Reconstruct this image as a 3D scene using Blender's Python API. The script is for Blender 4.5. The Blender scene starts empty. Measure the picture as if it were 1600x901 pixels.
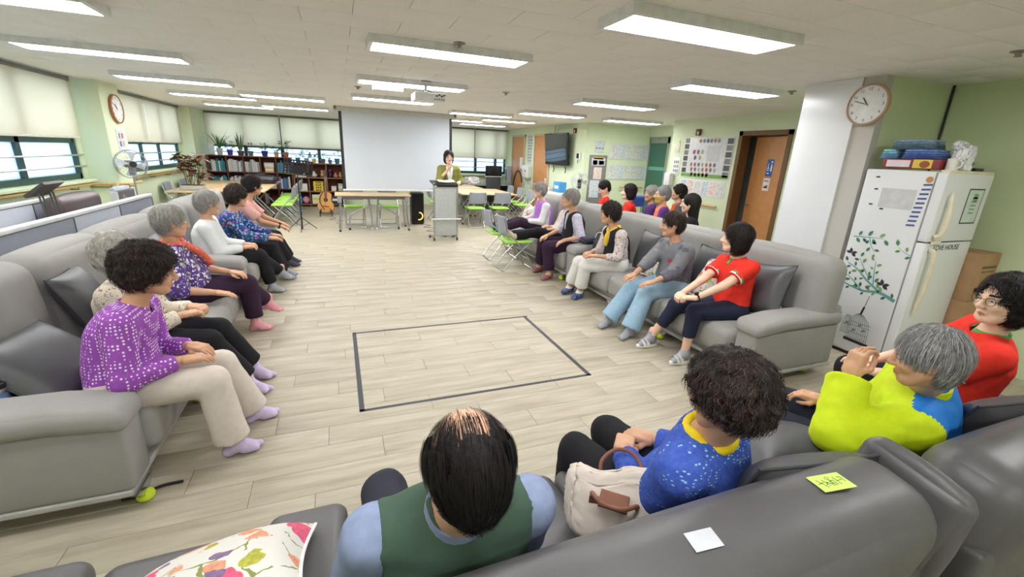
import bpy, bmesh, math, random
import numpy as np
from mathutils import Vector, Matrix
from itertools import product
random.seed(7); RNG = np.random.RandomState(7)
PI = math.pi; D2R = PI/180
SC = bpy.context.scene; COL = SC.collection
f4 = np.float32

# ------------------------------------------------------------------ camera
CAM_H = 1.65; FPX = 680.0
yaw, pit, rol = 0.381659, 0.296790, -0.044429
_f = np.array([math.sin(yaw)*math.cos(pit), math.cos(yaw)*math.cos(pit), -math.sin(pit)])
_r = np.array([math.cos(yaw), -math.sin(yaw), 0.0]); _d = np.cross(_f, _r)
_r2 = math.cos(rol)*_r + math.sin(rol)*_d; _d2 = -math.sin(rol)*_r + math.cos(rol)*_d
cd = bpy.data.cameras.new('camera'); cam = bpy.data.objects.new('camera', cd); COL.objects.link(cam)
cd.sensor_fit = 'HORIZONTAL'; cd.sensor_width = 36.0; cd.lens = 36.0*FPX/1600.0
cd.clip_start = 0.02; cd.clip_end = 200
_m = Matrix.Identity(4)
for i in range(3):
    _m[i][0] = _r2[i]; _m[i][1] = -_d2[i]; _m[i][2] = -_f[i]
_m[2][3] = CAM_H
cam.matrix_world = _m; SC.camera = cam

# ------------------------------------------------------------------ world, exposure
W = bpy.data.worlds.new('daylight'); SC.world = W; W.use_nodes = True
bg = W.node_tree.nodes['Background']; bg.inputs[0].default_value = (0.86, 0.93, 1.0, 1); bg.inputs[1].default_value = 3.4
SC.view_settings.view_transform = 'Standard'; SC.view_settings.look = 'None'
SC.view_settings.gamma = 1.0; SC.view_settings.use_curve_mapping = False
SC.view_settings.exposure = 0.0
LAMP = 25.0      # emission of one ceiling panel
CEIL = 2.43

# ------------------------------------------------------------------ materials
def lin(c):
    o = []
    for v in c[:3]:
        v = v/255.0
        o.append(v/12.92 if v <= 0.04045 else ((v+0.055)/1.055)**2.4)
    return tuple(o)+(1.0,)
_mats = {}
class NT:
    def __init__(s, name):
        s.m = bpy.data.materials.new(name); s.m.use_nodes = True
        s.t = s.m.node_tree; s.p = s.t.nodes['Principled BSDF']; s.out = s.t.nodes['Material Output']
    def n(s, kind, **kw):
        x = s.t.nodes.new(kind)
        for k, v in kw.items(): setattr(x, k, v)
        return x
    def l(s, a, b): s.t.links.new(a, b)
    def mix(s, fac, a, b):
        x = s.n('ShaderNodeMix', data_type='RGBA')
        for sock, v in ((x.inputs[0], fac), (x.inputs[6], a), (x.inputs[7], b)):
            if hasattr(v, 'is_linked'): s.l(v, sock)
            else: sock.default_value = v
        return x.outputs[2]
    def math(s, op, a, b=0.5):
        x = s.n('ShaderNodeMath', operation=op)
        for sock, v in ((x.inputs[0], a), (x.inputs[1], b)):
            if hasattr(v, 'is_linked'): s.l(v, sock)
            else: sock.default_value = v
        return x.outputs[0]
    def coord(s, world=False, scale=(1,1,1)):
        if world: o = s.n('ShaderNodeNewGeometry').outputs['Position']
        else: o = s.n('ShaderNodeTexCoord').outputs['Object']
        mp = s.n('ShaderNodeMapping'); mp.inputs['Scale'].default_value = scale
        s.l(o, mp.inputs[0]); return mp.outputs[0]
    def noise(s, v, scale, detail=3.0, rough=0.55):
        x = s.n('ShaderNodeTexNoise'); s.l(v, x.inputs['Vector'])
        x.inputs['Scale'].default_value = scale; x.inputs['Detail'].default_value = detail; x.inputs['Roughness'].default_value = rough
        return x.outputs[0]
    def bump(s, h, strength=.3, dist=.002):
        b = s.n('ShaderNodeBump'); b.inputs['Strength'].default_value = strength; b.inputs['Distance'].default_value = dist
        s.l(h, b.inputs['Height']); s.l(b.outputs[0], s.p.inputs['Normal'])
    def set(s, rough=.6, metal=0, spec=.5):
        s.p.inputs['Roughness'].default_value = rough; s.p.inputs['Metallic'].default_value = metal
        s.p.inputs['Specular IOR Level'].default_value = spec
def shade(c, k): return tuple(min(255, max(0, v*k)) for v in c)
def mat(name, c, rough=.6, metal=0, var=.08, scale=15, bump=0, bscale=120, spec=.5, bd=.002):
    if name in _mats: return _mats[name]
    N = NT(name); v = N.coord()
    nz = N.noise(v, scale)
    N.l(N.mix(nz, lin(shade(c, 1-var)), lin(shade(c, 1+var))), N.p.inputs['Base Color'])
    N.set(rough, metal, spec)
    if bump: N.bump(N.noise(v, bscale, 2), bump, bd)
    _mats[name] = N.m; return N.m
def dots_mat(name, base, dot, scale=42, r=.33):
    if name in _mats: return _mats[name]
    N = NT(name); v = N.coord(scale=(scale,)*3)
    x = N.n('ShaderNodeTexVoronoi', feature='F1'); N.l(v, x.inputs['Vector']); x.inputs['Scale'].default_value = 1; x.inputs['Randomness'].default_value = .25
    k = N.math('LESS_THAN', x.outputs['Distance'], r)
    nz = N.noise(N.coord(), 30)
    b = N.mix(nz, lin(shade(base, .88)), lin(shade(base, 1.1)))
    N.l(N.mix(k, b, lin(dot)), N.p.inputs['Base Color']); N.set(.8); _mats[name] = N.m; return N.m
def floral_mat(name, base, cols, scale=22, cover=.5, rough=.8):
    """printed cloth: blotchy petals of several colours on a ground"""
    if name in _mats: return _mats[name]
    N = NT(name); v0 = N.coord()
    d = N.n('ShaderNodeTexNoise'); N.l(v0, d.inputs['Vector']); d.inputs['Scale'].default_value = scale*.9; d.inputs['Detail'].default_value = 2
    vm = N.n('ShaderNodeVectorMath', operation='MULTIPLY_ADD'); N.l(d.outputs['Color'], vm.inputs[0]); vm.inputs[1].default_value = (.05,.05,.05); N.l(v0, vm.inputs[2])
    c = lin(base)
    for i, col in enumerate(cols):
        mp = N.n('ShaderNodeMapping'); N.l(vm.outputs[0], mp.inputs[0]); mp.inputs['Location'].default_value = (i*1.7, i*.9, i*2.3)
        s_ = scale*(1+.35*i)
        x = N.n('ShaderNodeTexVoronoi', feature='F1'); N.l(mp.outputs[0], x.inputs['Vector']); x.inputs['Scale'].default_value = s_
        k = N.math('LESS_THAN', x.outputs['Distance'], cover*.62)
        ring = N.math('GREATER_THAN', x.outputs['Distance'], cover*.2*(i % 2))
        sel = N.n('ShaderNodeSeparateColor'); N.l(x.outputs['Color'], sel.inputs[0])
        pick = N.math('LESS_THAN', sel.outputs[0], .62)
        k = N.math('MULTIPLY', N.math('MULTIPLY', k, pick), ring)
        c = N.mix(k, c, lin(col))
    N.l(c, N.p.inputs['Base Color']); N.set(rough); _mats[name] = N.m; return N.m
def emit_mat(name, c, s):
    if name in _mats: return _mats[name]
    N = NT(name); N.p.inputs['Base Color'].default_value = lin(c); N.p.inputs['Emission Color'].default_value = lin(c); N.p.inputs['Emission Strength'].default_value = s
    _mats[name] = N.m; return N.m
def print_mat(name, paper, ink, scale=60, horiz=True, amount=.5):
    """far printed sheet: rows of unreadable small type"""
    if name in _mats: return _mats[name]
    N = NT(name); v = N.coord()
    sp = N.n('ShaderNodeSeparateXYZ'); N.l(v, sp.inputs[0])
    row = N.math('FRACT', N.math('MULTIPLY', sp.outputs[2], scale), 0)
    k1 = N.math('LESS_THAN', row, .45)
    nz = N.noise(N.coord(scale=(1,1,.25)), scale*2.2, 1)
    k2 = N.math('GREATER_THAN', nz, amount)
    N.l(N.mix(N.math('MULTIPLY', k1, k2), lin(paper), lin(ink)), N.p.inputs['Base Color']); N.set(.5); _mats[name] = N.m; return N.m

# ------------------------------------------------------------------ mesh builder
def euler(rx=0, ry=0, rz=0): return Matrix.Rotation(rz, 4, 'Z') @ Matrix.Rotation(ry, 4, 'Y') @ Matrix.Rotation(rx, 4, 'X')
class MB:
    def __init__(s): s.v = []; s.f = []; s.mi = []; s.n = 0
    def add(s, V, F, mi=0, M=None):
        V = np.asarray(V, float).reshape(-1, 3)
        if M is not None:
            A = np.array(M); V = V @ A[:3, :3].T + A[:3, 3]
        s.v.append(V); o = s.n; s.n += len(V)
        for q in F: s.f.append([int(i)+o for i in q])
        if isinstance(mi, int): s.mi += [mi]*len(F)
        else: s.mi += list(mi)
        return s
    def box(s, lo, hi, mi=0, M=None):
        (a, b, c), (d, e, f) = lo, hi
        V = [(a,b,c),(d,b,c),(d,e,c),(a,e,c),(a,b,f),(d,b,f),(d,e,f),(a,e,f)]
        return s.add(V, [(0,3,2,1),(4,5,6,7),(0,1,5,4),(1,2,6,5),(2,3,7,6),(3,0,4,7)], mi, M)
    def cbox(s, c, size, mi=0, M=None):
        h = [x/2 for x in size]
        return s.box([c[i]-h[i] for i in range(3)], [c[i]+h[i] for i in range(3)], mi, M)
    def rbox(s, c, size, r=.01, mi=0, M=None, bulge=0, n=3, k=2):
        V, F = softbox([x/2 for x in size], r, bulge, n, k)
        return s.add(V+np.array(c), F, mi, M)
    def tube(s, path, r, n=8, mi=0, M=None, cap=True, closed=False):
        P = [np.array(p, float) for p in path]; m = len(P)
        R = r if hasattr(r, '__len__') else [r]*m
        V = []; ref = None
        for i in range(m):
            if closed: t = P[(i+1) % m]-P[i-1]
            else: t = P[min(i+1, m-1)]-P[max(i-1, 0)]
            t = t/(np.linalg.norm(t)+1e-12)
            if ref is None:
                ref = np.array([0,0,1.0]) if abs(t[2]) < .9 else np.array([1.0,0,0])
            a = ref-t*(ref@t); a /= np.linalg.norm(a)+1e-12; b = np.cross(t, a); ref = a
            for j in range(n):
                an = 2*PI*j/n; V.append(P[i]+R[i]*(math.cos(an)*a+math.sin(an)*b))
        F = []
        for i in range(m if closed else m-1):
            for j in range(n):
                A = i*n+j; B = i*n+(j+1) % n; i2 = (i+1) % m
                F.append((A, B, i2*n+(j+1) % n, i2*n+j))
        if cap and not closed: F += [tuple(range(n-1, -1, -1)), tuple(range((m-1)*n, m*n))]
        return s.add(V, F, mi, M)
    def cyl(s, a, b, r0, r1=None, n=16, mi=0, M=None): return s.tube([a, b], [r0, r0 if r1 is None else r1], n, mi, M)
    def lathe(s, prof, c=(0,0,0), n=20, mi=0, M=None, cap=True):
        V = []; F = []
        for r, z in prof:
            for j in range(n):
                a = 2*PI*j/n; V.append((c[0]+r*math.cos(a), c[1]+r*math.sin(a), c[2]+z))
        for i in range(len(prof)-1):
            for j in range(n): F.append((i*n+j, i*n+(j+1) % n, (i+1)*n+(j+1) % n, (i+1)*n+j))
        if cap and prof[0][0] > 1e-6: F.append(tuple(range(n-1, -1, -1)))
        if cap and prof[-1][0] > 1e-6 and not (prof[-2][0] < 1e-6 and abs(prof[-2][1]-prof[-1][1]) < 1e-9): F.append(tuple(range((len(prof)-1)*n, len(prof)*n)))
        return s.add(V, F, mi, M)
    def sphere(s, c, r, n=12, m=8, mi=0, M=None):
        R = r if hasattr(r, '__len__') else (r, r, r)
        V = [(c[0], c[1], c[2]+R[2])]; F = []
        for i in range(1, m):
            t = PI*i/m
            for j in range(n):
                a = 2*PI*j/n; V.append((c[0]+R[0]*math.sin(t)*math.cos(a), c[1]+R[1]*math.sin(t)*math.sin(a), c[2]+R[2]*math.cos(t)))
        V.append((c[0], c[1], c[2]-R[2])); L = len(V)-1
        for j in range(n):
            F.append((0, 1+j, 1+(j+1) % n)); F.append((L, 1+(m-2)*n+(j+1) % n, 1+(m-2)*n+j))
            for i in range(m-2): F.append((1+i*n+j, 1+(i+1)*n+j, 1+(i+1)*n+(j+1) % n, 1+i*n+(j+1) % n))
        return s.add(V, F, mi, M)
    def prism(s, poly, z0, z1, mi=0, M=None):
        n = len(poly); V = [(x, y, z0) for x, y in poly]+[(x, y, z1) for x, y in poly]
        F = [tuple(range(n-1, -1, -1)), tuple(range(n, 2*n))]+[(i, (i+1) % n, n+(i+1) % n, n+i) for i in range(n)]
        return s.add(V, F, mi, M)
    def mesh(s, name, mats, smooth=True, ang=40):
        me = bpy.data.meshes.new(name)
        V = np.concatenate(s.v) if s.v else np.zeros((0, 3))
        me.from_pydata(V.tolist(), [], s.f)
        for m in (mats if isinstance(mats, (list, tuple)) else [mats]): me.materials.append(m)
        me.polygons.foreach_set('material_index', s.mi)
        if smooth:
            me.polygons.foreach_set('use_smooth', [True]*len(s.f))
            if ang < 180: me.set_sharp_from_angle(angle=ang*D2R)
        me.update(); return me
    def build(s, name, mats, parent=None, smooth=True, ang=40, loc=None):
        return link(name, s.mesh(name, mats, smooth, ang), parent, loc)
def link(name, me, parent=None, loc=None):
    o = bpy.data.objects.new(name, me); COL.objects.link(o)
    if parent is not None: o.parent = parent
    if loc is not None: o.location = loc
    return o
def softbox(h, r, bulge=0, n=3, k=2):
    """box with rolled edges (radius r) and swollen faces"""
    r = min(r, min(h)*.98)
    def lines(H):
        e = [-H+r*(1-math.cos(PI/2*i/(k+1)))*1.0 for i in range(k+1)]
        inner = list(np.linspace(-(H-r), H-r, n+1))
        return e+inner+[-x for x in reversed(e)]
    L = [lines(x) for x in h]; V = []; F = []; ids = {}
    hin = np.array([x-r for x in h])
    def vid(p):
        key = tuple(round(x, 6) for x in p)
        if key in ids: return ids[key]
        p = np.array(p); q = np.clip(p, -hin, hin); d = p-q; nd = np.linalg.norm(d)
        o = q+d/nd*r if nd > 1e-9 else p
        if bulge:
            for ax in range(3):
                if abs(abs(p[ax])-h[ax]) < 1e-9:
                    b, c = (ax+1) % 3, (ax+2) % 3
                    o[ax] += math.copysign(bulge*(1-(p[b]/h[b])**2)*(1-(p[c]/h[c])**2), p[ax])
        ids[key] = len(V); V.append(o); return ids[key]
    for ax in range(3):
        b, c = (ax+1) % 3, (ax+2) % 3
        for sgn in (-1, 1):
            for i in range(len(L[b])-1):
                for j in range(len(L[c])-1):
                    q = []
                    for (x, y) in ((L[b][i], L[c][j]), (L[b][i+1], L[c][j]), (L[b][i+1], L[c][j+1]), (L[b][i], L[c][j+1])):
                        p = [0, 0, 0]; p[ax] = sgn*h[ax]; p[b] = x; p[c] = y; q.append(vid(p))
                    F.append(q if sgn > 0 else q[::-1])
    return np.array(V), F
def tag(o, label=None, cat=None, group=None, kind=None):
    if label: o['label'] = label
    if cat: o['category'] = cat
    if group: o['group'] = group
    if kind: o['kind'] = kind
    return o
def empty(name, loc, label=None, cat=None, group=None, rz=0, kind=None):
    o = bpy.data.objects.new(name, None); COL.objects.link(o); o.location = loc; o.rotation_euler = (0, 0, rz)
    o.empty_display_size = .1
    return tag(o, label, cat, group, kind)
KIDS = {}
def copy_tree(src, label=None, loc=None, rz=None, parent=None, group=None):
    c = src.copy(); COL.objects.link(c)
    if parent is not None: c.parent = parent
    if loc is not None: c.location = loc
    if rz is not None: c.rotation_euler = (0, 0, rz)
    if label: c['label'] = label
    if group: c['group'] = group
    for ch in list(src.children): copy_tree(ch, parent=c)
    return c
_txt = {}
def text_mesh(s, size=.1, depth=.001):
    key = (s, size)
    if key in _txt: return _txt[key]
    cu = bpy.data.curves.new('t', 'FONT'); cu.body = s; cu.size = size; cu.align_x = 'CENTER'; cu.align_y = 'CENTER'; cu.extrude = depth/2; cu.resolution_u = 3
    o = bpy.data.objects.new('t', cu); COL.objects.link(o)
    bpy.context.view_layer.update()
    me = bpy.data.meshes.new_from_object(o.evaluated_get(bpy.context.evaluated_depsgraph_get()))
    V = np.array([v.co[:] for v in me.vertices]); F = [list(p.vertices) for p in me.polygons]
    bpy.data.objects.remove(o); bpy.data.meshes.remove(me)
    _txt[key] = (V, F); return V, F
def frame_M(o, x, y):
    """matrix with given origin, x axis and y axis"""
    x = Vector(x).normalized(); y = Vector(y).normalized(); z = x.cross(y).normalized(); y = z.cross(x)
    M = Matrix.Identity(4)
    for i in range(3): M[i][0] = x[i]; M[i][1] = y[i]; M[i][2] = z[i]; M[i][3] = o[i]
    return M
def arc(c, r, a0, a1, n, z=0): return [(c[0]+r*math.cos(a0+(a1-a0)*i/n), c[1]+r*math.sin(a0+(a1-a0)*i/n), z) for i in range(n+1)]
def spline(pts, n=6):
    P = [np.array(p, float) for p in pts]; P = [2*P[0]-P[1]]+P+[2*P[-1]-P[-2]]; o = []
    for i in range(1, len(P)-2):
        for k in range(n):
            t = k/n; a, b, c, d = P[i-1:i+3]
            o.append(.5*((2*b)+(-a+c)*t+(2*a-5*b+4*c-d)*t*t+(-a+3*b-3*c+d)*t**3))
    o.append(P[-2]); return o
def pillow(w, h, t, n=14):
    """square cushion standing in local XZ, thickness in Y; pinched corners, seam all round"""
    V = []; F = []
    for side in (1, -1):
        for i in range(n+1):
            for j in range(n+1):
                u = -1+2*i/n; v = -1+2*j/n
                e = (1-abs(u)**2.6)*(1-abs(v)**2.6); th = t/2*max(e, 0)**.5
                px = u*(w/2)*(1-.07*(1-v*v)); pz = v*(h/2)*(1-.07*(1-u*u))
                V.append((px, side*th, pz))
    m = (n+1)**2
    for s_ in range(2):
        for i in range(n):
            for j in range(n):
                a = s_*m+i*(n+1)+j; q = (a, a+n+1, a+n+2, a+1)
                F.append(q[::-1] if s_ else q)
    return np.array(V), [list(q)[::-1] for q in F]
# ================================================================== THE ROOM
Y0, YF = -2.2, 14.3            # back of the room, window wall
XL, XW1, XB, XR = -3.45, 5.35, 6.18, 5.33
# floor planks ------------------------------------------------------
def plank_mat():
    N = NT('pale_wood_plank'); g = N.coord(world=True, scale=(1.0, 9.0, 1))
    oi = N.n('ShaderNodeObjectInfo')
    vm = N.n('ShaderNodeVectorMath', operation='MULTIPLY_ADD'); N.l(oi.outputs['Random'], vm.inputs[0]); vm.inputs[1].default_value = (7, 0, 0); N.l(g, vm.inputs[2])
    a = N.noise(vm.outputs[0], 2.2, 5, .6); b = N.noise(vm.outputs[0], 9, 4, .6)
    r = N.n('ShaderNodeValToRGB'); N.l(a, r.inputs[0])
    r.color_ramp.elements[0].position = .25; r.color_ramp.elements[0].color = lin((154, 144, 124))
    r.color_ramp.elements[1].position = .75; r.color_ramp.elements[1].color = lin((198, 190, 172))
    c = N.mix(N.math('MULTIPLY', b, .35), r.outputs[0], lin((170, 161, 143)))
    N.l(c, N.p.inputs['Base Color']); N.set(.42, 0, .35)
    N.bump(b, .06, .001); return N.m
PM = plank_mat()
fl = MB().box((XL-.2, Y0-.2, -.12), (7.4, YF+.2, -.006)).build('floor', mat('floor_joint', (96, 86, 72), .8)); tag(fl, kind='structure')
PW, PL = .19, .95
def mkplank(l, w, name='plank'):
    return MB().rbox((l/2, w/2, -.005), (l-.002, w-.0016, .01), .0012, n=1, k=0).mesh(name, PM, True, 30)
full = mkplank(PL, PW)
planks = []
ny = int((YF-Y0)/PW)+1
for r in range(ny):
    y = Y0+r*PW; off = (r*.3137) % 1.0*PL
    x = XL-off
    while x < 7.1:
        planks.append((x, y)); x += PL
def vis_score(x, y):
    cx, cy = x+PL/2, y+PW/2
    if cy < 1.0: return 99
    ang = abs(math.atan2(cx, cy)-yaw)
    return math.hypot(cx, cy)+(60 if ang > 1.0 else 0)+(30 if cx < XL+.3 or cx > 5.2 else 0)
planks.sort(key=lambda p: vis_score(*p))
for (x, y) in planks[:298]: link('plank', full, fl, (x, y, 0))
rest = MB()
for (x, y) in planks[298:]:
    rest.box((x+.001, y+.0008, -.01), (x+PL-.001, y+PW-.0008, 0))
tag(rest.build('far_planks', PM, fl, False), kind='stuff')
# tape rectangle on the floor
tp = empty('floor_tape', (.93, 3.34, 0), 'black tape rectangle stuck on the pale plank floor in the middle', 'tape')
BT = mat('black_tape', (42, 42, 52), .45, var=.2, scale=40)
for a, b in (((.03, 4.0), (1.80, 4.028)), ((.03, 2.655), (1.78, 2.683)), ((.03, 2.66), (.063, 4.02)), ((1.75, 2.66), (1.785, 4.02))):
    MB().box((a[0]-.93, a[1]-3.34, .0002), (b[0]-.93, b[1]-3.34, .0012)).build('tape_strip', BT, tp, False)
# ceiling tiles -----------------------------------------------------
def tile_mat():
    N = NT('ceiling_tile'); g = N.coord(world=True)
    a = N.noise(g, 60, 3); pit = N.n('ShaderNodeTexVoronoi'); N.l(g, pit.inputs[0]); pit.inputs['Scale'].default_value = 45
    k = N.math('LESS_THAN', pit.outputs['Distance'], .13)
    c = N.mix(a, lin((228, 226, 222)), lin((240, 238, 234)))
    N.l(N.mix(N.math('MULTIPLY', k, .35), c, lin((170, 166, 160))), N.p.inputs['Base Color']); N.set(.95, 0, .1)
    N.bump(N.math('SUBTRACT', a, k), .25, .003); return N.m
CM = tile_mat()
ce = MB().box((XL-.2, Y0-.2, CEIL+.012), (7.4, YF+.2, CEIL+.15)).build('ceiling', mat('ceiling_joint', (120, 116, 110), .9)); tag(ce, kind='structure')
TX, TY = .6, .3
tm = MB().rbox((TX/2, TY/2, .007), (TX-.0024, TY-.0024, .014), .002, n=1, k=0).mesh('tile', CM, True, 30)
tiles = [(XL+i*TX+(.3 if j % 2 else 0)-.3, Y0+j*TY) for j in range(int((YF-Y0)/TY)+1) for i in range(19)]
def tscore(x, y):
    cx, cy = x+.3, y+.15
    if cy < .9: return 99
    return math.hypot(cx, cy)+(60 if abs(math.atan2(cx, cy)-yaw) > 1.0 else 0)
tiles.sort(key=lambda p: tscore(*p))
for (x, y) in tiles[:298]: link('ceiling_tile', tm, ce, (x, y, CEIL))
rest = MB()
for (x, y) in tiles[298:]: rest.box((x+.0012, y+.0012, CEIL), (x+TX-.0012, y+TY-.0012, CEIL+.014))
tag(rest.build('far_ceiling_tiles', CM, ce, False), kind='stuff')
# walls -------------------------------------------------------------
def wall_mat(name, c):
    N = NT(name); g = N.coord(world=True); a = N.noise(g, 2.5, 4); b = N.noise(g, 220, 2)
    N.l(N.mix(a, lin(shade(c, .97)), lin(shade(c, 1.03))), N.p.inputs['Base Color']); N.set(.75, 0, .3); N.bump(b, .12, .002); return N.m
WG = wall_mat('pale_green_wall', (220, 232, 202)); WD = wall_mat('olive_green_wall', (204, 216, 178)); WH = wall_mat('white_wall', (222, 222, 218))
WGY = wall_mat('grey_column', (196, 192, 186))
def wall_with_holes(name, axis, pos, th, a0, a1, holes, m):
    """axis 'x': wall in plane x=pos, running along y; holes (a0,a1,z0,z1)"""
    b = MB(); cuts = sorted(set([a0, a1]+[h[0] for h in holes]+[h[1] for h in holes])); zs = sorted(set([0, CEIL]+[h[2] for h in holes]+[h[3] for h in holes]))
    for i in range(len(cuts)-1):
        for j in range(len(zs)-1):
            ca, cz = (cuts[i]+cuts[i+1])/2, (zs[j]+zs[j+1])/2
            if any(h[0] < ca < h[1] and h[2] < cz < h[3] for h in holes): continue
            if axis == 'x': b.box((min(pos, pos+th), cuts[i], zs[j]), (max(pos, pos+th), cuts[i+1], zs[j+1]))
            else: b.box((cuts[i], min(pos, pos+th), zs[j]), (cuts[i+1], max(pos, pos+th), zs[j+1]))
    return tag(b.build(name, m, None, False), kind='structure')
WZ0, WZ1 = 1.06, 2.38
winL = [(4.6, 8.38), (9.65, 12.95)]
wall_with_holes('wall_left', 'x', XL, -.2, Y0, YF, [(a, b, WZ0, WZ1) for a, b in winL], WG)
winF = [(-3.12, 1.6), (2.7, 5.3)]
wall_with_holes('wall_far', 'y', YF, .2, XL-.2, XW1+.2, [(a, b, 1.02, WZ1) for a, b in winF], WG)
wall_with_holes('wall_right_far', 'x', XW1, .15, 9.35, YF, [], WG)
wall_with_holes('wall_right_notices', 'y', 9.2, .15, XW1, 7.25, [], WG)
wall_with_holes('wall_right_recess', 'x', 7.1, .15, 7.3, 9.35, [], WG)
wall_with_holes('wall_right_return', 'y', 7.3, -.15, XB+.15, 7.25, [], WG)
wall_with_holes('wall_right_board', 'x', XB, .15, 3.2, 7.3, [(4.78, 5.66, 0, 2.16)], WG)
wall_with_holes('wall_right', 'x', XR, .15, Y0, 2.62, [], WD)
wall_with_holes('wall_back', 'y', Y0, -.15, XL-.2, XR+.2, [], WG)
tag(MB().box((4.46, 2.62, 0), (XB+.15, 3.2, CEIL)).build('wall_right_corner', [WD], None, False), kind='structure')
pl = MB().box((4.37, 2.62, 0), (4.46, 3.32, CEIL)).build('column_right', WGY, None, False); tag(pl, kind='structure')
N = NT('white_panel'); g = N.coord(world=True); N.l(N.mix(N.noise(g, 3), lin((222, 224, 228)), lin((232, 234, 238))), N.p.inputs['Base Color']); N.set(.18)
MB().box((4.352, 2.80, 0), (4.372, 3.32, CEIL)).build('white_panel', N.m, pl, False)
tag(MB().box((XL, 8.5, 0), (-3.12, 9.15, CEIL)).build('column_left', WG, None, False), kind='structure')
tag(MB().box((XL, 13.1, 0), (-3.17, YF, CEIL)).build('column_corner', WG, None, False), kind='structure')
# ledge under the windows
LG = mat('sill_green', (206, 216, 178), .5)
for i, (a, b) in enumerate(winL): tag(MB().rbox((XL+.06, (a+b)/2, WZ0-.02), (.16, b-a+.1, .04), .008).build('trim_%d' % (i+1), LG), kind='structure')
tag(MB().rbox((3.95, YF-.08, .98), (2.6, .2, .04), .008).build('trim_3', LG), kind='structure')
# windows -----------------------------------------------------------
GF = mat('dark_green_frame', (38, 66, 58), .35, var=.1)
def pane_mat():
    N = NT('frosted_pane'); t = N.n('ShaderNodeBsdfTransparent'); t.inputs[0].default_value = (.80, .90, 1, 1)
    tr = N.n('ShaderNodeBsdfTranslucent'); nz = N.noise(N.coord(world=True), 1.6, 3)
    N.l(N.mix(nz, (.52, .66, .78, 1), (.80, .89, .97, 1)), tr.inputs[0])
    gl = N.n('ShaderNodeBsdfGlossy'); gl.inputs['Roughness'].default_value = .15
    m1 = N.n('ShaderNodeMixShader'); m1.inputs[0].default_value = .75; N.l(t.outputs[0], m1.inputs[1]); N.l(tr.outputs[0], m1.inputs[2])
    m2 = N.n('ShaderNodeMixShader'); m2.inputs[0].default_value = .05; N.l(m1.outputs[0], m2.inputs[1]); N.l(gl.outputs[0], m2.inputs[2])
    N.l(m2.outputs[0], N.out.inputs[0]); return N.m
PN = pane_mat(); ST = mat('brushed_rail', (190, 196, 196), .3, .9)
def window(n, axis, pos, out, a0, a1, z0, z1, mull, ztop=1.62, bars=(1.39, 1.24)):
    """frame set in the wall; two rails on the room side"""
    root = empty('window_%d' % n, (pos, (a0+a1)/2, z0) if axis == 'x' else ((a0+a1)/2, pos, z0), kind='structure')
    ox, oy = root.location.x, root.location.y
    def bx(a, b, c, d, d0, d1):
        if axis == 'x': lo, hi = (pos+min(d0*out, d1*out), a, c), (pos+max(d0*out, d1*out), b, d)
        else: lo, hi = (a, pos+min(d0*out, d1*out), c), (b, pos+max(d0*out, d1*out), d)
        return (lo[0]-ox, lo[1]-oy, lo[2]-z0), (hi[0]-ox, hi[1]-oy, hi[2]-z0)
    fr = MB(); w = .055
    for q in ((a0, a1, z0, z0+w+.02), (a0, a1, z1-w, z1), (a0, a0+w, z0, z1), (a1-w, a1, z0, z1)): fr.box(*bx(*q, .02, .12))
    fr.build('window_frame', GF, root, False)
    MB().box(*bx(a0+w, a1-w, ztop-.07, ztop, .03, .11)).build('transom', GF, root, False)
    ms = [a0+w]+list(mull)+[a1-w]
    for i, m in enumerate(ms):
        if 0 < i < len(ms)-1: MB().box(*bx(m-.04, m+.04, z0, z1, .03, .11)).build('mullion', GF, root, False)
    for i in range(len(ms)-1):
        for (c, d) in ((z0+w, ztop-.07), (ztop, z1-w)):
            lo, hi = bx(ms[i], ms[i+1], c, d, .065, .075)
            MB().box(lo, hi).build('pane', PN, root, False)
    for z in bars:
        lo, hi = bx(a0-.06, a1+.05, z, z, -.03, -.03)
        MB().tube([lo, hi], .012, 8).build('safety_rail', ST, root)
    return root
window(1, 'x', XL, -1, 4.6, 8.38, WZ0, WZ1, (5.8, 7.12))
window(2, 'x', XL, -1, 9.65, 12.95, WZ0, WZ1, (10.8, 11.75))
window(3, 'y', YF, 1, -3.12, 1.6, 1.02, WZ1, (-2.3, -1.4, -.45, .55), bars=(1.42, 1.25))
window(4, 'y', YF, 1, 2.7, 5.3, 1.02, WZ1, (4.26, 4.95), ztop=1.58, bars=(1.40, 1.22))
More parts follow.
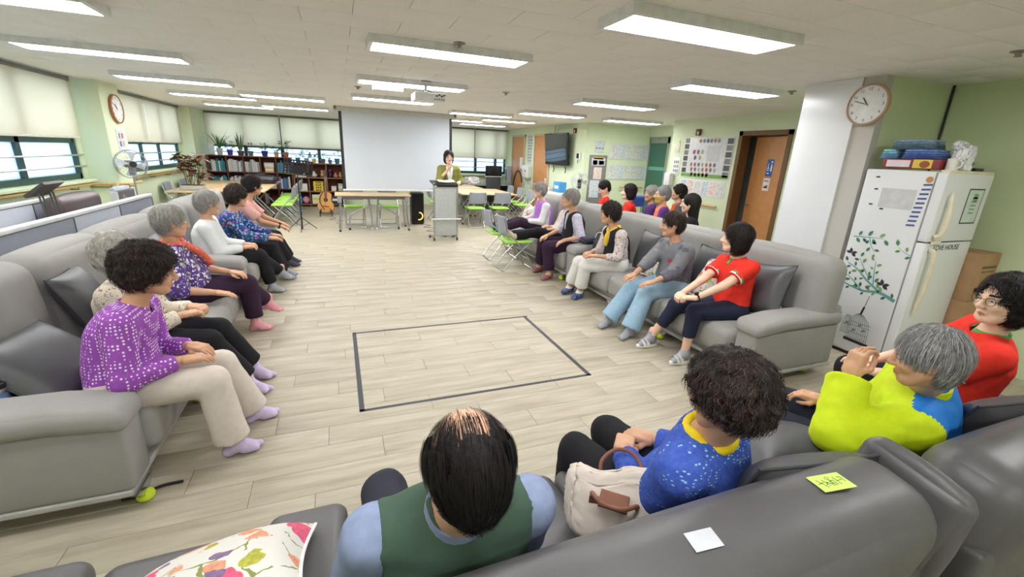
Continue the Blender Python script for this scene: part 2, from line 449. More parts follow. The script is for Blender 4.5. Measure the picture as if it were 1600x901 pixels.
# roller blinds
def blind_mat():
    N = NT('blind_cloth'); g = N.coord(world=True, scale=(1, 1, 30)); nz = N.noise(g, 12, 2)
    N.l(N.mix(nz, lin((238, 230, 212)), lin((244, 238, 222))), N.p.inputs['Base Color']); N.set(.9)
    t = N.n('ShaderNodeBsdfTranslucent'); t.inputs[0].default_value = lin((252, 240, 218)); m = N.n('ShaderNodeMixShader'); m.inputs[0].default_value = .68
    N.l(N.p.outputs[0], m.inputs[1]); N.l(t.outputs[0], m.inputs[2]); N.l(m.outputs[0], N.out.inputs[0]); return N.m
BM = blind_mat(); BR = mat('blind_rail', (120, 116, 108), .5)
def blind(axis, pos, a0, a1, zb, label):
    root = empty('roller_blind', (pos, (a0+a1)/2, CEIL) if axis == 'x' else ((a0+a1)/2, pos, CEIL), label, 'blind', 'cream roller blinds half down over the windows')
    h = (a1-a0)/2; M = Matrix.Rotation(PI/2, 4, 'Z') if axis == 'x' else Matrix.Identity(4)
    MB().tube([(-h, 0, -.035), (h, 0, -.035)], .026, 10, 0, M).build('roller', BR, root)
    MB().box((-h+.002, -.006, zb-CEIL), (h-.002, -.0045, -.04), 0, M).build('cloth', BM, root, False)
    MB().rbox((0, -.005, zb-CEIL), (2*h-.03, .014, .025), .005, 0, M).build('bottom_bar', mat('blind_bar', (214, 214, 198), .6), root)
    for s in (-1, 1): MB().cbox((s*(h-.004), 0, -.035), (.006, .06, .07), 0, M).build('bracket', mat('blind_bracket', (200, 196, 188), .5), root, False)
blind('x', XL+.06, 4.5, 8.36, 1.63, 'wide cream roller blind on the left wall nearest the camera')
blind('x', XL+.06, 9.6, 10.995, 1.60, 'cream roller blind on the left wall just past the round clock')
blind('x', XL+.06, 11.005, 13.05, 1.60, 'cream roller blind on the left wall beside the corner column')
blind('y', YF-.06, -3.14, -1.40, 1.60, 'cream roller blind behind the spiky potted plants')
blind('y', YF-.06, -1.38, 1.6, 1.60, 'cream roller blind left of the projection screen, partly behind it')
blind('y', YF-.06, 2.7, 4.19, 1.52, 'narrow cream roller blind right behind the woman with microphone')
blind('y', YF-.06, 4.21, 5.32, 1.52, 'cream roller blind above the computer monitor')
# wooden handrails --------------------------------------------------
HW = mat('handrail_wood', (204, 168, 108), .4, var=.12, scale=30)
BRS = mat('brass_bracket', (150, 118, 66), .35, .7)
def handrail(path, wallx, label, side=-1):
    root = empty('handrail', tuple(path[0]), label, 'handrail'); p0 = np.array(path[0])
    MB().tube([np.array(p)-p0 for p in path], .02, 10).build('rail', HW, root)
    L = len(path)
    for i in range(L-1):
        a, b = np.array(path[i]), np.array(path[i+1]); k = max(1, int(np.linalg.norm(b-a)/.8))
        for j in range(k):
            p = a+(b-a)*((j+.5)/k)
            MB().tube([p-p0, p-p0-np.array((0, 0, .05)), np.array((wallx if wallx is not None else p[0], p[1] if wallx is not None else p[1]+.07, p[2]-.05))-p0], .008, 6).build('bracket', BRS, root)
handrail([(-3.36, 5, .99), (-3.36, 8.35, .99), (-3.03, 8.6, .97), (-3.03, 9.1, .97)], XL, 'wooden handrail below the near left window, bending round the column')
handrail([(-3.36, 9.5, .99), (-3.36, 13.0, .99)], XL, 'wooden handrail below the far left window')
handrail([(6.1, 6.9, .95), (6.1, 5.86, .94)], XB, 'short wooden handrail beside the open wooden door')
handrail([(6.35, 9.12, 1.02), (7.0, 9.12, 1.02)], None, 'wooden handrail under the notices on the green wall')
# ceiling lights ----------------------------------------------------
LE = emit_mat('light_panel', (255, 255, 255), LAMP); LF = mat('light_frame', (224, 224, 228), .4)
lights = [(2.1, 2.34, 'biggest and nearest ceiling light, top right above the man in neon'), (.9, 3.76, 'ceiling light in the middle, nearer the camera than the projector'),
 (-1.9, 3.7, 'ceiling light cut off by the top left corner of the picture'), (-1.9, 5.5, 'long ceiling light at upper left above the near roller blind'),
 (-1.87, 7.35, 'ceiling light at left above the round clock on the column'), (-1.85, 9.3, 'ceiling light left, third in the row along the left windows'),
 (-1.8, 11.2, 'ceiling light farthest in the row along the left windows'), (-.73, 8.55, 'ceiling light left of the screen, nearer of the inner pair'),
 (-.7, 10.6, 'ceiling light left of the screen, farther of the inner pair'), (.9, 5.69, 'ceiling light just above the projector'),
 (.9, 7.57, 'ceiling light between the projector and the screen'), (3.86, 3.84, 'ceiling light left of the white column on the right'),
 (3.78, 5.77, 'ceiling light right of middle above the seated staff'), (3.77, 7.79, 'ceiling light above the wall television'),
 (5.6, 7.86, 'ceiling light over the notices by the green glass door'), (2.73, 8.86, 'ceiling light just right of the projection screen top'),
 (2.75, 10.85, 'ceiling light half hidden by the projection screen edge'), (3.73, 9.95, 'ceiling light over the right tables, nearer of two'),
 (3.71, 11.85, 'ceiling light over the right tables near the far blinds'),
 (-1.9, 1.6, 'added unseen ceiling light over the left sofa, behind the camera view'), (.2, .4, 'added unseen ceiling light overhead above the dark sofa'), (3.6, .5, 'added unseen ceiling light over the right end of the dark sofas'), (1.2, -1.4, 'added unseen ceiling light at the back of the room')]  # this row: unseen panels added out of frame to lift the exposure
lm = MB().cbox((0, 0, -.004), (1.2, .29, .008)).mesh('diffuser', LE, False)
fm = MB()
for q in (((-.63, -.175, -.055), (.63, -.145, 0)), ((-.63, .145, -.055), (.63, .175, 0)), ((-.63, -.145, -.055), (-.6, .145, 0)), ((.6, -.145, -.055), (.63, .145, 0)), ((-.6, -.145, -.02), (.6, .145, 0))): fm.box(*q)
fm = fm.mesh('frame', LF, False)
for x, y, lb in lights:
    r = empty('ceiling_light', (x, y, CEIL), lb, 'ceiling light', 'long LED panels on the ceiling')
    link('frame', fm, r); link('diffuser', lm, r, (0, 0, -.045))
# ================================================================== SOFAS
def cloth(name, c, bs=500, rough=.85, var=.05, bump=.25):
    return mat(name, c, rough, 0, var, 6, bump, bs, .3, .001)
GS = cloth('grey_sofa_cloth', (152, 150, 147)); DL = mat('dark_leather', (90, 88, 90), .42, 0, .08, 8, .35, 260, .5, .0012)
CHR = mat('polished_steel', (200, 202, 206), .2, 1.0, .03); PIP = mat('sofa_plinth', (168, 166, 162), .5); DPL = mat('dark_plinth', (70, 66, 64), .5)
TENNIS = mat('tennis_ball_felt', (206, 228, 60), .95, 0, .08, 60, .6, 300)
def cushion_block(w, d, h, r, bul): return softbox((w/2, d/2, h/2), r, bul, 4, 3)
def sofa(label, loc, rz, L, seats, arms=(True, True), D=.95, sh=.41, bh=.99, ah=.565, m=GS, plinth=PIP, ball=True, legs=None, lean=.10, seat_over=0, group=None, backs=None):
    """local X along the length, front at y=0 facing +Y, back at y=-D"""
    t = empty('sofa', (loc[0], loc[1], 0), label, 'sofa', group, rz)
    aw = .22; x0 = aw if arms[0] else 0; x1 = L-(aw if arms[1] else 0)
    MB().rbox((L/2, -D/2-.02, .20), (L-.02, D-.1, .17), .03).build('base', m, t)
    MB().rbox((L/2, -D/2-.02, .107), (L-.01, D-.06, .03), .008).build('plinth', plinth, t)
    xs = [x0+(x1-x0)*s for s in seats]
    for i in range(len(xs)-1):
        w = xs[i+1]-xs[i]; c = (xs[i]+xs[i+1])/2
        MB().rbox((c, -.33, sh-.125), (w-.006, .68, .23), .06, bulge=.018, n=4, k=3).build('seat_cushion', m, t)
    bs = [x0+(x1-x0)*s for s in (backs or seats)]
    bx0 = 0 if arms[0] else 0
    bs[0] = .03; bs[-1] = L-.03
    for i in range(len(bs)-1):
        w = bs[i+1]-bs[i]; c = (bs[i]+bs[i+1])/2
        M = Matrix.Translation((c, -D+.19, .27)) @ Matrix.Rotation(lean, 4, 'X')
        V, F = softbox((w/2-.004, .135, (bh-.27)/2), .105, .02, 4, 4)
        V = V+np.array((0, 0, (bh-.27)/2))
        MB().add(V, F, 0, M).build('backrest', m, t)
    MB().rbox((L/2, -D+.06, .36), (L-.04, .10, .5), .03).build('back_panel', m, t)
    for k, s in enumerate((0, 1)):
        if not arms[k]: continue
        cx = aw/2 if k == 0 else L-aw/2
        MB().rbox((cx, -D/2-.01, .12+(ah-.1-.12)/2+.0), (aw-.02, D-.05, ah-.1-.115), .03, bulge=.004).build('arm_panel', m, t)
        a = MB(); V, F = softbox((aw/2+.012, D/2-.02, .055), .045, .006, 4, 4)
        V = V.copy(); fr = np.clip((V[:, 1]-(D/2-.22))/.22, 0, 1); V[:, 2] -= .05*fr**2
        a.add(V+np.array((cx, -D/2, ah-.055)), F).build('arm_pad', m, t)
    for (lx, ly) in (legs if legs is not None else [(.08, -.06), (L-.08, -.06), (.08, -D+.1), (L-.08, -D+.1)]):
        g = MB(); g.add([(lx-.09, ly-.02, .10), (lx+.09, ly-.02, .10), (lx+.02, ly, .035), (lx-.02, ly, .035), (lx-.09, ly+.02, .10), (lx+.09, ly+.02, .10), (lx+.02, ly+.02, .035), (lx-.02, ly+.02, .035)], [(0, 1, 2, 3), (7, 6, 5, 4), (0, 4, 5, 1), (3, 2, 6, 7), (1, 5, 6, 2), (0, 3, 7, 4)])
        lg = g.build('leg', CHR if ball else DPL, t, False)
        if ball: MB().sphere((lx, ly+.01, .030), (.038, .038, .030), 16, 10).build('tennis_ball', TENNIS, lg)
    return t
third = (0, .333, .667, 1)
SL = sofa('light grey three-seat sofa on the left with the lady in polka dots', (-.915, 5.12), -PI/2, 3.02, third, legs=[(.09, -.05), (1.03, -.05), (2.02, -.05), (2.93, -.05), (.09, -.85), (2.93, -.85)])
sofa('light grey sofa farther along the left row under the three far sitters', (-.915, 7.75), -PI/2, 2.58, third, (True, False), legs=[(.09, -.05), (1.5, -.05), (2.45, -.05), (.09, -.85), (2.45, -.85)])
sofa('light grey three-seat sofa on the right with the woman in red polo', (2.78, 2.08), PI/2, 3.02, third, legs=[(.09, -.05), (1.03, -.05), (1.88, -.05), (2.80, -.05), (.12, -.80), (2.93, -.85)])
sofa('light grey sofa farther along the right row with the lavender vest lady', (2.80, 5.15), PI/2, 2.45, third, (False, False), legs=[(.09, -.05), (2.35, -.05), (.09, -.85), (2.35, -.85)])
# dark leather sofas nearest the camera
sofa('dark grey leather sofa across the foreground under the man in green vest', (-.02, 1.36), 0, 1.56, (0, .5, 1), (False, False), D=.93, sh=.40, bh=.875, ah=.5, m=DL, plinth=DPL, ball=False, lean=.16, backs=(0, .93, 1))
sofa('dark leather sofa at lower right under the man in neon jacket', (1.62, 1.36), 0, 1.75, (0, .5, 1), (False, True), D=.98, sh=.40, bh=.86, ah=.5, m=DL, plinth=DPL, ball=False, lean=.16)
sofa('dark leather armchair at lower left holding the floral cushion', (-.98, 1.40), 0, .92, (0, 1), (True, True), D=.93, sh=.41, bh=.70, ah=.50, m=DL, plinth=DPL, ball=False, lean=.16)
# cushions ----------------------------------------------------------
DC = mat('dark_cushion_leather', (72, 72, 76), .42, 0, .08, 8, .35, 240, .5, .0012)
def floral_cushion_mat():
    N = NT('floral_cushion_print'); v = N.coord(); base = lin((212, 209, 203)); c = base
    d = N.n('ShaderNodeTexNoise'); N.l(v, d.inputs['Vector']); d.inputs['Scale'].default_value = 18
    vm = N.n('ShaderNodeVectorMath', operation='MULTIPLY_ADD'); N.l(d.outputs['Color'], vm.inputs[0]); vm.inputs[1].default_value = (.06,)*3; N.l(v, vm.inputs[2])
    w = N.n('ShaderNodeTexVoronoi', feature='DISTANCE_TO_EDGE'); N.l(vm.outputs[0], w.inputs['Vector']); w.inputs['Scale'].default_value = 7
    br = N.noise(v, 5); k = N.math('MULTIPLY', N.math('LESS_THAN', w.outputs[0], .016), N.math('GREATER_THAN', br, .44))
    c = N.mix(k, c, lin((128, 138, 70)))
    for i, (col, sc, th) in enumerate((((206, 84, 116), 6, .36), ((164, 162, 60), 8, .32), ((226, 140, 110), 10, .28), ((120, 96, 130), 13, .24))):
        mp = N.n('ShaderNodeMapping'); N.l(vm.outputs[0], mp.inputs[0]); mp.inputs['Location'].default_value = (i*3.1, i*1.3, i*.7)
        x = N.n('ShaderNodeTexVoronoi'); N.l(mp.outputs[0], x.inputs['Vector']); x.inputs['Scale'].default_value = sc
        sel = N.n('ShaderNodeSeparateColor'); N.l(x.outputs['Color'], sel.inputs[0])
        kk = N.math('MULTIPLY', N.math('LESS_THAN', x.outputs['Distance'], th), N.math('LESS_THAN', sel.outputs[1], .72))
        tone = N.mix(N.noise(v, 70, 2), lin(shade(col, .7)), lin(shade(col, 1.25)))
        c = N.mix(kk, c, tone)
    N.l(c, N.p.inputs['Base Color']); N.set(.8); return N.m
FC = floral_cushion_mat(); PIPW = mat('white_piping', (236, 234, 230), .7); PIPD = mat('dark_piping', (64, 64, 68), .5)
def cushion(label, loc, rot, w=.46, h=.46, t=.17, m=DC, pip=PIPD, group=None):
    V, F = pillow(w, h, t)
    root = empty('cushion', loc, label, 'cushion', group)
    root.rotation_euler = (rot[0], rot[1], rot[2])
    MB().add(V, F).build('cover', m, root, True, 180)
    n = 12; P = []
    def e(u, v): return (u*(w/2)*(1-.07*(1-v*v)), 0, v*(h/2)*(1-.07*(1-u*u)))
    for i in range(n): P.append(e(-1+2*i/n, -1))
    for i in range(n): P.append(e(1, -1+2*i/n))
    for i in range(n): P.append(e(1-2*i/n, 1))
    for i in range(n): P.append(e(-1, 1-2*i/n))
    MB().tube(P, .005, 6, closed=True).build('piping', pip, root)
    return root
def PX(px, py, z):
    """floor-parallel point at height z seen in that pixel"""
    d = (px-800)/FPX*_r2+(py-450.5)/FPX*_d2+_f; k = (z-CAM_H)/d[2]; return np.array((d[0]*k, d[1]*k, z))
R = D2R
cushion('dark grey leather cushion lying against the arm beside the polka-dot lady', (-1.38, 2.60, .575), (52*R, 0, -100*R), .50, .46, .18)
cushion('dark grey leather cushion leaning on the left sofa back behind two ladies', (-1.50, 3.32, .68), (24*R, 0, -84*R), .42, .42, .16)
cushion('dark leather cushion on the left sofa behind the lady with coral scarf', (-1.47, 4.50, .65), (20*R, 0, -88*R), .44, .44, .15)
cushion('dark leather cushion on the right sofa behind the red polo woman, beside pink cap', (3.31, 2.52, .655), (24*R, 10*R, 84*R), .47, .46, .18)
cushion('dark leather cushion behind the lady in grey embroidered jacket', (3.34, 3.16, .66), (18*R, 0, 86*R), .44, .44, .15)
cushion('dark grey cushion standing on the right sofa beside the white trousers lady', (3.24, 3.98, .66), (14*R, 0, 78*R), .44, .46, .14)
cushion('white floral cushion between the grey jacket lady and the red polo woman', (3.20, 2.93, .62), (34*R, 0, 88*R), .42, .42, .13, FC, PIPW)
cushion('white floral cushion tucked behind the arm of the grey jacket lady', (3.22, 3.70, .60), (30*R, 0, 84*R), .42, .40, .13, FC, PIPW)
cushion('white floral cushion behind the lavender vest lady at the far end', (3.1, 7.15, .62), (22*R, 0, 82*R), .44, .42, .14, FC, PIPW)
cushion('white floral cushion with pink roses at the bottom left of the picture', (-.37, 1.02, .575), (63*R, -8*R, 4*R), .47, .44, .19, FC, PIPW)
cushion('dark leather cushion standing behind the lady in the blue sweater', (1.22, .71, .67), (22*R, 3*R, -6*R), .45, .42, .17)
cushion('dark leather cushion lying on the seat in front of the man in neon', (1.64, 1.0, .53), (74*R, 0, -14*R), .52, .46, .2)
cushion('dark leather cushion wedged behind the back of the man in neon', (2.36, .73, .66), (26*R, 0, -8*R), .46, .42, .16)
# ================================================================== FRIDGE
FW = mat('fridge_white', (228, 229, 232), .28, 0, .02, 3); FCR = mat('fridge_handle_cream', (226, 216, 188), .4); FGK = mat('gasket_grey', (150, 150, 152), .6)
fr = empty('refrigerator', (4.66, 2.28, 0), 'white two-door fridge with green tree and birdcage stickers on its side', 'refrigerator')
MB().rbox((0, .04, .85), (.64, .50, 1.64), .012).build('body', FW, fr)
MB().box((-.31, -.2, 0), (.31, .28, .03)).build('plinth', mat('black_plinth', (40, 36, 34), .6), fr, False)
MB().box((-.315, -.22, .04), (.315, -.205, 1.66)).build('gasket', FGK, fr, False)
ud = MB().rbox((0, -.255, 1.395), (.65, .07, .54), .012).build('freezer_door', FW, fr)
ldo = MB().rbox((0, -.255, .58), (.65, .07, 1.07), .012).build('fridge_door', FW, fr)
MB().rbox((0, -.26, 1.673), (.62, .06, .02), .004).build('top_trim', FCR, fr)
for (z0, z1, z2, par) in ((1.17, 1.2, 1.52, ud), (1.07, 1.02, .50, ldo)):
    p = spline([(-.27, -.30, z0), (-.265, -.335, z1), (-.25, -.335, (z1+z2)/2), (-.245, -.315, z2)], 5)
    MB().tube(p, [.017]*3+[.016]*(len(p)-5)+[.010, .006], 8).build('handle', FCR, par)
MB().rbox((-.22, -.30, 1.12), (.12, .02, .025), .006).build('hinge_cap', FCR, fr)
FBk = mat('lettering_dark', (40, 40, 44), .5)
V, F = text_mesh('LOVE HOUSE', .062)
MB().add(V, F, 0, frame_M((-.03, -.2915, 1.075), (1, 0, 0), (0, 0, 1))).build('lettering', FBk, ldo, False)
st = MB(); MS = frame_M((.14, -.2912, 1.41), (1, 0, 0), (0, 0, 1))
st.box((-.11, -.14, 0), (.11, .14, .0008), 1, MS).box((-.10, -.13, .0008), (.10, .13, .0012), 0, MS)
for i in range(5): st.box((-.035, -.06+i*.03, .0012), (.04, -.045+i*.03, .0016), 2, MS)
st.box((-.02, .04, .0012), (.04, .10, .0016), 2, MS)
st.build('energy_label', [mat('label_paper', (206, 216, 210), .4), FBk, mat('label_green', (132, 166, 146), .5)], ud, False)
# side stickers, drawn in (u to the right = -y, v up) on the face x=-.32
SG = [mat('leaf_dark', (38, 104, 82), .5, var=.15), mat('leaf_mid', (66, 130, 84), .5, var=.15), mat('leaf_light', (118, 158, 92), .5, var=.15), mat('branch_teal', (104, 160, 164), .5), mat('bird_ink', (58, 54, 70), .5), mat('cage_line', (120, 138, 136), .5), mat('cage_base', (40, 40, 42), .5), mat('sticker_grey', (204, 206, 206), .35), mat('badge_blue', (70, 88, 150), .5), mat('badge_gold', (196, 140, 80), .5)]
def side_M(): return frame_M((-.3212, .29, 0), (0, -1, 0), (0, 0, 1))
SM = side_M()
def strip(mb, pts, w, mi, z=.0006):
    P = [np.array(p, float) for p in pts]
    for i in range(len(P)-1):
        a, b = P[i], P[i+1]; d = b-a; n = np.array((-d[1], d[0]))/(np.linalg.norm(d)+1e-9)*w/2
        mb.add([(*(a+n), z), (*(a-n), z), (*(b-n), z), (*(b+n), z)], [(0, 1, 2, 3)], mi, SM)
def leaf(mb, c, ang, s, mi):
    P = [(0, 0), (.3, .22), (.62, .25), (1, 0), (.62, -.25), (.3, -.22)]; ca, sa = math.cos(ang), math.sin(ang)
    mb.add([(c[0]+s*(x*ca-y*sa), c[1]+s*(x*sa+y*ca), .0009) for x, y in P], [tuple(range(6))], mi, SM)
tr = MB(); tw = MB(); tx = MB(); rr = random.Random(3)
def branch(pts, w0, nl, ls=.035, tr=tr):
    P = spline([(*p, 0) for p in pts], 6); L = len(P)
    for i in range(L-1): strip(tr, [P[i][:2], P[i+1][:2]], w0*(1-.7*i/L), 3)
    for i in range(nl):
        j = 1+int((L-2)*i/max(1, nl-1)); d = P[min(j+1, L-1)]-P[j-1]; a = math.atan2(d[1], d[0])+(.9 if i % 2 else -.9)+rr.uniform(-.2, .2)
        leaf(tr, P[j][:2]+np.array((math.cos(a), math.sin(a)))*.012, a, ls*rr.uniform(.8, 1.2), rr.choice((0, 1, 1, 2)))
branch([(.49, .60), (.36, .64), (.22, .62), (.02, .66)], .030, 9, .045)
branch([(.36, .645), (.24, .72), (.14, .80), (.05, .84)], .02, 9, .045)
branch([(.30, .69), (.28, .80), (.27, .90)], .010, 6, .042)
branch([(.22, .62), (.12, .70), (.03, .75)], .012, 7, .042)
branch([(.26, .73), (.17, .85), (.14, .90)], .008, 5, .042)
branch([(.04, 1.08), (.15, 1.09), (.28, 1.10)], .009, 7, .05, tw)
branch([(.17, 1.09), (.20, 1.02), (.24, .97)], .007, 5, .05, tw)
branch([(.56, .98), (.47, 1.01), (.40, 1.05)], .007, 5, .05, tx)
tw.build('twig_sticker', SG, fr, False); tx.build('twig_sticker', SG, fr, False)
tr.build('tree_sticker', SG, fr, False)
bd = MB()
for (x, y, s) in ((.06, .93, .05), (.37, .71, .055)):
    for a in (.3, 1.9, 2.9, -.6): leaf(bd, (x, y), a, s, 4)
bd.build('bird_sticker', SG, fr, False)
cg = MB(); cx, cz, cw, chh = .31, .16, .085, .20
strip(cg, [(.30, .59), (.285, .48)], .004, 6); strip(cg, [(.285, .48), (.27, .40)], .016, 6)
for i in range(11):
    u = -1+2*i/10; strip(cg, [(cx-.02+u*cw, cz), (cx-.03+u*cw, cz+.13), (cx-.035+u*cw*.85, cz+.19), (cx-.04+u*cw*.4, cz+.235), (cx-.042, cz+.25)], .0035, 5)
for v in (.01, .06, .13, .16): strip(cg, [(cx-.02-cw, cz+v), (cx-.02+cw, cz+v)], .004, 5)
strip(cg, [(cx-.02-cw-.02, cz-.012), (cx+cw+.0, cz-.02)], .028, 6)
for i in range(6):
    u = i/5; strip(cg, [(.14+u*.075, .20), (.145+u*.07, .32), (.165+u*.03, .37)], .0035, 5)
strip(cg, [(.135, .20), (.22, .20)], .004, 5); strip(cg, [(.137, .28), (.217, .28)], .004, 5)
for (x, y) in ((.10, .36), (.06, .28), (.29, .30), (.25, .24), (.18, .29), (.33, .26)):
    for a in (.4, 1.2, 2.2, -2.6): leaf(cg, (x, y), a, .022, 5)
cg.build('birdcage_sticker', SG, fr, False)
bg_ = MB()
bg_.add([(.16, 1.36, .0008), (.41, 1.36, .0008), (.41, 1.52, .0008), (.16, 1.52, .0008)], [(0, 1, 2, 3)], 7, SM)
for i in range(10): bg_.add([(x, y, .001) for x, y in ((.44-.004*i, 1.555-i*.036), (.50-.004*i, 1.56-i*.036), (.50-.004*i, 1.575-i*.036), (.44-.004*i, 1.57-i*.036))], [(0, 1, 2, 3)], 8, SM)
bg_.add([(.47+.025*math.cos(a), 1.605+.025*math.sin(a), .001) for a in np.linspace(0, 2*PI, 13)[:-1]], [tuple(range(12))], 9, SM)
for (x, y) in ((.09, 1.60), (.10, 1.50), (.09, 1.37), (.18, 1.34)): bg_.box((x, y, 0), (x+.028, y+.012, .002), 6, SM)
bg_.build('magnet_row', SG, fr, False)
# things on the fridge
TP = 1.683
sn = empty('snack_box', (4.47, 2.28, TP), 'flat red and yellow snack box lying on top of the fridge', 'box')
MB().rbox((0, 0, .038), (.20, .40, .075), .004).build('carton', mat('box_maroon', (132, 40, 44), .4), sn)
MB().box((-.102, -.0, .012), (-.1005, .17, .066)).build('white_panel', mat('box_white', (228, 214, 222), .4), sn, False)
MB().box((-.102, -.15, .006), (-.1005, -.02, .072)).build('yellow_panel', mat('box_yellow', (226, 196, 70), .4), sn, False)
MB().add([(-.1025, -.10+.035*math.cos(a), .036+.028*math.sin(a)) for a in np.linspace(0, 2*PI, 15)[:-1]], [tuple(range(14))]).build('biscuit_picture', mat('biscuit', (150, 78, 40), .5), sn, False)
for (lb, x, y, z, l, c) in (('light blue stack of plastic packets at the left end on the snack box', 4.47, 2.46, .076, .13, (110, 160, 206)), ('blue and clear stack of plastic packets beside the white mug on the snack box', 4.48, 2.24, .076, .26, (86, 110, 170)), ('grey blue plastic packets lying topmost of the fridge pile', 4.49, 2.32, .152, .30, (100, 122, 142))):
    pk = empty('packet_stack', (x, y, TP+z), lb, 'packet', 'plastic packets piled on the fridge')
    for i in range(4):
        V, F = softbox((.085, l/2-.006*i, .0092), .008, .004, 4, 1)
        V = V+np.array([[rr.uniform(-.004, .004), 0, .0095+i*.0185]])+np.random.RandomState(i).normal(0, .0012, V.shape)
        MB().add(V, F).build('packet', mat('packet_%d_%d' % (c[0], i), shade(c, .8+.16*i), .15, 0, .35, 40), pk)
mg = empty('mug', (4.44, 2.035, TP), 'white mug with a handle on the fridge beside the snack box', 'mug')
CW = mat('white_ceramic', (232, 230, 224), .15)
MB().lathe([(.036, 0), (.038, .005), (.038, .085), (.035, .085), (.034, .008), (0, .008)], n=20).build('cup', CW, mg)
MB().tube([(-.02+.0, -.036-.03*math.sin(a), .045+.03*math.cos(a)) for a in np.linspace(0, PI, 9)], .006, 8).build('handle', CW, mg)
kt = empty('white_bag', (4.56, 2.04, TP), 'crumpled white plastic bag standing on the fridge front corner', 'bag')
V, F = softbox((.055, .05, .09), .02, 0, 5, 2); rs = np.random.RandomState(5); V = V+rs.normal(0, .006, V.shape); V[:, 2] = np.maximum(V[:, 2], -.088); V[:, 0] *= 1-.25*np.clip(V[:, 2]/.09, 0, 1)
MB().add(V+np.array((0, 0, .09)), F).build('bag_body', mat('white_plastic', (236, 236, 240), .3), kt, True, 30)
V, F = softbox((.05, .035, .03), .022, 0, 5, 2); V = V+rs.normal(0, .004, V.shape); MB().add(V, F, 0, Matrix.Translation((-.02, .03, .185)) @ Matrix.Rotation(.5, 4, 'X')).build('bag_top', mat('white_plastic', (236, 236, 240), .3), kt)
sc_ = MB().rbox((4.72, 2.0, TP+.012), (.12, .035, .022), .008).build('remote_control', mat('black_plastic', (34, 34, 36), .4)); tag(sc_, 'small black remote control lying on the fridge top behind the white bag', 'remote')
# cartons beside the fridge
CB = mat('cardboard', (176, 140, 104), .85, 0, .08, 12); TPB = mat('carton_tape', (196, 172, 130), .35)
def carton(label, c, size, prints, rz=0, open_=False):
    t = empty('cardboard_box', (c[0], c[1], c[2]), label, 'box', None, rz); w, d, h = size
    MB().rbox((0, 0, h/2), (w, d, h), .004, n=1, k=0).build('carton', CB, t, True, 30)
    MB().box((-.03, -d/2-.001, h*.0), (.03, -d/2-.0003, h*.2)).build('tape', TPB, t, False)
    if open_:
        for s, a in ((-1, .5), (1, .8)):
            MB().box((-w/2, -.003, 0), (w/2, .003, d*.45), 0, Matrix.Translation((0, s*d/2, h)) @ Matrix.Rotation(-s*a, 4, 'X')).build('flap', CB, t, False)
    for (x, z, pw, ph, col) in prints: MB().box((x-pw/2, -d/2-.0012, z-ph/2), (x+pw/2, -d/2-.0004, z+ph/2)).build('print', mat('carton_print_%d_%d' % (col[0], col[2]), col, .7), t, False)
    return t
carton('lower brown cardboard box with a faded pink print beside the fridge', (5.16, 2.12, 0), (.31, .46, .60), [(-.05, .42, .08, .12, (196, 120, 116)), (.0, .12, .22, .07, (186, 126, 110)), (.09, .24, .03, .03, (60, 50, 46))])
b2 = carton('upper brown cardboard box with dark printed lines beside the fridge', (5.16, 2.12, .602), (.31, .44, .42), [(.02, .30, .22, .02, (110, 84, 62)), (.02, .26, .20, .012, (120, 92, 70)), (-.01, .10, .18, .05, (112, 84, 80)), (-.01, .10, .16, .03, (176, 140, 110))], 0, False)
cb = MB().tube(spline([(5.315, 2.605, 2.43), (5.312, 2.60, 2.0), (5.315, 2.602, 1.75), (5.31, 2.6, 1.2)], 5), .009, 6).build('cable', mat('black_cable', (26, 28, 26), .5)); tag(cb, 'black cable running down the green wall corner above the fridge', 'cable')
# ================================================================== PEOPLE (bodies grown from distance fields)
def sd_rc(p, a, b, ra, rb):
    a = np.array(a, f4); b = np.array(b, f4); ba = b-a; pa = p-a
    h = np.clip(pa @ ba/max(float(ba @ ba), 1e-9), 0, 1).astype(f4)
    d = pa-h[:, None]*ba
    return np.sqrt((d*d).sum(1))-(ra+(rb-ra)*h)
def sd_el(p, c, r):
    r = np.array(r, f4); q = (p-np.array(c, f4))/r; k0 = np.sqrt((q*q).sum(1))+1e-6; k1 = np.sqrt(((q/r)**2).sum(1))+1e-6
    return k0*(k0-1)/k1
def smin(a, b, k):
    h = np.clip(.5+.5*(b-a)/k, 0, 1); return b+(a-b)*h-k*h*(1-h)
def smax(a, b, k): return -smin(-a, -b, k)
OFF = list(product((0, 1), repeat=3))
EDG = [(a, b) for a in range(8) for b in range(a+1, 8) if sum(abs(OFF[a][i]-OFF[b][i]) for i in range(3)) == 1]
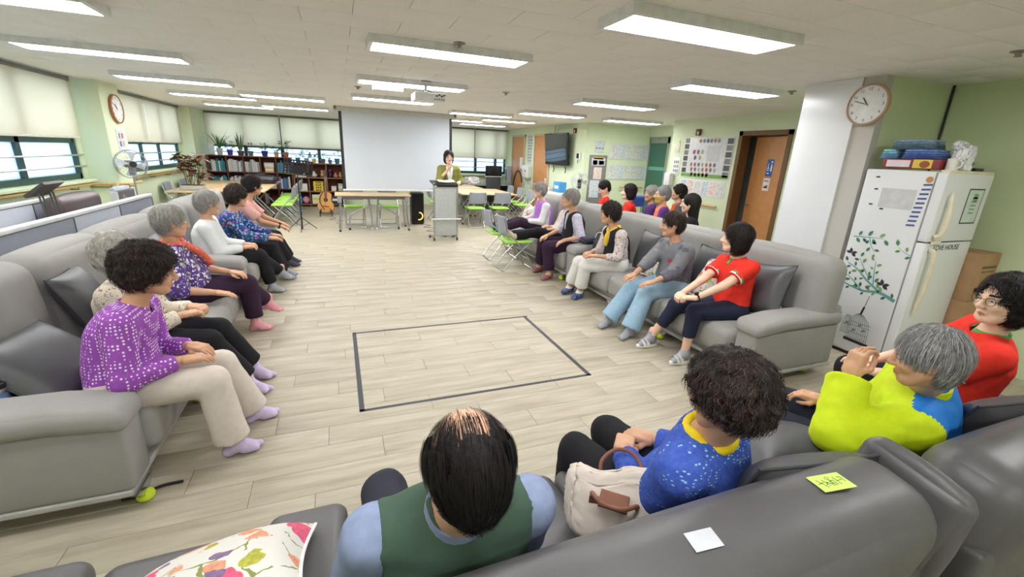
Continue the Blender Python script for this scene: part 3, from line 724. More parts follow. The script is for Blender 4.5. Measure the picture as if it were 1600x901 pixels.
def polygonize(f, lo, hi, h):
    lo = np.array(lo, f4); n = (np.ceil((np.array(hi)-lo)/h)+1).astype(int)
    G = np.stack(np.meshgrid(*[lo[i]+h*np.arange(n[i], dtype=f4) for i in range(3)], indexing='ij'), -1).reshape(-1, 3)
    D = f(G).reshape(n).astype(f4); nx, ny, nz = n
    c = [D[i:nx-1+i, j:ny-1+j, k:nz-1+k] for i, j, k in OFF]
    cnt = sum((x < 0).astype(np.int8) for x in c); act = (cnt > 0) & (cnt < 8)
    ids = np.argwhere(act); m = len(ids); idx = -np.ones(act.shape, int); idx[act] = np.arange(m)
    vals = np.stack([x[act] for x in c], 1); acc = np.zeros((m, 3)); w = np.zeros(m)
    for a, b in EDG:
        va, vb = vals[:, a], vals[:, b]; cr = (va < 0) != (vb < 0); t = va/np.where(cr, va-vb, 1)
        pos = np.array(OFF[a])+(np.array(OFF[b])-np.array(OFF[a]))*t[:, None]
        acc += pos*cr[:, None]; w += cr
    V = lo+h*(ids+acc/np.maximum(w, 1)[:, None]); F = []
    for ax in range(3):
        b, cc = (ax+1) % 3, (ax+2) % 3
        sl0 = [slice(1, -1)]*3; sl0[ax] = slice(0, -1); sl1 = list(sl0); sl1[ax] = slice(1, None)
        A = D[tuple(sl0)]; B = D[tuple(sl1)]; cr = (A < 0) != (B < 0); e = np.argwhere(cr)
        if not len(e): continue
        ins = A[cr] < 0; base = e.copy(); base[:, b] += 1; base[:, cc] += 1
        q = []
        for db, dc in ((-1, -1), (0, -1), (0, 0), (-1, 0)):
            t = base.copy(); t[:, b] += db; t[:, cc] += dc; q.append(idx[t[:, 0], t[:, 1], t[:, 2]])
        q = np.stack(q, 1); q[~ins] = q[~ins][:, ::-1]; F.append(q)
    return V, (np.concatenate(F) if F else np.zeros((0, 4), int))
def wob(p, seed, freq, n=5):
    r = np.random.RandomState(seed); o = np.zeros(len(p), f4)
    for i in range(n):
        k = r.normal(0, 1, 3); k = k/np.linalg.norm(k)*freq*r.uniform(.6, 1.6); o += np.sin(p @ k.astype(f4)+r.uniform(0, 6.28)).astype(f4)
    return o/n
# --- head template (origin between the ears, +Y face, +Z up) -----------
def head_sd(p, male=False):
    q = p.copy(); q[:, 0] = np.abs(q[:, 0])
    d = sd_el(q, (0, -.014, .027), (.0745, .092, .088))
    d = smin(d, sd_el(q, (0, .022, -.035), (.058, .064, .075)), .03)
    d = smin(d, sd_rc(q, (.0, .062, -.088), (.018, .056, -.086), .021, .019), .02)
    d = smin(d, sd_rc(q, (.052, .0, -.04), (.03, .05, -.082), .019, .016), .025)
    d = smin(d, sd_el(q, (.036, .057, -.026), (.025, .024, .022)), .018)
    d = smin(d, sd_rc(q, (.012, .081, .021), (.045, .066, .022), .010, .008), .012)
    d = smax(d, -sd_el(q, (.031, .092, .002), (.019, .016, .011)), .012)
    d = smin(d, sd_rc(q, (0, .082, .012), (0, .103, -.027), .0075, .0115), .010)
    d = smin(d, sd_el(q, (.0115, .093, -.031), (.0085, .011, .008)), .006)
    d = smin(d, sd_rc(q, (0, .087, -.055), (.019, .081, -.057), .0062, .003), .006)
    d = smin(d, sd_rc(q, (0, .086, -.0655), (.016, .081, -.063), .0068, .0035), .006)
    d = smax(d, -sd_rc(q, (0, .098, -.0605), (.022, .088, -.0605), .0042, .003), .004)
    ear = sd_el(q, (.077, -.008, -.004), (.009, .020, .031)); ear = smax(ear, -sd_el(q, (.088, -.004, .002), (.008, .012, .018)), .005)
    d = smin(d, ear, .008)
    return smin(d, sd_rc(q, (0, -.026, -.045), (0, -.028, -.075), .044, .040), .03)
_hd = {}
def head_mesh(h):
    if h in _hd: return _hd[h]
    V, F = polygonize(lambda p: head_sd(p), (-.10, -.125, -.15), (.10, .13, .13), h)
    c = V[F].mean(1); x = np.abs(c[:, 0]); mi = np.zeros(len(F), int)
    mi[(x < .017) & (np.abs(c[:, 2]+.0605) < .0072-.0002*x/.001) & (c[:, 1] > .082)] = 1
    mi[(x > .014) & (x < .050) & (np.abs(c[:, 2]-.028+.10*(x-.03)**1*0) < .0042) & (c[:, 1] > .052)] = 2
    _hd[h] = (V, F, mi); return _hd[h]
def eyes(mb, M):
    for s in (-1, 1):
        e = MB().sphere((0, 0, 0), (.0125, .0115, .0072), 14, 10); V = np.concatenate(e.v)+np.array((s*.031, .0755, .0035)); mi = []
        for f in e.f:
            cc = V[f].mean(0); mi.append(4 if math.hypot(cc[0]-s*.031, cc[2]-.0035) < .0055 and cc[1] > .078 else 3)
        mb.add(V, e.f, mi, M)
# --- hand template (right hand: origin at wrist, +Y fingers, palm -Z, thumb -X) ---
_hn = {}
def hand_mesh(curl, h, spread=0.0):
    key = (round(curl, 2), h, spread)
    if key in _hn: return _hn[key]
    ch = []
    for i, (bx, L, r) in enumerate(((-.029, .068, .0086), (-.0098, .077, .0088), (.0098, .071, .0084), (.028, .054, .0076))):
        p = np.array((bx, .084-.004*abs(i-1), .002)); a = .12+.35*curl; seg = []; sx = spread*(i-1.5)
        for k, fr in enumerate((.46, .30, .24)):
            q = p+L*fr*np.array((sx, math.cos(a), -math.sin(a))); seg.append((p, q, r-.0008*k, r-.0008*(k+1))); p = q; a += curl*(1.15-.1*k)
        ch.append(seg)
    th = [((-.024, .018, -.006), (-.050, .046, -.014-.010*curl), .0125, .0105), ((-.050, .046, -.014-.010*curl), (-.052+.018*curl, .074, -.020-.018*curl), .0105, .0092), ((-.052+.018*curl, .074, -.020-.018*curl), (-.046+.03*curl, .094, -.026-.02*curl), .0092, .0075)]
    def f(p):
        q = np.abs(p-np.array((0, .046, 0), f4))-np.array((.030, .036, .004), f4)
        d = np.sqrt((np.maximum(q, 0)**2).sum(1))+np.minimum(q.max(1), 0)-.0105
        d = smin(d, sd_rc(p, (0, -.02, 0), (0, .02, 0), .023, .024), .02)
        for seg in ch:
            dd = None
            for s in seg:
                x = sd_rc(p, *s); dd = x if dd is None else smin(dd, x, .003)
            d = smin(d, dd, .006)
        dd = None
        for s in th:
            x = sd_rc(p, *s); dd = x if dd is None else smin(dd, x, .004)
        return smin(d, dd, .010)
    V, F = polygonize(f, (-.085, -.045, -.10), (.06, .185, .035), h)
    _hn[key] = (V, F); return V, F
# --- foot template (origin at the ankle, +Y toes, sole at z=-.072) -----
_ft = {}
def foot_mesh(kind, h):
    if (kind, h) in _ft: return _ft[(kind, h)]
    def f(p):
        i = {'sock': .003, 'bare': 0, 'shoe': .009}[kind]
        q = p.copy()
        d = sd_rc(q, (0, -.028, -.040), (0, .0, -.02), .033+i, .036+i)
        d = smin(d, sd_rc(q, (0, .0, .0), (0, .075, -.038), .036+i, .028+i), .03)
        d = smin(d, sd_rc(q, (-.012, .06, -.048), (-.018, .125, -.056), .026+i, .017+i), .02)
        d = smin(d, sd_rc(q, (.014, .05, -.050), (.022, .105, -.057), .024+i, .015+i), .02)
        if kind == 'shoe': d = np.maximum(d, q[:, 2]+.012+.3*np.maximum(0, .02-q[:, 1])*0-.25*np.abs(q[:, 1]-.03))
        if kind == 'sock': d = smin(d, sd_rc(q, (0, -.004, .0), (0, -.008, .055), .036, .038), .02); d = np.maximum(d, q[:, 2]-.062)
        if kind == 'bare': d = smin(d, sd_rc(q, (0, -.004, .0), (0, -.008, .07), .034, .034), .02)
        return smax(d, -.072-q[:, 2], .006)
    V, F = polygonize(f, (-.07, -.09, -.085), (.07, .17, .11), h); _ft[(kind, h)] = (V, F); return V, F
def nrm(v): v = np.array(v, float); return v/(np.linalg.norm(v)+1e-12)
def basis(o, right, fwd, up, s=1.0):
    M = np.eye(4); M[:3, 0] = np.array(right)*s; M[:3, 1] = np.array(fwd)*s; M[:3, 2] = np.array(up)*s; M[:3, 3] = o; return M
def ik(a, b, l1, l2, pole):
    a, b = np.array(a, float), np.array(b, float); d = b-a; L = np.linalg.norm(d); k = max(1.0, L*1.003/(l1+l2)); l1 *= k; l2 *= k
    n = d/L; x = (l1*l1-l2*l2+L*L)/(2*L); h = math.sqrt(max(l1*l1-x*x, 0)); p = np.array(pole, float); p = p-n*(p @ n); p = nrm(p)
    return a+n*x+p*h
SKIN = {}
def skin_mat(i):
    c = [(222, 180, 152), (212, 166, 136), (204, 156, 124), (232, 192, 166), (196, 150, 120)][i]
    N = NT('skin_%d' % i) if i not in SKIN else None
    if N is None: return SKIN[i]
    v = N.coord(); N.l(N.mix(N.noise(v, 14), lin(shade(c, .93)), lin(shade(c, 1.05))), N.p.inputs['Base Color']); N.set(.5, 0, .4)
    N.p.inputs['Subsurface Weight'].default_value = .08; N.p.inputs['Subsurface Radius'].default_value = (.012, .006, .004)
    N.bump(N.noise(v, 160, 2), .08, .001); SKIN[i] = N.m; return N.m
LIP = mat('lips', (186, 112, 102), .45); EYEW = mat('eye_white', (236, 232, 226), .2); IRIS = mat('iris', (44, 30, 24), .1)
def hair_mat(name, c, streak=None):
    if name in _mats: return _mats[name]
    N = NT(name); v = N.coord(scale=(1, 1, .35)); nz = N.noise(v, 120, 2); nz2 = N.noise(N.coord(), 22, 2)
    a = lin(shade(c, .7)); b = lin(streak if streak else shade(c, 1.35))
    N.l(N.mix(N.math('MULTIPLY', nz, nz2) if streak is None else nz, a, b), N.p.inputs['Base Color']); N.set(.62, 0, .22); N.bump(nz, .8, .004)
    _mats[name] = N.m; return N.m
def hair_field(style, seed):
    """signed field of the hair mass in head space"""
    def f(p):
        q = p; ax = np.abs(q[:, 0]); x, y, z = q[:, 0], q[:, 1], q[:, 2]
        if style in ('perm', 'perm_big', 'grey_short'):
            g = {'perm': .018, 'perm_big': .028, 'grey_short': .010}[style]
            d = sd_el(q, (0, -.018, .034), (.0765+g, .094+g, .088+g*.9))
            d = smin(d, sd_el(q, (0, -.050, -.025), (.064+g, .055+g, .072)), .03)
            face = sd_el(q, (0, .120, -.030), (.074, .080, .108))
            d = smax(d, -face, .012)
            d = smax(d, -.098-z, .015)
            d = smax(d, -sd_el(q, (0, .05, -.10), (.12, .075, .06)), .015)
            amp, fr = {'perm': (.011, 150), 'perm_big': (.015, 120), 'grey_short': (.005, 180)}[style]
            d = d+(.012 if style == 'grey_short' else .006)*(1-np.clip((z+.10)/.10, 0, 1))
            return d+amp*wob(q, seed, fr, 6)+amp*.45*wob(q, seed+50, fr*2.1, 6)
        if style in ('short', 'thin', 'grey_man'):
            g = .011
            d = sd_el(q, (0, -.016, .032), (.0755+g, .093+g, .088+(g if style != 'thin' else .006)))
            d = smin(d, sd_el(q, (0, -.046, -.035), (.068+g, .050+g, .070)), .03)
            d = smax(d, -sd_el(q, (0, .125, -.045), (.078, .075, .118)), .01)
            d = smax(d, -sd_el(q, (np.float32(0), .035, -.075), (.12, .050, .075)), .012)
            d = smax(d, -.092-z-.15*np.maximum(0, y+.05), .01)
            d = d+.011*(1-np.clip((z+.095)/.11, 0, 1))
            return d+.0036*wob(q, seed, 190, 5)
        if style in ('bob', 'bob_wavy'):
            d = sd_el(q, (0, -.016, .034), (.0915, .107, .099))
            d = smin(d, sd_el(q, (0, -.030, -.045), (.094, .082, .085)), .03)
            d = smax(d, -sd_el(q, (0, .118, -.028), (.070, .084, .114)), .012)
            d = smax(d, -sd_el(q, (0, .075, -.12), (.08, .085, .09)), .012)
            d = smax(d, -.118-z, .012)
            return d+(.007 if style == 'bob_wavy' else .0025)*wob(q, seed, 130 if style == 'bob_wavy' else 210, 5)
        if style == 'long':
            d = sd_el(q, (0, -.016, .034), (.088, .105, .097))
            d = smin(d, sd_rc(q*np.array((1, 1.2, 1), f4), (0, -.05, -.02), (0, -.075, -.27), .086, .062), .03)
            d = smax(d, -sd_el(q, (0, .12, -.05), (.064, .085, .135)), .012)
            return d+.002*wob(q, seed, 230, 5)
    return f
HI = {}
_hcache = {}
def hair_mesh(style, h, seed):
    k = (style, h, seed)
    if k not in _hcache: _hcache[k] = polygonize(hair_field(style, seed), (-.125, -.16, -.36 if style == 'long' else -.14), (.125, .13, .165), h)
    return _hcache[k]
def strands(mb, V, F, n, M, length, mi, seed, curl=0.0, lift=.002, width=.0011, crown=(0, -.045, .12), filt=None, seg=5):
    """fine locks lying on the hair mass, combed away from the crown"""
    r = np.random.RandomState(seed); c = V[F].mean(1)
    e1 = V[F[:, 1]]-V[F[:, 0]]; e2 = V[F[:, 3]]-V[F[:, 0]]; nn = np.cross(e1, e2); nn /= np.linalg.norm(nn, axis=1)[:, None]+1e-12
    if filt is not None:
        k = filt(c); c, nn = c[k], nn[k]
    pick = r.randint(0, len(c), n); P = c[pick]+r.normal(0, .002, (n, 3)); Nn = nn[pick]
    cen = np.array((0, -.016, .02)); flow = P-np.array(crown); L = length*r.uniform(.6, 1.3, n)
    pts = [P+Nn*lift*.3]; ph = r.uniform(0, 6.28, n)
    for k in range(seg):
        t = pts[-1]-cen; t /= np.linalg.norm(t, axis=1)[:, None]
        d = flow-t*(flow*t).sum(1)[:, None]; d /= np.linalg.norm(d, axis=1)[:, None]+1e-9
        side = np.cross(t, d); d = d+side*(curl*np.sin(ph+k*1.3))[:, None]+t*(curl*.5*np.cos(ph+k*1.5))[:, None]-np.array((0, 0, .25)); d /= np.linalg.norm(d, axis=1)[:, None]+1e-9
        pts.append(pts[-1]+d*(L/seg)[:, None])
    A = np.stack(pts, 1); W = np.cross(A[:, 1]-A[:, 0], Nn); W /= np.linalg.norm(W, axis=1)[:, None]+1e-9
    wv = width*np.linspace(1, .25, seg+1); A = A+Nn[:, None]*lift*np.linspace(.3, 1, seg+1)[None, :, None]
    Lf = A-W[:, None]*wv[None, :, None]; Rt = A+W[:, None]*wv[None, :, None]
    VV = np.stack([Lf, Rt], 2).reshape(-1, 3); FF = []
    b = np.arange(n)*(seg+1)*2
    for k in range(seg): FF.append(np.stack([b+2*k, b+2*k+1, b+2*k+3, b+2*k+2], 1))
    mb.add(VV, np.concatenate(FF), mi, M)
TS = np.array([-.25, 0, .22, .45, .70, .88, 1.0, 1.08]); TA = np.array([.150, .165, .150, .146, .160, .150, .085, .05]); TB = np.array([.118, .128, .120, .112, .112, .088, .062, .045])
def person(label, P, N, H, face, look=None, hands=(), feet=(), top=None, trousers=None, hair=None, foot=('sock', None), skin=1, g=1.0, belly=.0, hunch=.02, male=False, res=1, kneepole=None, extras=None, group=None, hs=1.06, limb=(.26, .235, .40, .385), elbow_out=.5, shw=.155, nolegs=False, seed=0):
    """P pelvis, N neck base, H head centre; hands: dicts(w, d, n, curl) right then left; feet: (ankle, dir) right then left"""
    P, N, H = (np.array(v, float) for v in (P, N, H)); base = np.array((P[0], P[1], 0.0))
    root = empty('person', tuple(base), label, 'person', group)
    up = nrm(N-P); L = np.linalg.norm(N-P); fa = face*D2R; fw = np.array((math.sin(fa), math.cos(fa), 0.0))
    right = nrm(np.cross(fw, up)); fwd = np.cross(up, right)
    sh = [N+right*s*shw*g-up*.055 for s in (1, -1)]
    el = [ik(sh[i], np.array(hands[i]['w']), limb[0], limb[1], -np.array((0, 0, 1.0))+right*(1, -1)[i]*hands[i].get('out', elbow_out)-fwd*.45) for i in range(2)]
    wr = [np.array(hands[i]['w'], float) for i in range(2)]
    hip = [P+right*s*.088*g-up*.02 for s in (1, -1)]
    if not nolegs:
        an = [np.array(feet[i][0], float) for i in range(2)]
        kn = [ik(hip[i], an[i], limb[2], limb[3], (kneepole[i] if kneepole is not None else fw*.8+np.array((0, 0, .9)))) for i in range(2)]
    def torso(p, inf, bot, topt, wide=0):
        q = p-P.astype(f4); w = q @ up.astype(f4)/L; u = q @ right.astype(f4); v = q @ fwd.astype(f4)
        v = v+hunch*np.sin(PI*np.clip(w, 0, 1))*1.0
        a = np.interp(w, TS, TA*g)+inf+wide; b = np.interp(w, TS, TB*g)+inf
        b = b+belly*np.exp(-((w-.28)/.22)**2)*(v > 0)
        d = (np.sqrt((u/a)**2+(v/b)**2+1e-9)-1)*np.minimum(a, b)
        d = smax(d, (w-topt)*L, .025); return smax(d, (bot-w)*L, .03)
    vs = {0: .022, 1: .017, 2: .011}[res]
    ly, lp, lr = look if look else (face, 0, 0)
    a_ = ly*D2R; b_ = lp*D2R; hf = np.array((math.sin(a_)*math.cos(b_), math.cos(a_)*math.cos(b_), math.sin(b_)))
    hr = nrm(np.cross(hf, (0, 0, 1))); hu = np.cross(hr, hf); c_, s_ = math.cos(lr*D2R), math.sin(lr*D2R); hr, hu = hr*c_+hu*s_, hu*c_-hr*s_
    hf_, hu_ = hf, hu
    def body(p):
        d = torso(p, -.016, -.15, 1.0)
        d = smin(d, sd_rc(p, N-up*.03, H-hu_*.055-hf_*.02, .056, .048), .03)
        for i in range(2):
            d = smin(d, sd_rc(p, N-up*.05, sh[i], .055, .052), .03)
            d = smin(d, sd_rc(p, sh[i], el[i], .044*g, .037*g), .025); d = smin(d, sd_rc(p, el[i], wr[i], .036*g, .024), .012)
            if not nolegs: d = smin(d, sd_rc(p, hip[i], kn[i], .078*g, .054*g), .03); d = smin(d, sd_rc(p, kn[i], an[i]+np.array((0, 0, .01)), .050*g, .033), .02)
        return d
    pts = [P, N, H, *sh, *el, *wr]+([*kn, *an] if not nolegs else []); pts = np.array(pts)
    mb = MB(); lo, hi = pts.min(0)-.13, pts.max(0)+.13; hi[2] = min(hi[2], H[2]+.02)
    V, F = polygonize(body, lo, hi, vs*1.05); mb.add(V-base, F, 0)
    # head
    HM = basis(H-base, hr, hf, hu, hs)
    V, F, mi = head_mesh({0: .0058, 1: .0048, 2: .0038}[res]); mb.add(V, F, mi.tolist(), HM); eyes(mb, HM)
    hm = hair[1]
    for i in range(2):
        hd = hands[i]; Yd = nrm(hd['d']); n_ = np.array(hd.get('n', (0, 0, -1)), float); Zd = -nrm(n_-Yd*(n_ @ Yd)); Xd = np.cross(Yd, Zd); s = hd.get('s', .98 if male else .92)
        V, F = hand_mesh(hd.get('curl', .35), {0: .0056, 1: .0045, 2: .0036}[res]); V = V.copy()
        if i == 1: V[:, 0] *= -1; F = F[:, ::-1]
        mb.add(V, F, 0, basis(wr[i]-base, Xd, Yd, Zd, s))
    SK = skin_mat(skin); footparts = []
    if not nolegs:
        for i in range(2):
            d = np.array(feet[i][1], float); pz = d[2] if len(d) > 2 else 0; d = nrm((d[0], d[1], pz)); u3 = nrm(np.array((0, 0, 1.0))-d*d[2]) if abs(d[2]) < .95 else -fw
            Mx = basis(an[i]-base, np.cross(d, u3), d, u3, .96 if not male else 1.05)
            V, F = foot_mesh('bare', .0075); mb.add(V, F, 0, Mx); footparts.append(Mx)
    mb.build('body', [SK, LIP, hm, EYEW, IRIS], root, True, 180)
    # hair
    V, F = hair_mesh(hair[0], {0: .0072, 1: .0062, 2: .005}[res], hair[2] if len(hair) > 2 else 1)
    hb = MB().add(V, F, 0, HM)
    if res >= 1 and hair[0] != 'thin':
        cu = {'perm': .9, 'perm_big': 1.0, 'bob_wavy': .6}.get(hair[0], .12)
        strands(hb, V, F, 2400 if res == 2 else 700, HM, .036 if cu > .5 else .055, 0, 3+seed, cu, .004, .0012 if res == 2 else .0018)
        strands(hb, V, F, 1300 if res == 2 else 400, HM, .034 if cu > .5 else .05, 1, 30+seed, cu, .006, .0011 if res == 2 else .0016)
    if hair[0] != 'thin': hb.build('hair', [hm, HI.get(hm.name, hm)], root, True, 180)
    # clothes
    def garment(name, spec, kind):
        m = spec['m']; inf = spec.get('inf', .012); am = spec.get('fold', .0035)
        if kind == 'top':
            sl = spec.get('sleeve', 1.0); pl = [P-up*.06, N+up*.02, *sh]
            lo = np.min([*pl, *(el+wr if sl > 0 else [])], 0)-.17; hi = np.max([*pl, *(el+wr if sl > 0 else [])], 0)+.17
            def f(p):
                d = torso(p, inf, spec.get('hem', -.16), spec.get('neck', 1.0), spec.get('wide', 0))
                for i in range(2):
                    d = smin(d, sd_rc(p, N-up*.055, sh[i]-right*(1, -1)[i]*.012*(sl <= 0), .056+inf, .050+inf), .03)
                    if sl > 0:
                        e = sh[i]+(el[i]-sh[i])*min(1, sl*2); r1 = .046*g+inf*1.15; r2 = (.042 if sl < .5 else .038)*g+inf*(1.5 if sl < .5 else 1.2)
                        a = sd_rc(p, sh[i], e, r1, r2)
                        if sl < .5: a = smax(a, ((p-e.astype(f4)) @ nrm(el[i]-sh[i]).astype(f4)), .008)
                        d = smin(d, a, .025)
                        if sl > .5:
                            e2 = el[i]+(wr[i]-el[i])*min(1, (sl-.5)*2)*.97; a = sd_rc(p, el[i], e2, .038*g+inf*1.2, .027+inf*spec.get('cuff', 1.0))
                            a = smax(a, ((p-e2.astype(f4)) @ nrm(wr[i]-el[i]).astype(f4)), .006); d = smin(d, a, .018)
                if sl <= 0: d = smax(d, np.abs((p-N.astype(f4)) @ right.astype(f4))-(shw*g+spec.get('arm', -.012)), .006)
                nk = spec.get('open', .052)
                d = smax(d, -sd_rc(p, N-up*.02+fwd*.03, N+up*.12+fwd*.02, nk, nk+.02), .01)
                if spec.get('vopen'): d = smax(d, -sd_rc(p, N-up*.22+fwd*.14, N+up*.1+fwd*.06, spec['vopen']*.5, spec['vopen']), .01)
                return d+am*wob(p, 11+seed, 48, 6)+am*.6*wob(p, 5+seed, 95, 5)
        else:
            ln = spec.get('len', 1.0); fl = spec.get('flare', .012)
            e = [kn[i]+(an[i]-kn[i])*ln for i in range(2)]
            lo = np.min([P, *hip, *kn, *e], 0)-.16; hi = np.max([P, *hip, *kn, *e], 0)+.16
            def f(p):
                d = torso(p, inf*.7, -.22, .16)
                for i in range(2):
                    d = smin(d, sd_rc(p, hip[i], kn[i], .088*g+inf, .058*g+inf), .03)
                    a = sd_rc(p, kn[i], e[i], .056*g+inf, .040*g+inf+fl*ln)
                    a = smax(a, ((p-e[i].astype(f4)) @ nrm(an[i]-kn[i]).astype(f4)), .008); d = smin(d, a, .02)
                return d+am*wob(p, 21+seed, 40, 6)+am*.5*wob(p, 8+seed, 85, 5)
        V, F = polygonize(f, lo, hi, spec.get('vs', vs)); ms = m if isinstance(m, (list, tuple)) else [m]; mi = 0
        if 'paint' in spec:
            c = V[F].mean(1)-P; mi = spec['paint'](c @ right, c @ fwd, c @ up/L, V[F].mean(1)).astype(int).tolist()
        return MB().add(V-base, F, mi).build(name, list(ms), root, True, 180)
    ctx = dict(root=root, base=base, P=P, N=N, H=H, up=up, right=right, fwd=fwd, sh=sh, el=el, wr=wr, HM=HM, L=L, garment=garment, hr=hr, hf=hf, hu=hu, hair=(V, F), hm=hm, g=g)
    if not nolegs: ctx.update(kn=kn, an=an, hip=hip)
    for t in (top if isinstance(top, (list, tuple)) else [top]):
        if t: garment(t.get('name', 'shirt'), t, 'top')
    if trousers: garment(trousers.get('name', 'trousers'), trousers, 'bot')
    # footwear
    kind, fm = foot
    if not nolegs and kind:
        for Mx in footparts:
            if kind in ('sock', 'sock_slide', 'sock_slipper'):
                V, F = foot_mesh('sock', .006 if res else .0075); so = MB().add(V, F, 0, Mx).build('sock', fm if kind == 'sock' else fm[0], root, True, 180)
            if kind in ('slipper', 'sock_slipper'):
                V, F = foot_mesh('shoe', .006); MB().add(V, F, 0, Mx).build('slipper', fm if kind == 'slipper' else fm[1], root, True, 180)
            if kind == 'sock_slide':
                s = MB(); pr = [(.046*math.cos(t)*(1 if abs(math.sin(t)) < .5 else .92), .035+.128*math.sin(t)) for t in np.linspace(0, 2*PI, 25)[:-1]]
                s.prism(pr, -.088, -.066, 0, Mx); sl = s.build('slide_sandal', fm[1], root)
                b = MB()
                for y0 in (.045, .085):
                    A = []
                    for t in np.linspace(0, PI, 9):
                        for yy in (y0, y0+.032): A.append((.049*math.cos(t), yy, -.074+(.075 if y0 < .06 else .055)*math.sin(t)))
                    b.add(A, [(2*i, 2*i+1, 2*i+3, 2*i+2) for i in range(8)], 0, Mx)
                b.build('strap', fm[1], sl)
    if extras: extras(ctx)
    return root
# --- accessories ---------------------------------------------------------
def loc_part(ctx, mb, name, m, smooth=True, ang=60): return mb.build(name, m, ctx['root'], smooth, ang)
def collar(ctx, m, r=.066, h=.03, name='collar', tilt=.018, gap=.5):
    N, up, rt, fw, b = (ctx[k] for k in ('N', 'up', 'right', 'fwd', 'base')); V = []; n = 22
    for i in range(n+1):
        a = PI/2+gap/2+(2*PI-gap)*i/n
        for (rr, hh) in ((r*.86, h), (r*.95, h+.004), (r*1.28, -.012), (r*1.2, -.016)):
            V.append(N-b+up*(hh-.012)+rt*rr*math.cos(a)*1.08+fw*(rr*math.sin(a)+.004-(.0 if hh > 0 else -tilt*.4))-up*max(0, math.sin(a))*.02)
    F = [(i*4+j, i*4+(j+1) % 4, (i+1)*4+(j+1) % 4, (i+1)*4+j) for i in range(n) for j in range(4)]
    loc_part(ctx, MB().add(V, F), name, m)
def scarf(ctx, m, r=.070, th=.022, name='scarf', drop=True):
    N, up, rt, fw, b = (ctx[k] for k in ('N', 'up', 'right', 'fwd', 'base')); P = []; n = 20
    for i in range(n): a = 2*PI*i/n; P.append(N-b+up*(.012+.008*math.sin(3*a))+rt*r*math.cos(a)*1.05+fw*(r*math.sin(a)+.006)-up*.03*max(0, math.sin(a)))
    mb = MB().tube(P, [th*(1+.18*math.sin(5*i)) for i in range(n)], 8, closed=True)
    if drop: mb.tube(spline([P[5], P[5]+fw*.03-up*.06, P[5]+fw*.045-up*.16], 4), [.02, .022, .025, .027, .028, .026, .024, .022, .012], 8)
    loc_part(ctx, mb, name, m, True, 180)
def glasses(ctx, m, mg=None):
    mb = MB(); M = ctx['HM']
    for s in (-1, 1):
        mb.tube([(s*.033+.0225*math.cos(a), .0955-.004*abs(math.cos(a)), .001+.0185*math.sin(a)) for a in np.linspace(0, 2*PI, 17)[:-1]], .0014, 6, 0, M, closed=True)
        mb.tube([(s*.055, .092, .005), (s*.073, .072, .006), (s*.0815, .0, .004), (s*.078, -.02, -.012)], .0014, 6, 0, M)
    mb.tube([(-.011, .097, .006), (0, .1, .009), (.011, .097, .006)], .0014, 6, 0, M)
    loc_part(ctx, mb, 'glasses', m)
def watch(ctx, i, m):
    a, b = ctx['el'][i], ctx['wr'][i]; d = nrm(b-a); c = b-d*.012-ctx['base']; u = nrm(np.cross(d, (0, 0, 1))); v = np.cross(u, d)
    mb = MB().tube([c+.030*(math.cos(t)*u+math.sin(t)*v) for t in np.linspace(0, 2*PI, 15)[:-1]], .006, 6, closed=True)
    mb.cyl(c+v*.028, c+v*.040, .017, n=14); mb.cyl(c-v*.028, c-v*.038, .017, n=14); loc_part(ctx, mb, 'watch', m)
# ================================================================== THE PEOPLE
def fab(name, c, var=.08, rough=.85, bump=.2): return mat(name, c, rough, 0, var, 30, bump, 420, .25, .001)
HAIR = dict(black=hair_mat('hair_black', (30, 25, 25)), dark=hair_mat('hair_dark_brown', (42, 33, 32)), grey=hair_mat('hair_grey', (120, 116, 112), (190, 186, 180)), silver=hair_mat('hair_silver', (168, 160, 150), (214, 208, 200)), salt=hair_mat('hair_salt_pepper', (62, 58, 60), (170, 168, 170)))
for k_, c_ in (('hair_black', (62, 54, 54)), ('hair_dark_brown', (84, 66, 60)), ('hair_grey', (176, 172, 168)), ('hair_silver', (214, 208, 200)), ('hair_salt_pepper', (186, 184, 186))): HI[k_] = hair_mat(k_+'_light', c_)
RED = fab('red_polo', (222, 52, 40)); GRN = fab('polo_green_trim', (84, 160, 84)); WHT = fab('white_trim', (236, 236, 232)); BLK = fab('black_trousers', (30, 29, 34)); NAVY = fab('navy_trousers', (36, 40, 62)); PLUM = fab('plum_trousers', (52, 32, 54))
LAV = fab('lavender_sock', (206, 190, 224)); PNK = fab('pink_sock', (226, 158, 170)); GRY = fab('grey_sock', (160, 162, 172))
def hnd(w, d, n=(0, 0, -1), curl=.4, **k): return dict(w=w, d=d, n=n, curl=curl, **k)
def bands(ctx, m1, m2, k=.5):
    for i in range(2):
        a, b = ctx['sh'][i], ctx['el'][i]; d = nrm(b-a); c = a+(b-a)*k-ctx['base']; r = .046*ctx['g']+.02
        for off, m, nm in ((0, m1, 'sleeve_band'), (.014, m2, 'sleeve_trim')):
            loc_part(ctx, MB().tube([c+d*(off-.004), c+d*(off+.012)], r+.001, 18, cap=False), nm, m)
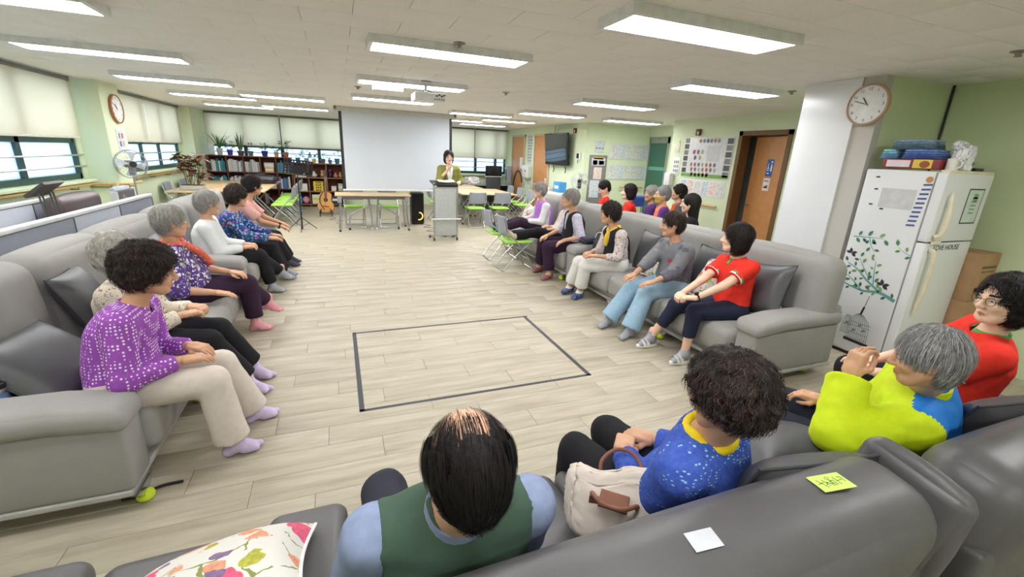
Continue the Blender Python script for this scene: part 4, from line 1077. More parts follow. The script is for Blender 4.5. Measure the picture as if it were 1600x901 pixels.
person('person in purple polka-dot blouse, cream trousers and lavender socks on the left sofa', (-1.08, 2.54, .475), (-.985, 2.56, .865), (-.90, 2.575, 1.03), 88, (78, -10, 0),
  [hnd((-.80, 2.46, .585), (1, .35, -.1), curl=.3), hnd((-.80, 2.62, .595), (1, -.55, -.1), curl=.3)], [((-.63, 2.43, .075), (1, .22)), ((-.575, 2.745, .075), (1, .35))],
  dict(m=dots_mat('purple_dots', (150, 74, 176), (236, 220, 244), 60, .3), inf=.018, sleeve=.96, name='blouse', vs=.011, cuff=.9, hem=-.1), dict(m=fab('cream_trousers', (212, 202, 192), .05), inf=.018, flare=.03, vs=.013, len=.93), ('perm_big', HAIR['dark'], 2), ('sock', LAV), 2, 1.03, .03, .035, res=2,
  extras=lambda c: collar(c, dots_mat('purple_dots', (150, 74, 176), (236, 220, 244), 60, .3), .064))
person('person with silver curly hair in cream leaf-print blouse, hands clasped, black trousers', (-1.24, 3.22, .465), (-1.26, 3.2, .835), (-1.22, 3.16, .99), 95, (70, -4, 0),
  [hnd((-.97, 3.14, .60), (.9, .5, 0), curl=.75), hnd((-.96, 3.30, .60), (.9, -.6, .05), curl=.75)], [((-.66, 3.12, .075), (1, -.2)), ((-.66, 3.34, .075), (1, -.3))],
  dict(m=floral_mat('cream_leaf_print', (226, 216, 200), ((150, 122, 96), (186, 166, 140), (120, 96, 80)), 34, .42), sleeve=.97, inf=.018, name='blouse', hem=-.12), dict(m=BLK, inf=.02, flare=.03, len=.86), ('perm', HAIR['silver'], 3), ('sock', LAV), 1, 1.0, .03, .035, res=1)
CORAL = floral_mat('coral_scarf', (226, 110, 88), ((240, 186, 160), (200, 84, 70)), 30, .4)
def sash(c):
    scarf(c, CORAL, .072, .024, 'scarf', False); b = c['base']; N, up, fw, rt = c['N'], c['up'], c['fwd'], c['right']
    p = spline([N-b+rt*.03+fw*.09-up*.02, N-b-rt*.03+fw*.155-up*.12, N-b-rt*.08+fw*.19-up*.24], 5)
    loc_part(c, MB().tube(p, [.03]*len(p), 8), 'scarf_tail', CORAL, True, 180)
person('person with grey hair, purple and white patterned top and coral scarf, pink socks', (-1.20, 4.15, .475), (-1.25, 4.09, .875), (-1.215, 4.05, 1.05), 82, (60, -6, 0),
  [hnd((-.96, 3.93, .50), (1, -.05, -.2), curl=.25), hnd((-.90, 4.22, .59), (1, -.5, -.1), curl=.35)], [((-.70, 4.50, .20), (1, .1, -.25)), ((-.79, 4.31, .075), (1, .05))],
  dict(m=floral_mat('purple_white_print', (78, 52, 128), ((232, 228, 240), (196, 214, 120), (150, 120, 196), (236, 232, 240)), 26, .5), sleeve=.62, inf=.02, name='blouse', hem=-.14), dict(m=PLUM, inf=.016, flare=.015, len=.84), ('grey_short', HAIR['grey'], 4), ('sock', PNK), 1, 1.08, .05, .04, res=1, extras=sash)
person('person in plain white long-sleeve top and black trousers with grey socks, left sofa', (-1.27, 5.36, .475), (-1.29, 5.33, .88), (-1.25, 5.30, 1.05), 85, (55, -8, 0),
  [hnd((-.99, 5.30, .585), (1, .4, 0), curl=.5), hnd((-.99, 5.48, .585), (1, -.5, 0), curl=.5)], [((-.70, 5.66, .20), (1, .1, -.2)), ((-.79, 5.50, .075), (1, 0))],
  dict(m=fab('white_top', (222, 224, 226), .04), sleeve=.97, inf=.018, hem=-.15), dict(m=BLK, inf=.016, len=.88), ('grey_short', HAIR['grey'], 5), ('sock', GRY), 1, 1.02, .02, .035)
person('person in blue and green leaf-print long-sleeve top, black trousers, left sofa', (-1.22, 5.97, .475), (-1.18, 5.95, .885), (-1.10, 5.93, 1.06), 88, (50, -8, 0),
  [hnd((-.80, 5.84, .58), (1, .1, -.1)), hnd((-.80, 6.05, .58), (1, -.2, -.1))], [((-.72, 6.03, .075), (1, 0)), ((-.72, 6.22, .075), (1, 0))],
  dict(m=floral_mat('blue_green_print', (36, 66, 132), ((48, 128, 86), (60, 110, 180), (206, 120, 176), (150, 190, 220)), 15, .55), sleeve=.97, inf=.02, name='blouse', hem=-.14), dict(m=BLK, inf=.016, len=.9), ('perm', HAIR['dark'], 6), ('sock', GRY), 1, 1.05, .03, .035)
person('person in pale pink top with bare forearms resting on black-trousered knees, farthest left', (-1.25, 6.72, .49), (-1.14, 6.72, .93), (-1.05, 6.72, 1.12), 88, (60, -6, 0),
  [hnd((-.77, 6.62, .60), (1, .1, -.5)), hnd((-.77, 6.85, .60), (1, -.1, -.5))], [((-.72, 6.72, .075), (1, 0)), ((-.72, 6.95, .075), (1, 0))],
  dict(m=fab('pale_pink_top', (222, 170, 164)), sleeve=.4, inf=.018), dict(m=BLK, inf=.016, len=.92), ('perm', HAIR['black'], 7), ('sock', fab('dark_sock', (70, 70, 84))), 2, 1.0, .0, .02, extras=lambda c: watch(c, 0, fab('black_band', (26, 26, 30))))
# ---- right row
def red_polo(ctx): collar(ctx, RED, .064); bands(ctx, GRN, WHT, .5); b = ctx['base']; N, up, fw, rt = ctx['N'], ctx['up'], ctx['fwd'], ctx['right']; loc_part(ctx, MB().tube(spline([N-b+fw*.052-up*.0, N-b+fw*.085-up*.03, N-b+fw*.10-up*.05], 4), [.011]*9, 6), 'placket', GRN)
person('person with black bob in red polo, navy cropped trousers and white slide sandals', (3.10, 2.64, .475), (3.12, 2.66, .895), (3.07, 2.67, 1.065), -84, (-44, 2, 0),
  [hnd((2.63, 2.72, .60), (-.9, -.55, -.1), curl=.8), hnd((2.64, 2.57, .61), (-.9, .5, -.05), curl=.75)], [((2.62, 3.0, .09), (-1, -.02)), ((2.68, 2.63, .09), (-1, -.05))],
  dict(m=RED, sleeve=.3, inf=.016, name='polo_shirt', vs=.011, hem=-.2), dict(m=NAVY, inf=.014, len=.60, flare=.0, vs=.012), ('bob', HAIR['black'], 1), ('sock_slide', (GRY, mat('white_rubber', (232, 230, 222), .5))), 3, .97, 0, .015, res=2,
  extras=lambda c: (red_polo(c), watch(c, 1, fab('black_band', (26, 26, 30)))))
GJ = floral_mat('grey_jacket_print', (116, 118, 124), ((88, 90, 98), (132, 134, 140)), 9, .4)
person('person in grey jacket with red embroidered flowers and light blue trousers, right sofa', (3.10, 3.37, .475), (3.08, 3.37, .89), (3.01, 3.38, 1.07), -88, (-60, -4, 0),
  [hnd((2.66, 3.42, .575), (-1, -.1, -.25), curl=.3), hnd((2.68, 3.15, .575), (-1, .15, -.2), curl=.3)], [((2.50, 3.53, .075), (-1, -.25)), ((2.54, 3.22, .075), (-1, -.25))],
  dict(m=[GJ, fab('rose_red', (178, 62, 66)), fab('sleeve_print', (96, 96, 108), .35)], sleeve=.8, inf=.022, name='jacket', vs=.012, hem=-.16, paint=lambda u, v, w, q: np.where((np.abs(w-.62) < .05) & (v > .06) & (np.abs(u+.07) < .03), 1, np.where((np.abs(u) > .17) & (w < .55), 2, 0))), dict(m=fab('light_blue_trousers', (150, 182, 206)), inf=.022, flare=.035, len=.95, vs=.013), ('grey_short', HAIR['dark'], 8), ('sock', GRY), 2, 1.05, .03, .03, res=1, extras=lambda c: collar(c, GJ, .066, .035))
BV = fab('black_vest', (34, 33, 38)); YEL = fab('yellow_scarf', (232, 196, 60))
BRF = floral_mat('brown_print_sleeve', (206, 194, 190), ((116, 92, 98), (168, 140, 140)), 40, .5)
person('person in black vest over brown print sleeves, yellow scarf, white trousers, blue slippers', (3.03, 4.26, .475), (2.96, 4.27, .885), (2.88, 4.27, 1.06), -86, (-58, -6, 0),
  [hnd((2.68, 4.30, .60), (-.9, -.5, 0), curl=.5), hnd((2.68, 4.14, .60), (-.9, .4, 0), curl=.5)], [((2.66, 4.66, .078), (-1, -.3)), ((2.68, 4.44, .078), (-1, -.35))],
  [dict(m=BRF, sleeve=.8, inf=.012), dict(m=BV, sleeve=0, inf=.022, name='vest', vopen=.05, hem=-.2)], dict(m=fab('white_trousers', (226, 224, 222), .04), inf=.018, flare=.03, len=.78), ('perm', HAIR['dark'], 9), ('sock_slipper', (fab('white_sock', (228, 226, 226)), floral_mat('blue_camo', (40, 56, 120), ((120, 160, 210), (30, 36, 70), (210, 220, 236)), 50, .5))), 2, 1.0, .02, .03, res=1, extras=lambda c: scarf(c, YEL, .066, .016))
person('person in black vest over pastel floral sleeves, plum trousers, dusty pink slippers', (3.06, 5.38, .48), (3.02, 5.36, .93), (2.94, 5.33, 1.12), -80, (-62, -4, 0),
  [hnd((2.74, 5.58, .57), (-1, -.1, -.4)), hnd((2.80, 5.16, .58), (-1, .15, -.5))], [((2.72, 5.72, .078), (-1, -.3)), ((2.68, 5.31, .078), (-1, -.3))],
  [dict(m=floral_mat('pastel_floral', (196, 196, 216), ((226, 160, 176), (120, 140, 200), (236, 232, 236)), 34, .5), sleeve=.62, inf=.014), dict(m=BV, sleeve=0, inf=.024, name='vest', vopen=.05, hem=-.2)], dict(m=PLUM, inf=.02, flare=.02, len=.85), ('grey_short', HAIR['grey'], 10), ('slipper', floral_mat('dusty_slipper', (150, 96, 100), ((190, 140, 140), (110, 70, 78)), 60, .4)), 1, 1.05, .03, .02)
person('person in cream floral blouse lying back with black-trousered legs up on a green chair', (3.15, 5.98, .48), (3.30, 6.0, .85), (3.27, 6.0, 1.03), -86, (-70, 4, 0),
  [hnd((2.98, 6.08, .62), (-1, -.3, -.1)), hnd((2.96, 5.86, .61), (-1, .3, -.1))], [((2.37, 6.10, .50), (-.35, 0, .9)), ((2.37, 5.92, .50), (-.35, 0, .9))],
  dict(m=floral_mat('cream_leaf_print2', (222, 214, 204), ((160, 134, 120), (196, 170, 160)), 34, .42), sleeve=.8, inf=.018, name='blouse'), dict(m=BLK, inf=.016, len=.9), ('perm', HAIR['grey'], 11), ('sock', fab('beige_sock', (206, 190, 164))), 1, 1.0, .02, .03, kneepole=[(0, 0, 1), (0, 0, 1)])
person('person in lavender quilted vest over white sleeves with plum-trousered legs up, far right sofa', (3.15, 6.68, .49), (3.16, 6.66, .93), (3.07, 6.63, 1.12), -86, (-70, -4, 0),
  [hnd((2.85, 6.76, .63), (-1, -.4, -.1)), hnd((2.85, 6.58, .63), (-1, .4, -.1))], [((2.40, 6.78, .50), (-.35, 0, .9)), ((2.40, 6.62, .50), (-.35, 0, .9))],
  [dict(m=fab('white_sleeve', (226, 224, 228)), sleeve=.97, inf=.014), dict(m=fab('lavender_vest', (176, 118, 206), .12), sleeve=0, inf=.03, name='vest', hem=-.18)], dict(m=PLUM, inf=.018, len=.9), ('grey_short', HAIR['grey'], 12), ('sock', fab('teal_sock', (40, 92, 88))), 3, 1.0, .03, .03, kneepole=[(0, 0, 1), (0, 0, 1)])
# ---- staff behind the right sofas (sitting on chairs)
def seated(x, y, z, face, dx=0): return (x-dx, y, .48), (x, y, z-.17), (x, y, z)
def staff(label, H, face, look, top, hair, skin=3, extras=None, g=.95, male=False, tr=BLK):
    fa = face*D2R; f = np.array((math.sin(fa), math.cos(fa), 0)); r = np.array((f[1], -f[0], 0)); H = np.array(H, float); P = H-f*.03; P[2] = .50; N = H-f*.03; N[2] = H[2]-.17
    hd = [dict(w=P+f*.30+r*s*.09+np.array((0, 0, .12)), d=f-r*s*.3, n=(0, 0, -1), curl=.4) for s in (1, -1)]
    ft = [(np.array((P[0], P[1], .078))+f*.42+r*s*.1, f) for s in (1, -1)]
    person(label, P, N, H, face, look, hd, ft, top, dict(m=tr, inf=.014), hair, ('slipper', fab('staff_shoe', (60, 60, 66))), skin, g, 0, .015, male, 0, hs=1.12, extras=extras, shw=.165 if male else .15)
    STAFF.append((P, face))
STAFF = []
POLO = dict(m=RED, sleeve=.3, inf=.016, name='polo_shirt')
staff('person with short black hair in red polo looking down, by the grey notice panel', (4.50, 6.93, 1.15), -60, (-75, -28, 0), POLO, ('short', HAIR['black'], 1), 3, lambda c: collar(c, RED), 1.0, True)
staff('person with chin-length black hair in red polo, between looking-down man and masked lady', (4.47, 6.15, 1.15), -60, (-55, 2, 0), POLO, ('bob', HAIR['black'], 2), 3, lambda c: collar(c, RED))
staff('person with grey curls in purple, mostly hidden behind the masked lady', (4.98, 6.22, 1.115), -60, (-70, 0, 0), dict(m=fab('violet_top', (96, 60, 130)), sleeve=.97, inf=.016), ('perm', HAIR['grey'], 13), 2)
def mask_extra(ctx):
    def f(p):
        d = np.abs(head_sd(p)-.006)-.0016; d = np.maximum(d, p[:, 2]+.012-.02*(np.abs(p[:, 0]) < .02)); d = np.maximum(d, -.105-p[:, 2]); return np.maximum(d, .028-p[:, 1])
    V, F = polygonize(f, (-.09, .0, -.12), (.09, .14, .02), .004); loc_part(ctx, MB().add(V, F, 0, ctx['HM']), 'face_mask', fab('yellow_mask', (222, 190, 110), .04), True, 180)
    mb = MB()
    for s in (-1, 1): loc_part(ctx, MB().tube([(s*.066, .04, -.03), (s*.082, .0, -.012), (s*.080, -.024, .0), (s*.082, .0, -.035), (s*.064, .038, -.07)], .0012, 5, 0, ctx['HM']), 'mask_loop', WHT)
    collar(ctx, fab('apron_peach', (236, 130, 100)))
ORG = fab('orange_apron', (240, 104, 46))
staff('person with grey-black hair wearing a yellow face mask and orange apron over purple', (4.62, 5.50, 1.165), -60, (-70, 0, 0), [dict(m=fab('violet_top', (96, 60, 130)), sleeve=.97, inf=.014), dict(m=[fab('apron_peach', (236, 130, 100)), ORG], sleeve=0, inf=.024, name='apron', paint=lambda u, v, w, q: (w < .72).astype(int))], ('grey_short', HAIR['salt'], 14), 1, mask_extra)
staff('person with dark wavy hair in orange apron and pale scarf, by the wall notices', (5.35, 5.98, 1.165), -60, (-55, 4, 0), [dict(m=fab('grey_tee', (110, 104, 108)), sleeve=.6, inf=.014), dict(m=ORG, sleeve=0, inf=.022, name='apron')], ('perm', HAIR['dark'], 15), 1, lambda c: scarf(c, fab('pale_scarf', (170, 200, 206)), .066, .015, 'scarf', False))
staff('person with long straight black hair and black top, looking left behind the sofa', (4.36, 4.62, 1.13), -50, (-42, 0, 0), dict(m=fab('black_top', (32, 32, 36)), sleeve=.97, inf=.016), ('long', HAIR['black'], 1), 3)
# ---- speaker
def mic(ctx): glasses(ctx, mat('gold_rim', (150, 130, 100), .3, .8))
person('person smiling with wavy dark bob, olive cardigan and white top, holding a microphone', (2.06, 8.80, .90), (2.06, 8.78, 1.385), (2.05, 8.73, 1.555), 180, (184, -2, 0),
  [hnd((1.985, 8.57, 1.315), (.35, -.2, .9), (.75, -.3, -.35), 1.0, out=.9), hnd((2.22, 8.58, 1.10), (-.3, -1, -.2), curl=.3)], [((1.97, 8.82, .08), (0, -1)), ((2.15, 8.82, .08), (0, -1))],
  [dict(m=WHT, sleeve=0, inf=.012, name='white_top'), dict(m=fab('olive_cardigan', (132, 134, 70)), sleeve=.72, inf=.024, name='cardigan', vopen=.085, hem=-.12)], dict(m=fab('dark_skirt_trousers', (60, 60, 66)), inf=.018, len=.95), ('bob_wavy', HAIR['dark'], 3), ('slipper', fab('staff_shoe', (60, 60, 66))), 3, .98, 0, .0, False, 1, kneepole=[(0, -1, 0), (0, -1, 0)], extras=mic)
# ---- nearest row, seen from behind
def thin_hair(ctx):
    V, F = ctx['hair']; hb = MB(); M = ctx['HM']
    c = V[F].mean(1); keep = (c[:, 2] < -.005) | ((np.abs(c[:, 0]) > .058) & (c[:, 2] < .06)) | (c[:, 1] < -.098)
    hb.add(V, F[keep], 0, M); hm = HAIR['black']
    strands(hb, V, F[keep], 9000, M, .05, 0, 5, .05, .003, .0009, (0, .02, .14))
    r = np.random.RandomState(4); hV, hF, _ = head_mesh(.0038); c2 = hV[hF].mean(1); top = hF[(c2[:, 2] > .055) & (c2[:, 1] < .075)]
    strands(hb, hV, top, 330, M, .09, 0, 9, .06, .004, .0006, (0, .10, .16))
    strands(hb, hV, hF[(c2[:, 2] > .05) & (np.abs(c2[:, 0]) > .028) & (c2[:, 1] < .08)], 520, M, .08, 0, 10, .05, .004, .0008, (0, .10, .16))
    strands(hb, hV, hF[(c2[:, 2] > .04) & (c2[:, 1] < -.035)], 330, M, .08, 0, 12, .05, .004, .0008, (0, .10, .16))
    hb.build('hair', hm, ctx['root'], True, 180)
    collar(ctx, fab('blue_grey_shirt', (134, 146, 178), .12), .072, .036)
    b = ctx['base']; p = ctx['N']-b-ctx['fwd']*.078-ctx['up']*.06-ctx['right']*.085
    loc_part(ctx, MB().rbox(p+np.array((0, 0, .012)), (.012, .005, .004), .001), 'tag', WHT)
def n1_extra(ctx): thin_hair(ctx)
person('person from behind with thinning black hair, green vest over blue-grey shirt', (.20, .97, .47), (.20, .765, .885), (.205, .705, 1.05), 2, (2, -20, 0),
  [hnd((.34, 1.12, .60), (-.2, 1, -.1), curl=.4), hnd((.09, 1.06, .60), (.35, 1, -.05), curl=.4)], [((.33, 1.50, .078), (.1, 1)), ((.05, 1.52, .078), (-.1, 1))],
  [dict(m=fab('blue_grey_shirt', (134, 146, 178), .12), sleeve=.97, inf=.014, vs=.011), dict(m=fab('green_vest', (70, 92, 78)), sleeve=0, inf=.024, name='vest', vs=.010, hem=-.12, wide=.004)], dict(m=fab('charcoal_trousers', (50, 52, 64)), inf=.018, vs=.013), ('thin', HAIR['black'], 16), ('sock', fab('white_sock', (228, 226, 226))), 1, 1.08, .03, .02, True, 2, hs=1.0, shw=.168, extras=n1_extra, elbow_out=.8)
def knit():
    N = NT('blue_knit'); v = N.coord(); nz = N.noise(v, 60, 3); b = N.mix(nz, lin((40, 62, 150)), lin((84, 112, 200)))
    v2 = N.coord(scale=(60, 60, 150)); x = N.n('ShaderNodeTexVoronoi'); N.l(v2, x.inputs[0]); x.inputs['Scale'].default_value = 1
    sp = N.n('ShaderNodeSeparateXYZ'); N.l(N.coord(), sp.inputs[0])
    k = N.math('MULTIPLY', N.math('LESS_THAN', x.outputs['Distance'], .30), N.math('GREATER_THAN', N.noise(N.coord(), 9, 2), .52)); k = N.math('MULTIPLY', k, N.math('GREATER_THAN', sp.outputs[2], .66))
    N.l(N.mix(k, b, lin((140, 190, 220))), N.p.inputs['Base Color']); N.set(.95, 0, .2); N.bump(nz, .7, .004); return N.m
person('person from behind with dark permed hair, blue knit sweater and yellow neckerchief', (1.05, .99, .465), (1.015, .835, .865), (.98, .785, 1.03), -22, (-18, -10, 0),
  [hnd((1.10, 1.17, .59), (-.75, .55, .1), curl=.75), hnd((.95, 1.15, .585), (.55, .6, .1), curl=.7)], [((1.16, 1.42, .078), (-.1, 1)), ((.90, 1.42, .078), (-.3, 1))],
  dict(m=knit(), sleeve=.97, inf=.024, name='sweater', vs=.010, fold=.004, hem=-.16), dict(m=BLK, inf=.018, vs=.013, flare=.02), ('perm_big', HAIR['dark'], 17), ('slipper', fab('grey_slipper', (110, 112, 120))), 2, 1.0, .02, .035, res=2, hs=.97, extras=lambda c: scarf(c, fab('yellow_kerchief', (240, 208, 40), .1), .066, .017, 'neckerchief', False))
NEON = fab('neon_jacket', (204, 226, 30), .06, .7); NB = fab('jacket_blue', (38, 122, 208), .06, .7)
def n3x(ctx):
    collar(ctx, NEON, .078, .045, 'collar', gap=1.2)
person('person with grey hair in neon yellow jacket with blue panel, hand raised to chin', (2.14, .96, .465), (2.03, .80, .885), (1.875, .755, 1.035), -28, (-30, -10, 0),
  [hnd((2.12, 1.18, .58), (-.5, .8, 0), curl=.5), hnd((1.79, .925, .90), (.25, .0, .95), (.8, -.3, .1), .8, out=1.0)], [((2.2, 1.48, .078), (.1, 1)), ((1.95, 1.48, .078), (-.2, 1))],
  dict(m=[NEON, NB], sleeve=.97, inf=.032, name='jacket', vs=.010, fold=.006, hem=-.12, cuff=1.4, paint=lambda u, v, w, q: ((w > .50) & (w < 1.1) & (v < .035) & (u > -.19)).astype(int)), dict(m=fab('navy_slacks', (34, 36, 50)), inf=.018, vs=.013), ('grey_man', HAIR['salt'], 18), ('slipper', fab('grey_slipper', (110, 112, 120))), 2, 1.08, .02, .03, True, 2, hs=.95, shw=.165, extras=n3x)
person('person with glasses and wavy black hair in red polo at the right edge', (3.0, 1.10, .47), (2.99, 1.0, .905), (2.94, .985, 1.085), -35, (-66, -2, 0),
  [hnd((2.86, 1.40, .58), (-.6, .7, 0)), hnd((2.72, 1.30, .58), (.3, .8, 0))], [((3.05, 1.60, .078), (.1, 1)), ((2.8, 1.58, .078), (-.2, 1))],
  dict(m=RED, sleeve=.3, inf=.018, name='polo_shirt', vs=.011), dict(m=BLK, inf=.018, vs=.013), ('bob_wavy', HAIR['black'], 4), ('slipper', fab('grey_slipper', (110, 112, 120))), 3, 1.06, .02, .02, res=2,
  extras=lambda c: (collar(c, GRN, .068, .034), bands(c, GRN, WHT, .5), glasses(c, mat('dark_rim', (60, 44, 40), .3))))
# ================================================================== THINGS IN THE ROOM
BLKP = mat('black_plastic', (34, 34, 36), .4); WHP = mat('white_plastic_shell', (226, 226, 226), .35); STL = mat('satin_steel', (176, 180, 184), .3, .85); GRYP = mat('grey_plastic', (140, 144, 150), .45)
BEE = mat('beech_top', (206, 176, 136), .4, 0, .07, 14); SEATG = mat('lime_seat', (152, 204, 84), .6); BACKG = mat('chair_back_grey', (146, 152, 164), .5); TUBE = mat('chair_tube', (190, 194, 198), .25, .8)
# ---- folding chair (faces +Y) ------------------------------------------
def chair_proto():
    t = empty('folding_chair', (0, 0, 0), 'x', 'chair')
    MB().rbox((0, .02, .435), (.40, .40, .035), .015, bulge=.006).build('seat', SEATG, t)
    V, F = softbox((.20, .012, .13), .011, 0, 6, 2); V = V.copy(); V[:, 1] += .9*V[:, 0]**2
    MB().add(V, F, 0, Matrix.Translation((0, -.235, .68)) @ Matrix.Rotation(.16, 4, 'X')).build('backrest', BACKG, t)
    for s in (-1, 1):
        MB().tube([(s*.205, .26, .012), (s*.205, .15, .22), (s*.205, -.02, .43), (s*.205, -.21, .60), (s*.19, -.245, .78)], .0105, 8).build('front_leg', TUBE, t)
        MB().tube([(s*.18, .16, .41), (s*.18, -.05, .22), (s*.18, -.22, .012)], .0105, 8).build('rear_leg', TUBE, t)
    MB().tube([(-.205, .26, .012), (.205, .26, .012)], .0105, 8).build('front_stretcher', TUBE, t)
    MB().tube([(-.18, -.22, .012), (.18, -.22, .012)], .0105, 8).build('rear_stretcher', TUBE, t)
    MB().tube([(-.205, .18, .17), (.205, .18, .17)], .007, 6).build('cross_bar', TUBE, t)
    return t
chairs = [(2.40, 5.98, -90, 'green folding chair under the beige-socked feet beside the right sofa'), (2.42, 6.70, -90, 'green folding chair under the teal-socked feet, behind the nearer one'),
 (-1.12, 10.55, 90, 'green folding chair nearest in the row along the left table'), (-1.12, 11.12, 90, 'green folding chair second in the row along the left table'), (-1.12, 11.70, 90, 'green folding chair third in the row along the left table'), (-1.12, 12.28, 90, 'green folding chair fourth in the row along the left table'), (-1.12, 12.86, 90, 'green folding chair farthest in the row along the left table'),
 (-3.12, 11.3, -90, 'green folding chair on the wall side of the left table, near the red-leaved plant'), (-3.1, 12.3, -90, 'green folding chair on the wall side of the left table by the bookcase'),
 (.30, 10.22, 180, 'green folding chair under the front desk, left one'), (1.02, 10.22, 180, 'green folding chair under the front desk, right one'),
 (2.95, 9.9, 0, 'green folding chair at the near end of the right table beside the lectern'), (3.55, 9.9, 0, 'green folding chair at the near end of the right table, middle one'), (4.42, 10.5, 90, 'green folding chair with grey back at the right side of the right table'), (4.42, 11.25, 90, 'green folding chair on the right side of the right table, middle one'), (4.42, 12.0, 90, 'green folding chair on the right side of the right table by the computer desk'), (2.32, 11.1, -90, 'green folding chair on the screen side of the right table')]
cp = chair_proto()
for i, (x, y, a, lb) in enumerate(chairs):
    r_ = -a*D2R if a not in (90, -90) else (PI/2 if a == 90 else -PI/2)
    if i == 0: cp.location = (x, y, 0); cp.rotation_euler = (0, 0, r_); cp['label'] = lb; cp['group'] = 'folding chairs with lime seats'
    else: copy_tree(cp, lb, (x, y, 0), r_)
who = ['the looking-down man in red polo', 'the woman in red polo with bob', 'the hidden lady with grey curls', 'the lady in yellow mask', 'the woman in orange apron by the notices', 'the woman with long black hair']
for (P_, fc), w in zip(STAFF, who): copy_tree(cp, 'folding chair carrying '+w, (P_[0], P_[1], 0), -fc*D2R)
# ---- tables ---------------------------------------------------------------
def table(label, x, y, w, d, rz=0):
    t = empty('folding_table', (x, y, 0), label, 'table', 'beech topped folding tables', rz)
    MB().rbox((0, 0, .725), (w, d, .028), .006).build('table_top', BEE, t)
    MB().rbox((0, 0, .70), (w-.12, .09, .03), .006).build('beam', GRYP, t)
    for s in (-1, 1):
        l = MB(); x_ = s*(w/2-.14)
        l.tube(spline([(x_, 0, .69), (x_-s*.03, 0, .45), (x_-s*.02, d*.30, .16), (x_, d*.42, .05)], 5), .018, 8)
        l.tube(spline([(x_-s*.03, 0, .45), (x_-s*.02, -d*.30, .16), (x_, -d*.42, .05)], 5), .018, 8)
        lg = l.build('leg_frame', STL, t)
        for q in (-1, 1): MB().cyl((x_-.012, q*d*.42, .028), (x_+.012, q*d*.42, .028), .027, n=12).build('castor', BLKP, lg)
    return t
table('beech table at the left, nearest one on the wall side', -2.62, 10.75, 1.5, .8, PI/2)
table('beech table at the left, nearest one on the aisle side', -1.80, 10.95, 1.5, .8, PI/2)
table('beech table at the left by the bookcase, on the wall side', -2.62, 12.28, 1.5, .8, PI/2)
table('beech table at the left by the bookcase, holding the black bag', -1.80, 12.48, 1.5, .8, PI/2)
table('beech table at the right just behind the lectern, screen side', 3.02, 10.85, 1.6, .68, PI/2)
table('beech table at the right just behind the lectern, window side', 3.72, 10.85, 1.6, .68, PI/2)
table('beech table farther right near the computer desk', 3.35, 12.5, 1.4, .8, PI/2)
# front desk under the screen
t = empty('front_desk', (.67, 9.80, 0), 'beech topped desk with silver legs in front of the white screen', 'desk')
MB().rbox((0, 0, .735), (1.50, .62, .028), .006).build('desk_top', BEE, t)
MB().rbox((0, -.27, .69), (1.32, .03, .06), .008).build('front_rail', mat('dark_rail', (92, 92, 92), .5), t)
for s in (-1, 1):
    MB().rbox((s*.665, -.27, .65), (.085, .07, .13), .01).build('corner_block', GRYP, t)
    for yy in (-.27, .25):
        lg = MB().tube([(s*.655, yy, .66), (s*.66, yy, .35), (s*.69, yy-.02, .04)], .02, 8).build('leg', STL, t)
        MB().sphere((s*.69, yy-.02, .024), .024, 10, 8).build('castor', BLKP, lg)
    lg = MB().tube(spline([(s*.10, -.1, .66), (s*.085, -.1, .55), (s*.06, -.1, .3), (s*.045, -.1, .05)], 4), .019, 8).build('centre_leg', STL, t)
    MB().sphere((s*.045, -.1, .026), .026, 10, 8).build('castor', mat('white_castor', (226, 224, 220), .4), lg)
    lg = MB().tube(spline([(s*.10, -.1, .56), (s*.2, -.1, .47), (s*.46, -.1, .32), (s*.5, -.1, .06)], 5), .017, 8).build('swept_leg', STL, t)
    MB().sphere((s*.5, -.1, .024), .024, 10, 8).build('castor', BLKP, lg)
# ---- lectern -----------------------------------------------------------------
t = empty('lectern', (1.89, 8.42, 0), 'grey speckled lectern on castors in front of the speaking woman', 'lectern')
MB().rbox((0, -.12, .56), (.42, .02, .93), .006).build('front_panel', mat('speckled_grey', (168, 172, 170), .7, 0, .25, 120), t)
for s in (-1, 1):
    MB().rbox((s*.225, -.12, .58), (.03, .035, 1.04), .006).build('post', STL, t)
    c = MB().cyl((s*.225-.012, -.12, .03), (s*.225+.012, -.12, .03), .03, n=14).build('castor', BLKP, t)
    MB().tube([(s*.225, -.12, .07), (s*.23, .1, .06), (s*.24, .24, .05)], .014, 8).build('foot', STL, t)
    MB().cyl((s*.24-.012, .24, .028), (s*.24+.012, .24, .028), .028, n=14).build('rear_castor', BLKP, t)
MB().rbox((0, .04, 1.08), (.48, .40, .02), .005, 0, Matrix.Translation((0, 0, 1.08)) @ Matrix.Rotation(.14, 4, 'X') @ Matrix.Translation((0, 0, -1.08))).build('reading_top', BLKP, t)
MB().rbox((.03, -.125, 1.06), (.40, .03, .07), .006).build('dark_band', BLKP, t)
MB().tube([(-.29, -.15, .42), (.29, -.15, .42)], .014, 8).build('foot_bar', WHP, t)
MB().tube([(-.30, -.02, .98), (-.22, -.06, .98)], .006, 6).build('side_pin', STL, t)
bk = MB()
for s in (-1, 1): bk.add([(0, 0, 0), (s*.16, 0, .012), (s*.16, .2, .012), (0, .2, 0), (0, 0, .006), (s*.16, 0, .018), (s*.16, .2, .018), (0, .2, .006)], [(0, 1, 2, 3), (4, 5, 6, 7), (0, 1, 5, 4), (1, 2, 6, 5), (2, 3, 7, 6)], 0)
bk = bk.build('open_book', mat('paper_white', (222, 220, 212), .6)); bk.location = (1.93, 8.36, 1.10); bk.rotation_euler = (.14, 0, 0); tag(bk, 'open white booklet lying on the lectern top', 'book')
m_ = empty('microphone', (2.045, 8.545, 1.40), 'silver handheld microphone in the speaking woman\'s hand', 'microphone')
